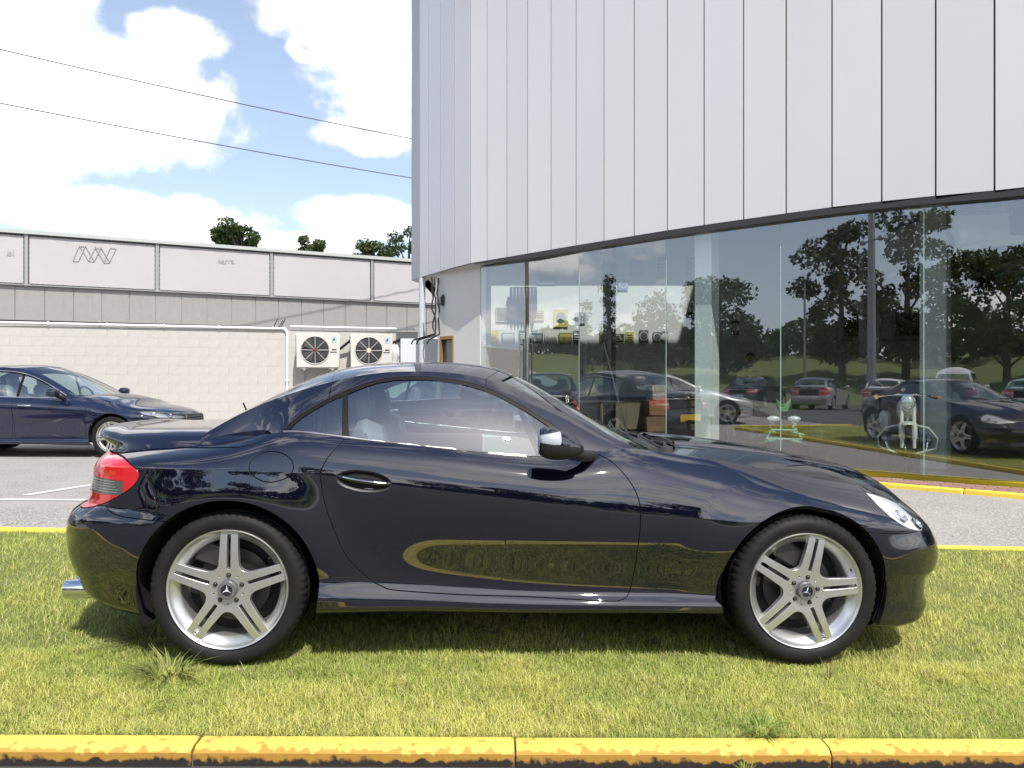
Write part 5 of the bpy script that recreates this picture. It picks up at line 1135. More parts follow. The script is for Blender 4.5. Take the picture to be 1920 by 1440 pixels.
# air conditioners
M_ac = mat('ac_casing', (.58, .57, .54), .5, wear=(7, (.42, .38, .32), .66), var=(3, (.53, .515, .475), .25)); M_acdark = mat('ac_dark', (.035, .036, .038), .5)
def air_con(label, px, hubm):
    u = (px-960)/1387; p = on_wall(u, .42); o = thing('air_conditioner', label, 'air conditioner', (p[0], p[1], 1.525), (0, 0, aW), 'air conditioner outdoor units on the wall'); w_, d_, h_ = .90, .34, .74
    mb = MB(); mb.box((0, .0, h_/2), (w_, d_, h_), ch=.012); mb.build('casing', M_ac, o); c = (-.06, -d_/2, h_/2+.005)
    mb = MB(); mb.lathe([(.0, -.002), (.285, -.002)], (c[0], c[1]-.006, c[2]), (0, -1, 0), 40); mb.build('fan_opening', M_acdark, o)
    mb = MB(); mb.lathe([(.285, 0), (.29, .012), (.30, .012), (.305, 0)], (c[0], c[1]-.004, c[2]), n=44)
    mb.build('fan_ring', M_ac, o, 40)
    mb = MB()
    for k in range(4):
        a0 = 2*math.pi*k/4+.3; v = []
        for q in range(6):
            a = a0+.95*q/5; v += [(c[0]+.05*math.cos(a), c[1]-.012-.01*q/5, c[2]+.05*math.sin(a)), (c[0]+.255*math.cos(a), c[1]-.012-.022*q/5, c[2]+.255*math.sin(a))]
        mb.add(v, [(2*q, 2*q+1, 2*q+3, 2*q+2) for q in range(5)])
    mb.build('fan_blades', mat('fan_blade', (.05, .05, .05), .4), o, 60, fix=False)
    mb = MB(); mb.lathe([(0, .03), (.05, .025), (.056, .0)], (c[0], c[1]-.01, c[2]), n=24); mb.build('fan_hub', hubm, o, 40)
    for k in range(8):
        a = 2*math.pi*k/8; mb = MB(); mb.tube([(c[0]+.05*math.cos(a), c[1]-.035, c[2]+.05*math.sin(a)), (c[0]+.298*math.cos(a), c[1]-.02, c[2]+.298*math.sin(a))], .0055, 5); mb.build('guard_bar', M_ac, o)
    mb = MB()
    for rr in (.12, .17, .22, .265): mb.tube([(c[0]+rr*math.cos(a), c[1]-.022, c[2]+rr*math.sin(a)) for a in np.linspace(0, 2*math.pi, 33)], .0022, 4, caps=False)
    mb.build('guard_rings', M_acdark, o)
    mb = MB(); mb.box((.335, -d_/2-.002, .60), (.11, .004, .125)); mb.build('rating_plate', mat('plate_blue', (.36, .50, .56), .5), o); mb = MB(); mb.prism([(.30, .57), (.36, .60), (.33, .65)], lambda q: (q[0], -d_/2-.0045, q[1]), lambda q: (q[0], -d_/2-.006, q[1])); mb.build('plate_mark', mat('mark_dark', (.05, .09, .12), .5), o)
    mb = MB(); mb.box((.335, -d_/2-.003, .39), (.10, .006, .025)); mb.box((.32, -d_/2-.003, .335), (.14, .006, .02), ch=.002); mb.build('service_slot', M_acdark, o)
    mb = MB()
    for k in range(14): mb.box((-w_/2-.008, -.02, .07+k*.046), (.018, d_*.8, .018))
    mb.build('side_grille', M_acdark, o)
    for sx in (-.28, .30): mb = MB(); mb.box((sx, .02, -.035), (.05, .52, .05)); mb.box((sx, .16, -.17), (.045, .04, .30), (R(20), 0, 0)); mb.box((sx-.02, -d_/2+.05, -.012), (.12, .07, .03)); mb.build('bracket', mat('bracket_grey', (.28, .27, .26), .6), o)
    return o
air_con('dirty white air conditioner unit with dark fan hub on brackets', 598, mat('hub_maroon', (.16, .03, .03), .5)); air_con('white air conditioner unit with pale cream fan hub beside the meter cabinet', 695, mat('hub_cream', (.62, .55, .45), .5))
p1 = on_wall((646-960)/1387, .15); pipe('refrigerant_hose', 'black insulated hose looping between the two air conditioners', [(p1[0]-.1, p1[1], 1.95), (p1[0]+.12, p1[1]-.04, 2.12), (p1[0]+.35, p1[1]-.05, 2.18)], .03, M_blk, 'hose', False)
p1 = on_wall((742-960)/1387, .15); pipe('refrigerant_hose', 'black insulated hose bundle above the meter cabinet', [(p1[0]-.15, p1[1]-.05, 2.06), (p1[0]+.1, p1[1]-.08, 2.16), (p1[0]+.3, p1[1]-.1, 2.12)], .035, M_blk, 'hose', False)
p1 = on_wall((737-960)/1387, .20); bag = thing('plastic_bag', 'pale plastic bag bundled behind the meter cabinet', 'bag', (p1[0], p1[1], 1.66), (0, 0, aW)); mb = MB(); mb.ell((0, 0, .20), (.22, .14, .22), 14, 9); mb.v = [(x+random.uniform(-.03, .03), y+random.uniform(-.02, .02), z+random.uniform(-.03, .03)) for x, y, z in mb.v]; mb.build('bag_body', mat('white_plastic_film', (.66, .66, .66), .35), bag, 25)
mb = MB(); mb.box((0, 0, -.83), (.5, .3, 1.66), ch=.01); mb.build('bag_stand', M_white, bag)
# meter cabinet
cab = thing('meter_cabinet', 'pale grey electric meter cabinet with small green emblem', 'cabinet', (-1.88, 15.42, .03), (0, 0, R(6))); mb = MB(); mb.box((0, 0, 1.04), (.86, .34, 2.08), ch=.012); mb.build('cabinet_body', mat('cabinet_grey', (.60, .61, .63), .45, var=(2, (.57, .58, .60), .3)), cab)
mb = MB(); mb.box((0, -.175, 1.04), (.80, .012, 2.0), ch=.004); dcab = mb.build('cabinet_door', mat('cabinet_grey', (.60, .61, .63), .45), cab); mb = MB(); mb.box((.0, -.1835, 1.80), (.035, .004, .13)); mb.box((.0, -.1835, 1.86), (.085, .004, .018)); mb.box((-.014, -.1835, 1.70), (.008, .004, .09)); mb.build('cabinet_emblem', mat('emblem_green', (.05, .25, .17), .5), dcab); mb = MB(); mb.cyl((.30, -.19, 1.2), (.30, -.185, 1.2), .02, n=12); mb.build('cabinet_lock', M_blk, dcab)
for zz_ in (1.0, 1.85): mb = MB(); mb.box((.44, -.13, zz_), (.02, .06, .14), ch=.004); mb.build('cabinet_hinge', M_blk, cab)
# downpipe and cable bundle at the corner
pipe('downpipe', 'fat grey downpipe under the corner of the metal cladding', [(-1.825, 15.02, 3.33), (-1.825, 15.02, .02)], .065, mat('downpipe_grey', (.50, .52, .55), .45), clips=False)
cb = thing('cable_bundle', 'bundle of black cables climbing the white wall corner', 'cables', (-1.50, 14.45, .05))
for k in range(4):
    r_ = random.Random(k); mb = MB(); pts = [(-.035*k+.05+r_.uniform(-.02, .02), -.02*k, z_) for z_ in np.linspace(3.2, 2.9, 4)]+[(-.03*k+.02+r_.uniform(-.03, .03)-.05*math.sin(z_*2), -.02*k-.02, z_) for z_ in np.linspace(2.8, 2.1, 7)]+[(-.12-.1*k, -.05, 1.98), (-.16-.1*k, -.05, 1.9)]
    mb.tube(pts, .016, 6); mb.build('cable', M_blk if k != 1 else mat('cable_grey', (.35, .35, .35), .5), cb)
jb = thing('junction_box', 'small dark junction box with bracket on the white wall corner', 'junction box', (-1.425, 14.44, 2.80), (0, 0, R(-50))); mb = MB(); mb.box((0, 0, 0), (.16, .10, .14), ch=.01); mb.build('box_body', mat('jb_grey', (.10, .10, .10), .5), jb); mb = MB(); mb.box((.13, 0, 0), (.05, .02, .22)); mb.build('box_bracket', M_blk, jb)
# ------------------------------------------------------------------ hall with banners beyond the wall
HA, HB = np.array((-24.0, 17.87)), np.array((3.5, 30.8)); dH = (HB-HA)/np.linalg.norm(HB-HA); nH = NRM(HA, HB); nH = nH if nH[1] < 0 else -nH; LH = np.linalg.norm(HB-HA); aH = math.atan2(dH[1], dH[0])
def hall_s(px):
    u = (px-960)/1387; t = (u*HA[1]-HA[0])/((HB-HA)[0]-u*(HB-HA)[1]); return t*LH
hall = thing('industrial_hall', 'long industrial hall with grey sheet walls and stretched white banners beyond the wall', 'building', (0, 0, 0))
M_sheet = mat('grey_steel_sheet', (.29, .285, .275), .5, .1, var=[(.8, (.26, .255, .245), .25), (6, (.31, .305, .295), .3)]); streak(M_sheet, 4.2)
mb = MB(); vquad_box(mb, HA-nH*.06, HB-nH*.06, 0, 0, 5.72, -12, nH); mb.build('hall_core', mat('hall_core', (.30, .30, .29), .7), hall)
M_ban = mat('banner_white', (.42, .40, .405), .6, var=[(.45, (.44, .425, .43), .2)], bump=(1.2, .12, .05))
s_ = .2; k = 0
while s_ < LH-.9:
    mb = MB(); vquad_box(mb, HA+dH*s_, HA+dH*(s_+.745), 0.3, .3, 4.14, -.03, nH); mb.build('wall_sheet', M_sheet, hall); s_ += .76; k += 1
posts = [hall_s(p) for p in (50, 295, 509, 697)]; step = np.mean(np.diff(posts)); pp = [posts[0]-step*2, posts[0]-step]+posts+[posts[-1]+step, posts[-1]+2*step]; pp = [p for p in pp if .2 < p < LH-.3]
for p in pp:
    mb = MB(); q = HA+dH*p+nH*.05; mb.box((q[0], q[1], 4.92), (.09, .06, 1.62), (0, 0, aH)); mb.build('banner_post', mat('post_grey', (.33, .34, .33), .5, .4), hall)
for a, b in zip(pp[:-1], pp[1:]):
    n_ = 14; v = []; f = []
    for i in range(n_+1):
        for j in range(5):
            t = a+.075+(b-a-.15)*i/n_; z_ = 4.20+(5.62-4.20)*j/4; w_ = .018*math.sin(i*1.9+j*1.1)*(1 if 0 < i < n_ and 0 < j < 4 else .2); q = HA+dH*t+nH*(.05+w_); v.append((q[0], q[1], z_))
    for i in range(n_):
        for j in range(4): f.append((i*5+j, (i+1)*5+j, (i+1)*5+j+1, i*5+j+1))
    mb = MB(); mb.add(v, f); bo = mb.build('banner', M_ban, hall, 60, fix=False)
    mb = MB()
    for i in range(26):                                            # lacing cords round the edge
        t = a+.075+(b-a-.15)*i/25
        for z0, z1 in ((5.62, 5.69), (4.20, 4.13)): q = HA+dH*t+nH*.055; mb.tube([(q[0], q[1], z0), (q[0]+.02, q[1], z1)], .008, 4)
    for j in range(10):
        z_ = 4.25+j*.15
        for t0, t1 in ((a+.085, a+.02), (b-.085, b-.02)): q0, q1 = HA+dH*t0+nH*.06, HA+dH*t1+nH*.06; mb.tube([(q0[0], q0[1], z_), (q1[0], q1[1], z_+.02)], .009, 4)
    tag(mb.build('lacing', mat('cord_grey', (.25, .25, .25), .7), bo), kind='stuff')
mb = MB(); vquad_box(mb, HA+nH*.14, HB+nH*.14, 5.68, 5.68, 5.79, -.3, nH); mb.build('eaves_gutter', mat('eaves_grey', (.42, .44, .42), .5), hall); mb = MB(); vquad_box(mb, HA+nH*.10, HB+nH*.10, 4.135, 4.135, 4.165, -.08, nH); mb.build('banner_rail', mat('post_grey', (.33, .34, .33), .5, .4), hall); mb = MB(); vquad_box(mb, HA+nH*.05, HB+nH*.05, 2.8, 2.8, 2.92, -.1, nH); mb.build('drip_rail', M_pipe, hall)
# faint marks left on the banners
Mf = mat('faded_mark', (.375, .355, .36), .7)
def hall_mtx(px, z): q = HA+dH*hall_s(px)+nH*.085; return Matrix.Translation((q[0], q[1], z)) @ Matrix.Rotation(aH, 4, 'Z') @ Matrix.Rotation(R(90), 4, 'X')
zz_ = [(-.62, -.22), (-.44, .22), (-.20, -.22), (-.02, .22), (.22, -.22), (.40, .22)]; mk = MB(); M_ = hall_mtx(180, 5.22)
def pl(a, b, sh): mk.tube([M_ @ Vector((a[0]+sh, a[1], 0)), M_ @ Vector((b[0]+sh, b[1], 0))], .010, 4)
for sh in (0, .16):
    for a, b in zip(zz_[:-1], zz_[1:]): pl(a, b, sh)
for (x_, y_) in (zz_[0], zz_[1], zz_[2], zz_[3], zz_[4], zz_[5]): pl((x_, y_), (x_+.16, y_), 0)
mk.build('banner_logo', mat('faded_line', (.375, .36, .365), .7), hall)
for px_, z_, tx, sz in ((424, 5.28, 'terra', .25), (20, 5.1, 'el', .30)): textobj('banner_lettering', tx, sz, Mf, hall, hall_mtx(px_, z_), .002)
mb = MB(); q = HA+dH*hall_s(183)+nH*.3; mb.box((q[0], q[1], 3.02), (.30, .14, .12), (0, R(-10), aH), .02); mb.tube([(q[0], q[1], 3.0), (q[0]+.1, q[1]+.3, 2.9)], .03, 6); mb.build('camera_housing', mat('cam_grey', (.5, .5, .5), .5), hall)
# ------------------------------------------------------------------ parked cars in view
M_navy = cpaint('navy_paint', (.006, .009, .030), .0, .4); M_blackp = cpaint('saloon_black_paint', (.006, .006, .008), .0, .4)
sedan = car_shape(); 
make_car('parked_car', 'dark blue saloon car parked in front of the blockwork wall', sedan, M_navy, (-7.60, 12.36, .03), R(-1.0), doors=[(-.12, 1.02, .02), (-1.16, -.13, .22)], chrome=True, lamp_z=(.02, .0))
coupe = car_shape(L=4.85, W=1.82, H=1.40, wb=2.80, fo=.86, hood=(.93, .80, .68), belt=(.90, .96), deck=1.00, tail=.93, xs=(.72, -.18, -1.00, -1.80), rearn=3.4)
make_car('parked_car', 'black coupe with red tail lamps and star badge parked before the glass doors', coupe, M_blackp, (-1.52, 10.75, .03), R(153), doors=[(-.55, .92, .05)], plate=mat('plate_yellow', (.70, .46, .04), .4), star=True, chrome=True)
# ------------------------------------------------------------------ cars standing behind and left of the photographer (seen mirrored in the glass)
GRP = 'cars in the car park mirrored in the showroom glass'
silver = cpaint('silver_paint', (.46, .47, .48), .6, .3); whitep = cpaint('white_paint', (.72, .72, .71)); mint = cpaint('mint_paint', (.30, .52, .44)); darkp = cpaint('dark_grey_paint', (.03, .032, .036))
hatch = car_shape(L=4.25, W=1.80, H=1.46, wb=2.62, fo=.86, hood=(.98, .86, .74), belt=(.95, 1.05), deck=1.06, tail=.98, xs=(.78, -.02, -1.45, -1.88), rearn=4.5)
van = car_shape(L=4.4, W=1.83, H=1.80, wb=2.72, fo=.88, hood=(1.08, .98, .82), belt=(1.05, 1.10), deck=1.12, tail=1.05, xs=(.90, .22, -1.80, -2.12), rearn=6)
suv = car_shape(L=4.5, W=1.86, H=1.66, wb=2.68, fo=.90, hood=(1.10, 1.02, .86), belt=(1.05, 1.12), deck=1.14, tail=1.05, xs=(.75, -.02, -1.55, -2.0), rearn=4.5, bottom=.24, rt=.345)
def gzz(x, y): return float(ground_z(x, y))
for (nm_, lab, sh, pm, x, y, yw, d) in (('parked_car', 'silver saloon standing alone beside the lawn island', sedan, silver, -8.0, 6.4, -80, [(-.12, 1.02, .02), (-1.16, -.13, .22)]),
        ('parked_car', 'silver hatchback seen from behind in the car park row', hatch, silver, -18.9, -5.4, -133, [(-.14, .92, .02), (-1.06, -.15, .16)]),
        ('parked_car', 'small white hatchback beside the silver hatchback in the car park row', hatch, whitep, -17.6, -8.0, -133, [(-.14, .92, .02), (-1.06, -.15, .16)]),
        ('parked_car', 'tall white van in the car park row', van, whitep, -16.6, -10.6, -133, [(-.10, 1.0, .02)]),
        ('parked_car', 'mint green hatchback in the car park row', hatch, mint, -15.2, -13.0, -128, [(-.14, .92, .02)]),
        ('parked_car', 'dark grey off-roader at the end of the car park row', suv, darkp, -12.6, -15.0, -120, [(-.14, .92, .02), (-1.06, -.15, .16)]),
        ('parked_car', 'black saloon at the head of the car park row', sedan, M_blackp, -21.2, -3.4, -133, [(-.12, 1.02, .02)])):
    make_car(nm_, lab, sh, pm, (x, y, gzz(x, y)), R(yw), None, detail=1, doors=d, saloon=sh is sedan)
# ------------------------------------------------------------------ trees, bank and mast around the car park
M_bark = mat('bark', (.10, .08, .06), .9, bump=(20, .6, .03))
def leaf_mat(name, c, c2):
    m = mat(name, c, .55, spec=.3, var=(1.2, c2, .2)); t = m.node_tree; b = t.nodes['Principled BSDF']; src = b.inputs['Base Color'].links[0].from_socket; tr = t.nodes.new('ShaderNodeBsdfTranslucent'); t.links.new(src, tr.inputs[0]); mx = t.nodes.new('ShaderNodeMixShader'); mx.inputs[0].default_value = .3; t.links.new(b.outputs[0], mx.inputs[1]); t.links.new(tr.outputs[0], mx.inputs[2]); t.links.new(mx.outputs[0], t.nodes['Material Output'].inputs[0]); return m
M_leaf = leaf_mat('leaf_green', (.075, .11, .030), (.045, .075, .022)); M_leaf2 = leaf_mat('leaf_dark', (.040, .065, .022), (.060, .085, .03)); M_leaf3 = leaf_mat('leaf_fresh', (.10, .15, .04), (.07, .11, .03))
def tree(name, label, x, y, h, crown, n=3500, lm=None, leaf=.16, seed=1, group=None, trunk_r=None, z0=None, clumps=22, shape=1.0, bare=.35):
    r = np.random.default_rng(seed); z0 = gzz(x, y)-.05 if z0 is None else z0; o = thing(name, label, 'tree', (x, y, z0), group=group); tr = trunk_r or h*.022; mb = MB(); bend = r.normal(0, .03, 2)*h
    top = (bend[0], bend[1], h*.80); mb.tube([(0, 0, -.1), (bend[0]*.2, bend[1]*.2, h*.3), (bend[0]*.6, bend[1]*.6, h*.58), top], [tr, tr*.8, tr*.5, tr*.15], 8)
    cs = []
    for k in range(clumps):
        t = r.uniform(bare, 1.0); rad = crown*math.sqrt(max(.02, 1-abs((t-bare-(1-bare)*.45)/(1-bare)*1.55)**2))*shape if shape < 3 else crown*(1.08-t)/(1-bare); a = r.uniform(0, 2*math.pi); rr = rad*r.uniform(.25, 1.0); c = np.array((bend[0]*t+rr*math.cos(a), bend[1]*t+rr*math.sin(a), h*t*.93)); cs.append((c, crown*r.uniform(.24, .46)))
        if k < 14: b0 = Vector((bend[0]*t*.6, bend[1]*t*.6, h*max(.2, t-.22))); mb.tube([b0, b0.lerp(Vector(c), .5)+Vector((0, 0, .1)), Vector(c)], [tr*.35, tr*.22, tr*.08], 5)
    mb.build('trunk', M_bark, o, 60); idx = r.integers(0, len(cs), n); C = np.array([c for c, _ in cs])[idx]; Rr = np.array([q for _, q in cs])[idx]; d = r.normal(0, 1, (n, 3)); d /= np.linalg.norm(d, axis=1, keepdims=True); p = C+d*(Rr*r.uniform(.25, 1, n)**.6)[:, None]*np.array((1, 1, .75))
    u = r.normal(0, 1, (n, 3)); u /= np.linalg.norm(u, axis=1, keepdims=True); w = np.cross(u, r.normal(0, 1, (n, 3))); w /= np.linalg.norm(w, axis=1, keepdims=True); L = leaf*r.uniform(.6, 1.4, n)[:, None]; V = np.stack([p-u*L*.5, p+w*L*.28, p+u*L*.5, p-w*L*.28], 1).reshape(-1, 3); i = np.arange(n)[:, None]*4
    me = bpy.data.meshes.new('crown'); T = np.concatenate([i+np.array([0, 1, 2]), i+np.array([0, 2, 3])], 1).reshape(-1, 3); m = len(T); me.vertices.add(len(V)); me.vertices.foreach_set('co', V.astype(np.float32).ravel()); me.loops.add(m*3); me.loops.foreach_set('vertex_index', T.astype(np.int32).ravel()); me.polygons.add(m); me.polygons.foreach_set('loop_start', np.arange(0, m*3, 3, dtype=np.int32)); me.polygons.foreach_set('loop_total', np.full(m, 3, np.int32)); me.update(calc_edges=True); link('crown', me, lm or M_leaf, o); return o
# beyond the hall
tree('broadleaf_tree', 'small round tree top left of the pair above the hall roof', -16.6, 42.2, 10.9, 1.05, 2600, M_leaf, .22, 21, clumps=16, bare=.74); tree('broadleaf_tree', 'broader tree top right of the pair above the hall roof', -15.25, 42.3, 11.0, 1.35, 3200, M_leaf, .22, 22, clumps=18, bare=.74); tree('broadleaf_tree', 'single round tree top standing alone above the hall roof', -12.1, 44, 10.6, 1.0, 2400, M_leaf, .22, 23, clumps=15, bare=.74); tree('broadleaf_tree', 'low wide tree top above the hall roof near the cladding', -9.1, 46, 10.7, 1.5, 3000, M_leaf, .22, 24, clumps=18, bare=.74); tree('broadleaf_tree', 'feathery tree top at the edge of the metal cladding', -6.2, 44, 11.0, 1.5, 3000, M_leaf2, .20, 25, clumps=22, bare=.66); tree('broadleaf_tree', 'barely visible twig tops over the hall roof', -10.7, 45, 9.6, .9, 700, M_leaf, .2, 26, clumps=8, bare=.7)
# four young conifers and the grove, mirrored in the glass
for k, (x, y, h, lab) in enumerate(((-27.2, 7.3, 6.2, 'slim conifer next to the tallest conifer, at the outer end of the row'), (-27.0, 5.9, 7.6, 'tallest conifer of the row left of the car park'), (-27.2, 4.5, 6.0, 'slim conifer between the tallest and the shortest conifer'), (-27.1, 3.5, 5.4, 'shortest conifer of the row left of the car park'))): tree('conifer', lab, x, y, h, 1.0, 1600, M_leaf2, .16, 40+k, 'young conifers left of the car park', clumps=26, shape=4, bare=.12)
for k, (x, y, h, c, lm, lab) in enumerate(((-33, -16, 12.5, 2.9, M_leaf2, 'tall dark gum tree behind the car park'), (-32, -20, 13.5, 3.2, M_leaf2, 'tallest gum tree with open crown behind the car park'), (-27, -23, 11, 3.0, M_leaf, 'spreading gum tree beside the bank'), (-38, -10, 9, 3.4, M_leaf2, 'dense rounded oak behind the car park'), (-44, -4, 9, 4.0, M_leaf2, 'broad dark oak far left of the car park'), (-22, -27, 10, 3.2, M_leaf3, 'pale green tree on the bank'), (-17, -30, 12, 3.6, M_leaf, 'tree with leaning crown on the bank'), (-8, -32, 11, 4.0, M_leaf2, 'wide tree behind the photographer'), (4, -34, 10, 4.2, M_leaf, 'round tree behind the photographer'), (18, -33, 11, 4.0, M_leaf2, 'tall tree to the right behind the photographer'), (32, -30, 10, 4.2, M_leaf, 'low spreading tree far to the right behind the photographer'))): tree('gum_tree' if 'gum' in lab else 'broadleaf_tree', lab, x, y, h, c, 6000, lm, .34, 60+k, clumps=32, bare=.30)
bk = MB(); n_ = 40; v = []; f = []
for i in range(n_+1):
    a = R(150)+R(160)*i/n_
    for j, (rr, zz_) in enumerate(((24, -.02), (29, 1.1), (38, 3.0+.5*math.sin(i)), (60, 4.2), (120, 6))): v.append((rr*1.25*math.cos(a), rr*math.sin(a)-2, zz_+(.25*math.sin(i*2.3+j) if j else -.1)))
for i in range(n_):
    for j in range(4): f.append((i*5+j, i*5+j+1, (i+1)*5+j+1, (i+1)*5+j))
bk.add(v, f); tag(bk.build('bank', mat('rough_grass_bank', (.11, .15, .04), .95, var=[(.5, (.07, .11, .03), .25), (4, (.16, .19, .06), .25)], bump=(3, .8, .1)), None, 60), kind='structure')
def far_wood(n=20000):
    r = np.random.default_rng(5); a = r.uniform(R(158), R(300), n); rr = r.uniform(37, 50, n); hm = 1.6+2.4*vnoise(a*20+50, rr*.12, 1.0, 9)+1.2*vnoise(a*60+50, rr*.3, 1.0, 12); x = rr*1.25*np.cos(a); y = rr*np.sin(a)-2; z = 2.3+hm*np.sqrt(r.random(n)); p = np.stack([x, y, z], 1)
    u = r.normal(0, 1, (n, 3)); u /= np.linalg.norm(u, axis=1, keepdims=True); w = np.cross(u, r.normal(0, 1, (n, 3))); w /= np.linalg.norm(w, axis=1, keepdims=True); L = .75*r.uniform(.6, 1.4, n)[:, None]; V = np.stack([p-u*L*.5, p+w*L*.3, p+u*L*.5, p-w*L*.3], 1).reshape(-1, 3); i = np.arange(n)[:, None]*4; T = np.concatenate([i+np.array([0, 1, 2]), i+np.array([0, 2, 3])], 1).reshape(-1, 3); m = len(T)
    me = bpy.data.meshes.new('wood'); me.vertices.add(len(V)); me.vertices.foreach_set('co', V.astype(np.float32).ravel()); me.loops.add(m*3); me.loops.foreach_set('vertex_index', T.astype(np.int32).ravel()); me.polygons.add(m); me.polygons.foreach_set('loop_start', np.arange(0, m*3, 3, dtype=np.int32)); me.polygons.foreach_set('loop_total', np.full(m, 3, np.int32)); me.update(calc_edges=True)
    tag(link('wood', me, M_leaf2), 'dark distant wood along the grass bank behind the car park', 'wood', kind='stuff')
far_wood()
M_galv = mat('galvanised_steel', (.30, .31, .32), .45, .7)
ml = thing('light_mast', 'thick grey light mast with red foot in the car park', 'mast', (-17.0, -6.6, gzz(-17, -6.6))); mb = MB(); mb.tube([(0, 0, 0), (0, 0, 11)], [.20, .12], 14); mb.build('mast_pole', M_galv, ml); mb = MB(); mb.tube([(0, 0, 0), (0, 0, 1.0)], .215, 14); mb.build('painted_foot', mat('red_foot', (.25, .04, .03), .6), ml); mb = MB(); mb.tube([(-.6, 0, 7.5), (.6, 0, 7.5)], .04, 8); mb.ell((-.6, 0, 7.5), (.16, .12, .12)); mb.ell((.6, 0, 7.5), (.16, .12, .12)); mb.build('floodlight_bar', M_galv, ml)
sl_ = thing('street_lamp', 'slim street lamp with single arm on the bank', 'street lamp', (-31, -12, .6)); mb = MB(); mb.tube([(0, 0, -.6), (0, 0, 7.0)], [.10, .06], 8); mb.tube([(0, 0, 6.9), (1.2, .5, 7.3)], .04, 6); mb.build('lamp_post', M_galv, sl_); mb = MB(); mb.box((1.5, .62, 7.33), (.7, .22, .1), (0, -.2, .4), .03); mb.build('lamp_head', M_galv, sl_)
# overhead wires with their poles outside the frame
def wire(label, a, b, sag, r=.016):
    o = thing('overhead_wire', label, 'wire', a); A, B = Vector(a), Vector(b); pts = [A.lerp(B, t)-A-Vector((0, 0, sag*4*t*(1-t))) for t in np.linspace(0, 1, 24)]; mb = MB(); mb.tube(pts, r, 5); mb.build('wire_strand', mat('wire_dark', (.12, .12, .14), .6), o)
wire('upper dark overhead wire crossing the sky', (-18.0, 13.6, 9.45), (3.5, 28.5, 9.35), .35); wire('lower dark overhead wire crossing the sky', (-18.0, 13.6, 8.12), (3.5, 28.5, 8.05), .30)
for lab, x, y in (('wooden utility pole left of the boundary wall carrying the wires', -18.0, 13.6), ('wooden utility pole behind the showroom carrying the wires', 3.5, 28.5)):
    o = thing('utility_pole', lab, 'pole', (x, y, 0)); mb = MB(); mb.tube([(0, 0, -.2), (0, 0, 9.9)], [.16, .10], 10); mb.build('pole_shaft', mat('pole_wood', (.14, .11, .08), .9), o); mb = MB(); mb.box((0, 0, 9.42), (.9, .1, .1)); mb.box((0, 0, 8.09), (.9, .1, .1)); mb.build('crossarm', mat('pole_wood', (.14, .11, .08), .9), o)
# ------------------------------------------------------------------ inside the showroom
WY = 17.84
def onb(px): return (px-960)/1387*WY
def zb(py, Y=WY): return 1.175+(720-py)*Y/1387
def sign(label, px, py, w, h, bgc, fg=None, text=None, mark=None, cat='sign', ts=.4):
    x, z = onb(px), zb(py); o = thing('wall_sign', label, cat, (x, WY-.02, z-h/2)); mb = MB(); mb.box((0, 0, h/2), (w, .02, h), ch=.003); mb.build('sign_board', mat('sign_%02x%02x%02x' % tuple(int(c*255) for c in bgc), bgc, .4, coat=.3), o)
    fm = mat('sign_fg_%02x%02x%02x' % tuple(int(c*255) for c in (fg or (1, 1, 1))), fg or (.8, .8, .8), .5); MT = Matrix.Translation((0, -.013, h*.5)) @ Matrix.Rotation(R(90), 4, 'X')
    if text: textobj('lettering', text, h*ts, fm, o, MT)
    if mark == 'ring': mb = MB(); mb.lathe([(h*.30, 0), (h*.30, .003), (h*.36, .003), (h*.36, 0)], (0, -.011, h*.54), n=28, close=True); mb.build('roundel', fm, o)
    if mark == 'disc': mb = MB(); mb.lathe([(0, .004), (h*.30, .004), (h*.30, 0)], (0, -.011, h*.54), n=28); mb.build('roundel', fm, o)
    if mark == 'bars':
        for q in (-.2, 0, .2): mb = MB(); mb.box((0, -.012, h*(.5+q)), (w*.7, .003, h*.09)); mb.build('text_bar', fm, o)
    if mark == 'frame':
        mb = MB()
        for (a, b, c, d) in ((0, h*.04, w*.9, h*.04), (0, h*.96, w*.9, h*.04), (-w*.44, h*.5, h*.04, h*.9), (w*.44, h*.5, h*.04, h*.9)): mb.box((a, -.012, b), (c, .003, d))
        mb.build('border', fm, o)
    return o
B, Y_, W_, R_, G_ = (.03, .05, .12), (.62, .50, .06), (.62, .62, .60), (.40, .04, .04), (.05, .20, .10); K_ = (.02, .02, .02)
sign('square yellow sign with short black lettering at the start of the lower sign row', 923, 632, .30, .34, Y_, K_, 'Agip', None, ts=.32); sign('white sign with dark border in the lower sign row', 953, 634, .32, .26, W_, K_, None, 'frame'); sign('small dark enamel sign beside the door handle', 980, 630, .18, .26, K_, W_, None, 'bars'); sign('blue grey oblong sign in the lower sign row', 1006, 634, .32, .24, (.16, .22, .30), W_, None, 'bars'); sign('white sign with dark script lettering in the lower sign row', 1033, 634, .30, .24, W_, (.10, .10, .14), 'Vespa', ts=.4); sign('dull yellow sign with black capital letters and border', 1060, 634, .32, .26, (.45, .40, .10), K_, 'YACCO', 'frame', ts=.32)
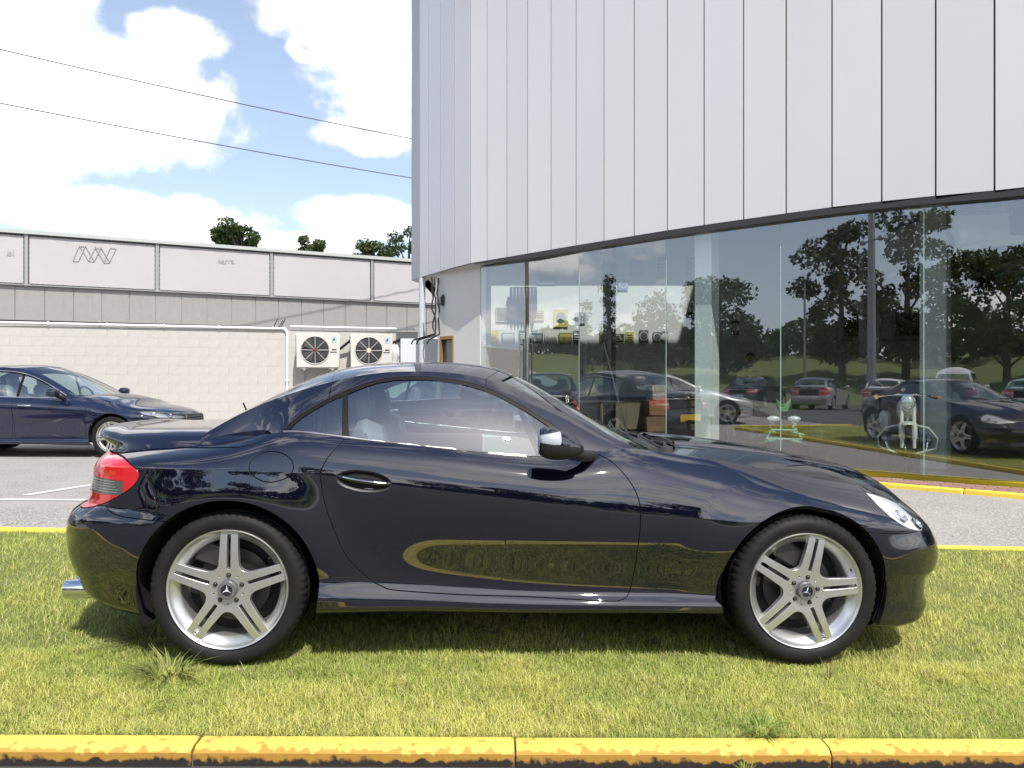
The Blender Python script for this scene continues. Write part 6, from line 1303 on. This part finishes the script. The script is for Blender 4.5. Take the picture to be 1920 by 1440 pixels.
sign('narrow dark sign beside the pane joint', 1081, 632, .16, .30, (.05, .05, .08), W_, None, 'bars'); sign('olive poster with dark figure in the lower sign row', 1132, 633, .20, .30, (.32, .30, .10), K_, None, 'disc'); sign('black oval-motif sign in the lower sign row', 1158, 634, .30, .20, K_, W_, None, 'ring'); sign('yellow sign in the lower sign row', 1180, 633, .20, .28, (.52, .46, .10), K_, None, 'bars'); sign('black round badge sign in the lower sign row', 1207, 631, .22, .30, (.08, .08, .09), W_, None, 'ring'); sign('dark square sign with pale ring in the lower sign row', 1232, 633, .20, .26, (.10, .12, .13), W_, None, 'ring'); sign('blue grey round motif sign at the end of the sign row', 1246, 633, .14, .30, (.18, .22, .26), W_, None, 'disc')
sign('white lettered sign with black capitals', 1299, 634, .30, .26, W_, K_, 'MARELLI', 'frame', ts=.22); sign('white oil sign with round motif and word OIL', 1321, 632, .20, .32, W_, K_, 'OIL', None, ts=.3)
sign('tall yellow poster with dark stag shape', 1052, 597, .34, .42, (.55, .52, .12), (.06, .14, .16), None, 'disc'); sign('dark framed poster in the middle sign row', 943, 590, .34, .36, (.10, .11, .13), W_, None, 'frame'); sign('small cream lettered sign in the middle sign row', 1010, 592, .26, .24, (.45, .42, .30), K_, None, 'bars'); sign('small pale poster in the middle sign row', 1088, 596, .24, .28, (.36, .36, .42), W_, None, 'frame'); sign('dark bottle poster in the middle sign row', 1296, 599, .18, .34, K_, W_, None, 'disc'); sign('yellow green oblong sign in the middle sign row', 1320, 600, .30, .22, (.42, .44, .10), K_, None, 'bars'); sign('black sign with white leaping shape', 1378, 615, .18, .34, K_, W_, None, 'disc')
vw = sign('blue square sign with white lettered roundel high on the wall', 1142, 496, .30, .42, (.12, .20, .34), W_, 'VW', 'ring', ts=.30); sign('faded rose poster high on the wall', 1194, 497, .30, .44, (.38, .36, .44), (.5, .44, .48), None, 'frame'); sign('blue striped poster high on the wall', 1241, 499, .20, .40, (.18, .26, .42), W_, None, 'bars'); sign('round emblem poster high on the wall', 1293, 499, .20, .40, (.30, .34, .40), W_, None, 'ring'); sign('grey blue round emblem poster high on the wall', 1332, 501, .26, .40, (.20, .26, .34), W_, None, 'ring'); sign('round blue crest sign below the high posters', 1168, 534, .24, .26, (.20, .26, .36), W_, None, 'ring'); sign('dark blue banner high behind the door leaves', 1025, 520, .44, .32, (.08, .12, .22), W_, None, 'frame')
# hanging dark garments
gr_ = thing('garment_rail', 'row of dark purple overalls hanging on a wall rail', 'garments', (onb(981), WY-.16, zb(603)))
mb = MB(); mb.tube([(-.32, 0, .80), (.32, 0, .80)], .015, 6); mb.build('rail', M_chr, gr_)
for k in range(8):
    mb = MB(); x0 = -.29+k*.083; dp = random.uniform(.0, .18); mb.prism([(x0-.034, .78), (x0+.034, .78), (x0+.040, .25+dp), (x0, .0+dp), (x0-.040, .2+dp)], lambda p: (p[0], -.05, p[1]), lambda p: (p[0], .05, p[1])); mb.build('overall', mat('purple_cloth', (.045, .035, .065), .9), gr_)
# framed screens, striped banner
for k, (px, lab) in enumerate(((1614, 'wide dark screen with pale frame left of the grey column'), (1710, 'wide dark screen with pale frame right of the grey column'))):
    o = thing('framed_screen', lab, 'screen', (onb(px), WY-.03, zb(634))); mb = MB(); mb.box((0, 0, .32), (.98, .04, .66), ch=.008); mb.build('frame', mat('frame_pale', (.50, .49, .45), .5), o); mb = MB(); mb.box((0, -.022, .32), (.86, .01, .55)); mb.build('panel', mat('screen_dark', (.012, .013, .016), .15, coat=1), o)
    mb = MB(); mb.box((0, -.10, -.05), (1.05, .2, .04)); mb.build('shelf', mat('shelf_grey', (.25, .25, .25), .5), o)
sb_ = thing('striped_banner', 'white banner with slanted orange and white stripes high on the back wall', 'banner', (onb(1475), WY-.03, 3.40)); mb = MB(); mb.box((3.1, .005, .20), (6.4, .015, .50)); mb.build('banner_cloth', mat('banner_blue', (.34, .40, .50), .6), sb_)
for k in range(14):
    x0 = .05+k*.46; c = (.62, .33, .04) if k in (3, 4, 6, 10, 11) else (.62, .60, .56); mb = MB(); mb.prism([(x0, 0), (x0+.24, 0), (x0+.40, .40), (x0+.16, .40)], lambda p: (p[0], -.006, p[1]), lambda p: (p[0], -.004, p[1])); mb.build('stripe', mat('stripe_%d' % (c[2] < .1), c, .6), sb_)
# furniture and stock
def fl_(px, Y): return ((px-960)/1387*Y, Y, FL)
o = thing('storage_chest', 'low olive storage chest with two doors against the back wall', 'chest', fl_(1170, 17.2)); mb = MB(); mb.box((0, 0, .37), (1.15, .5, .74), ch=.02); mb.build('chest_body', mat('olive_board', (.13, .115, .07), .7), o); mb = MB(); mb.box((-.28, -.255, .36), (.54, .012, .66), ch=.004); mb.build('chest_door', mat('olive_board', (.13, .115, .07), .7), o); mb = MB(); mb.box((.28, -.255, .36), (.54, .012, .66), ch=.004); mb.build('chest_door', mat('olive_board2', (.14, .12, .075), .7), o); mb = MB(); mb.box((0, 0, .755), (1.19, .54, .03)); mb.build('chest_top', mat('chest_dark', (.04, .035, .03), .5), o)
for k, (w_, z_, c) in enumerate(((.42, 0, (.16, .10, .06)), (.40, .36, (.22, .10, .05)), (.34, .70, (.26, .22, .17)))):
    o = thing('carton', ('brown carton at the foot of the stack beside the white column', 'rust brown carton in the middle of the stack beside the white column', 'pale carton on top of the stack beside the white column')[k], 'carton', (fl_(1227, 16.6)[0]+.02*k, 16.6, FL+z_)); mb = MB(); mb.box((0, 0, .17), (w_, .4, .335), (0, 0, .1*k), .01); mb.build('carton_body', mat('carton_%d' % k, c, .8), o); mb = MB(); mb.box((0, 0, .3385), (w_*.2, .39, .003), (0, 0, .1*k)); mb.build('tape', mat('tape_tan', (.35, .28, .18), .4), o)
o = thing('tool_trolley', 'yellow tool trolley with black drawer gaps', 'trolley', fl_(1309, 15.6)); mb = MB(); mb.box((0, 0, .50), (.40, .40, .86), ch=.015); mb.build('trolley_body', mat('trolley_black', (.015, .015, .015), .5), o)
for k in range(5): mb = MB(); mb.box((0, -.205, .17+k*.165), (.40, .03, .125), ch=.008); dwr = mb.build('drawer', mat('trolley_yellow', (.62, .50, .03), .4, coat=.5), o)
for sx in (-.15, .15): mb = MB(); mb.lathe([(.0, .02), (.045, .02), (.045, -.02), (0, -.02)], (sx, -.12, .045), (1, 0, 0), 12); mb.build('castor', M_blk, o)
o = thing('white_stool', 'white plastic stool beside the tool trolley', 'stool', fl_(1352, 15.4)); mb = MB(); mb.box((0, 0, .45), (.42, .42, .035), ch=.012); mb.build('seat', mat('white_plastic', (.68, .68, .66), .4), o)
for sx in (-1, 1):
    for sy in (-1, 1): mb = MB(); mb.tube([(sx*.17, sy*.17, .44), (sx*.21, sy*.21, 0)], [.02, .024], 8); mb.build('leg', mat('white_plastic', (.68, .68, .66), .4), o)
mb = MB(); mb.box((0, 0, .0), (.26, .2, .09), (0, 0, .4), .02); o = thing('green_cushion', 'small folded green cloth lying on the white stool', 'cloth', (fl_(1352, 15.4)[0], 15.4, FL+.47)); mb.v = [(x, y, z+.045) for x, y, z in mb.v]; mb.build('cloth_fold', mat('green_cloth', (.12, .20, .08), .9), o)
o = thing('workbench', 'low orange workbench below the tool trolley shelf', 'bench', fl_(1385, 16.4)); mb = MB(); mb.box((0, 0, .42), (1.3, .5, .06), ch=.01); mb.build('bench_top', mat('orange_board', (.45, .22, .05), .6), o)
for sx in (-.58, .58): mb = MB(); mb.box((sx, 0, .195), (.06, .45, .39)); mb.build('bench_leg', M_blk, o)
# racing-driver cut-out board
o = thing('cardboard_standee', 'flat cardboard cut-out of a figure in white racing overalls with hands on hips', 'standee', fl_(1407, 16.9)); k_ = 1.74/1.80
body = closed([(-.13, .04), (-.17, .45), (-.17, .85), (-.19, 1.0), (-.34, 1.02), (-.36, 1.12), (-.27, 1.36), (-.20, 1.46), (-.07, 1.50), (-.055, 1.54), (-.10, 1.62), (-.09, 1.74), (0, 1.79), (.09, 1.74), (.10, 1.62), (.055, 1.54), (.07, 1.50), (.20, 1.46), (.27, 1.36), (.36, 1.12), (.34, 1.02), (.19, 1.0), (.17, .85), (.17, .45), (.13, .04), (.03, .04), (.0, .75), (-.03, .04)], 112)
mb = MB(); mb.prism([tuple(p) for p in body], lambda p: (p[0], -.004, p[1]), lambda p: (p[0], .004, p[1])); mb.build('cut_out', mat('suit_white', (.72, .72, .70), .6), o, 0)
def patch(nm_, poly, m, d=-.0055): mb = MB(); mb.prism([tuple(p) for p in poly], lambda p: (p[0], d, p[1]), lambda p: (p[0], d+.001, p[1])); mb.build(nm_, m, o, 0)
skin = mat('print_skin', (.42, .26, .18), .6); hair = mat('print_dark', (.03, .025, .022), .6)
patch('printed_face', closed([(-.075, 1.66), (-.055, 1.56), (0, 1.53), (.055, 1.56), (.075, 1.66), (0, 1.70)], 36), skin); patch('printed_hair', closed([(-.095, 1.64), (-.085, 1.74), (0, 1.785), (.085, 1.74), (.095, 1.64), (.06, 1.70), (-.06, 1.70)], 42), hair, -.0068)
for x_, z_, w_ in ((-.11, 1.36, .12), (.11, 1.36, .12), (-.10, 1.24, .10), (.10, 1.22, .12), (0, 1.10, .24), (-.1, .96, .1)): patch('printed_badge', [(x_-w_/2, z_-.022), (x_+w_/2, z_-.022), (x_+w_/2, z_+.022), (x_-w_/2, z_+.022)], mat('print_grey', (.10, .10, .11), .6))
mb = MB(); mb.box((0, .15, .01), (.34, .32, .012)); mb.box((0, .13, .35), (.04, .02, .70), (R(14), 0, 0)); mb.build('prop', hair, o)
# broom leaning on the pane
o = thing('broom', 'long broom handle leaning against the dark column', 'broom', (1.30, 12.30, FL)); mb = MB(); mb.tube([(0.62, -.35, .02), (.22, -.05, 1.75)], .014, 8); mb.build('broom_handle', mat('broom_wood', (.33, .30, .26), .6), o); mb = MB(); mb.box((.63, -.36, .03), (.30, .07, .06), (0, 0, -.5), .01); mb.build('broom_head', M_blk, o)
# ------------------------------------------------------------------ white vintage motorcycle
M_cream = mat('cream_enamel', (.66, .65, .60), .3, coat=.8)
def moto():
    o = thing('motorcycle', 'white vintage motorcycle with round headlamp and crash bars behind the glass', 'motorcycle', (5.02, 9.42, FL), (0, 0, R(-116))); o.scale = (.86, .78, .90)
    def wheel(x):
        mb = MB(); mb.lathe([(.262, -.03), (.285, -.042), (.315, -.036), (.325, 0), (.315, .036), (.285, .042), (.262, .03)], (x, 0, .325), (0, 1, 0), 40); w = mb.build('wheel', M_rub, o); mb = MB(); mb.lathe([(.262, -.028), (.250, -.02), (.250, .02), (.262, .028)], (x, 0, .325), (0, 1, 0), 40); mb.lathe([(0, -.05), (.05, -.05), (.07, 0), (.05, .05), (0, .05)], (x, 0, .325), (0, 1, 0), 20)
        for k in range(20): a = 2*math.pi*k/20; mb.tube([(x+.05*math.cos(a+.5), .03*(-1)**k, .325+.05*math.sin(a+.5)), (x+.252*math.cos(a), 0, .325+.252*math.sin(a))], .0025, 4)
        mb.build('rim', M_chr, w)
    wheel(.70); wheel(-.70)
    mb = MB(); 
    for sy in (-.085, .085): mb.tube([(.70, sy, .325), (.63, sy, .60), (.52, sy, .96)], [.024, .030, .026], 10); mb.lathe([(.036, 0), (.044, .02), (.044, .20), (.036, .22)], (.66, sy, .44), (-.2, 0, .98), 14)
    mb.build('fork', M_cream, o)
    mb = MB(); v = []; f = []
    for i in range(15):
        a = R(62+100*i/14)
        for j in range(7): b = R(-90+180*j/6); v.append((.70+(.355+.012*math.cos(b))*math.cos(a), .075*math.sin(b), .325+(.345+.022*math.cos(b))*math.sin(a)))
    for i in range(14):
        for j in range(6): f.append((i*7+j, i*7+j+1, (i+1)*7+j+1, (i+1)*7+j))
    mb.add(v, f); mb.build('front_mudguard', M_cream, o, 60, fix=False); mb = MB(); mb.v = [(-x, y, z) for x, y, z in v]; mb.f = list(f); mb.build('rear_mudguard', M_cream, o, 60, fix=False)
    mb = MB(); mb.ell((.50, 0, .93), (.13, .105, .105), 24, 14); hl = mb.build('headlamp', M_cream, o, 60); mb = MB(); mb.lathe([(.0, .135), (.05, .128), (.09, .105), (.100, .09)], (.50, 0, .93), (1, 0, 0), 28); mb.build('headlamp_glass', mat('lamp_face', (.72, .73, .72), .1, .5, coat=1), hl); mb = MB(); mb.lathe([(.098, .085), (.108, .09), (.108, .105), (.098, .108)], (.50, 0, .93), (1, 0, 0), 28); mb.build('headlamp_rim', M_chr, hl)
    mb = MB(); mb.tube([(.32, -.38, 1.00), (.40, -.30, 1.02), (.47, -.10, 1.04), (.48, 0, 1.03), (.47, .10, 1.04), (.40, .30, 1.02), (.32, .38, 1.00)], .013, 8); hb = mb.build('handlebar', M_chr, o)
    for sy in (-1, 1):
        mb = MB(); mb.tube([(.36, sy*.33, 1.01), (.28, sy*.42, .99)], .019, 8); mb.build('grip', M_blk, hb); mb = MB(); mb.lathe([(0, .02), (.03, .012), (.034, -.01), (0, -.03)], (.37, sy*.44, 1.0), (1, 0, 0), 14); mb.tube([(.38, sy*.30, 1.02), (.37, sy*.44, 1.0)], .008, 6); mb.build('indicator', M_plate_o, hb)
    mb = MB(); mb.ell((.16, 0, .83), (.31, .15, .15), 24, 14, ex=.85); mb.build('tank', M_cream, o, 60); mb = MB(); mb.box((-.38, 0, .80), (.62, .26, .12), ch=.05); mb.build('saddle', M_blk, o)
    mb = MB(); mb.box((.05, 0, .42), (.36, .24, .28), ch=.05); mb.build('engine', mat('engine_alloy', (.42, .42, .41), .35, .8), o)
    for sy in (-1, 1):
        mb = MB()
        for k in range(6): mb.lathe([(.04, 0), (.085, 0), (.085, .012), (.04, .012)], (.08, sy*(.14+.024*k), .40), (0, sy, 0), 18, close=True)
        mb.lathe([(.07, 0), (.075, .05), (.05, .08), (0, .085)], (.08, sy*.285, .40), (0, sy, 0), 18); mb.build('cylinder', mat('engine_alloy', (.42, .42, .41), .35, .8), o)
        mb = MB(); mb.tube([(.30, sy*.10, .62), (.34, sy*.30, .58), (.30, sy*.42, .44), (.24, sy*.40, .30), (.22, sy*.14, .22)], .016, 8); mb.build('crash_bar', M_cream, o)
        mb = MB(); mb.tube([(.12, sy*.30, .38), (.22, sy*.26, .26), (-.1, sy*.2, .20), (-.85, sy*.22, .24)], [.022, .022, .024, .045], 10); mb.build('exhaust', M_chr, o); mb = MB(); mb.box((-.62, sy*.30, .62), (.45, .18, .34), ch=.05); mb.build('pannier', M_cream, o)
    mb = MB(); mb.tube([(.45, 0, .85), (.20, 0, .70), (-.30, 0, .68), (-.70, 0, .35)], .02, 8); mb.tube([(.42, 0, .75), (.30, 0, .30), (-.30, 0, .28), (-.70, 0, .325)], .02, 8); mb.build('frame', M_cream, o); mb = MB(); mb.tube([(-.08, .10, .25), (-.12, .26, .0)], .012, 6); mb.tube([(-.12, .26, .008), (-.04, .32, .008)], .012, 6); mb.build('side_stand', M_cream, o)
moto()
# ------------------------------------------------------------------ quad bike
def quad():
    o = thing('quad_bike', 'green and white sports quad bike facing the glass', 'quad bike', (3.88, 10.65, FL), (0, 0, R(-108)))
    for x, sy, r_, w_ in ((.62, -.42, .27, .20), (.62, .42, .27, .20), (-.60, -.40, .26, .28), (-.60, .40, .26, .28)):
        mb = MB(); mb.lathe([(.13, -w_/2), (r_-.05, -w_/2-.01), (r_-.01, -w_/2+.03), (r_, 0), (r_-.01, w_/2-.03), (r_-.05, w_/2+.01), (.13, w_/2)], (x, sy, r_), (0, 1, 0), 36, wob=lambda j, k: (-.014 if k % 3 == 0 and 1 < j < 5 else 0)); w = mb.build('wheel', M_rub, o); mb = MB(); mb.lathe([(0, 0), (.06, .02), (.13, .05), (.135, -w_/2), (.135, w_/2)], (x, sy, r_), (0, 1 if sy > 0 else -1, 0), 24); mb.build('rim', M_disc, w)
        if x > 0:
            for zz_ in (.25, .36): mb = MB(); mb.tube([(x-.05, sy*.25, zz_+.06), (x, sy*.75, zz_)], .016, 6); mb.tube([(x+.08, sy*.25, zz_+.06), (x, sy*.75, zz_)], .016, 6); mb.build('control_arm', mat('arm_green', (.30, .48, .36), .4), o)
            mb = MB(); pts = [(.60+.03*math.cos(a), sy*(.30+.03*a/40*3)+.03*math.sin(a)*0, .72-.010*a) for a in np.linspace(0, 34, 90)]; mb.tube([(p[0]-.0, p[1]+.03*math.sin(a), p[2]) for p, a in zip(pts, np.linspace(0, 34, 90))], .006, 4); mb.build('spring', mat('spring_white', (.65, .65, .65), .4), o)
    G1 = mat('quad_green', (.09, .24, .05), .3, coat=.8); WQ = mat('quad_white', (.66, .66, .64), .3, coat=.8)
    mb = MB(); mb.prism([(-.05, .70), (.05, .70), (.10, .88), (.02, .80), (-.02, .80), (-.10, .88)], lambda p: (.80-.3*(p[1]-.72), p[0], p[1]), lambda p: (.55-.3*(p[1]-.72), p[0], p[1]-.03)); mb.build('nose_cowl', G1, o, 30)
    for sy in (-1, 1):
        mb = MB(); mb.add([(.78, sy*.04, .66), (.70, sy*.10, .80), (.45, sy*.55, .86), (.30, sy*.58, .80), (.45, sy*.20, .76), (.70, sy*.05, .60)], [(0, 1, 2, 3, 4, 5)]); mb.add([(.78, sy*.04, .645), (.70, sy*.10, .785), (.45, sy*.55, .845), (.30, sy*.58, .785), (.45, sy*.20, .745), (.70, sy*.05, .585)], [(5, 4, 3, 2, 1, 0)]); mb.build('mudguard', WQ if sy < 0 else G1, o, 30)
        mb = MB(); mb.ell((.80, sy*.13, .60), (.05, .085, .04), 16, 10, (0, 0, 0)); mb.build('headlamp', M_lampin, o); mb = MB(); mb.add([(-.3, sy*.2, .78), (-.3, sy*.58, .70), (-.85, sy*.55, .74), (-.85, sy*.15, .82)], [(0, 1, 2, 3)]); mb.add([(-.3, sy*.2, .76), (-.3, sy*.58, .68), (-.85, sy*.55, .72), (-.85, sy*.15, .80)], [(3, 2, 1, 0)]); mb.build('rear_mudguard', G1, o, 30)
    mb = MB(); mb.box((.0, 0, .50), (.9, .26, .34), ch=.06); mb.build('engine', M_blk, o); mb = MB(); mb.box((-.35, 0, .80), (.75, .24, .12), ch=.05); mb.build('saddle', M_blk, o); mb = MB(); mb.tube([(.20, -.38, 1.02), (.30, -.15, 1.03), (.32, 0, 1.0), (.30, .15, 1.03), (.20, .38, 1.02)], .014, 8); mb.tube([(.42, 0, .7), (.32, 0, 1.0)], .03, 8); mb.build('handlebar', M_blk, o); mb = MB(); mb.tube([(.90, -.22, .34), (.96, -.15, .46), (.96, .15, .46), (.90, .22, .34)], .014, 8); mb.tube([(.85, -.2, .30), (.92, -.22, .34), (.92, .22, .34), (.85, .2, .30)], .014, 8); mb.build('bumper_bar', mat('arm_green', (.30, .48, .36), .4), o)
quad()
# ------------------------------------------------------------------ car on the lift
lift = thing('car_lift', 'two-post workshop lift holding the white car up high', 'lift', (7.3, 11.9, FL), (0, 0, R(-10)))
for sx in (-1.45, 1.45): mb = MB(); mb.box((sx, 0, 2.2), (.26, .30, 4.4), ch=.02); mb.build('lift_post', mat('lift_grey', (.16, .17, .19), .5), lift); mb = MB(); mb.box((sx*.62, .0, 2.93), (1.1, .14, .10), ch=.01); mb.box((sx*.35, .5, 2.93), (.12, 1.0, .09)); mb.box((sx*.35, -.5, 2.93), (.12, 1.0, .09)); mb.build('lift_arm', mat('lift_grey', (.16, .17, .19), .5), lift)
make_car('lifted_car', 'white hatchback raised on the workshop lift behind the glass', hatch, whitep, (7.3, 11.9, FL+2.72), R(-100), detail=1, doors=[(-.14, .92, .02), (-1.06, -.15, .16)], saloon=False)
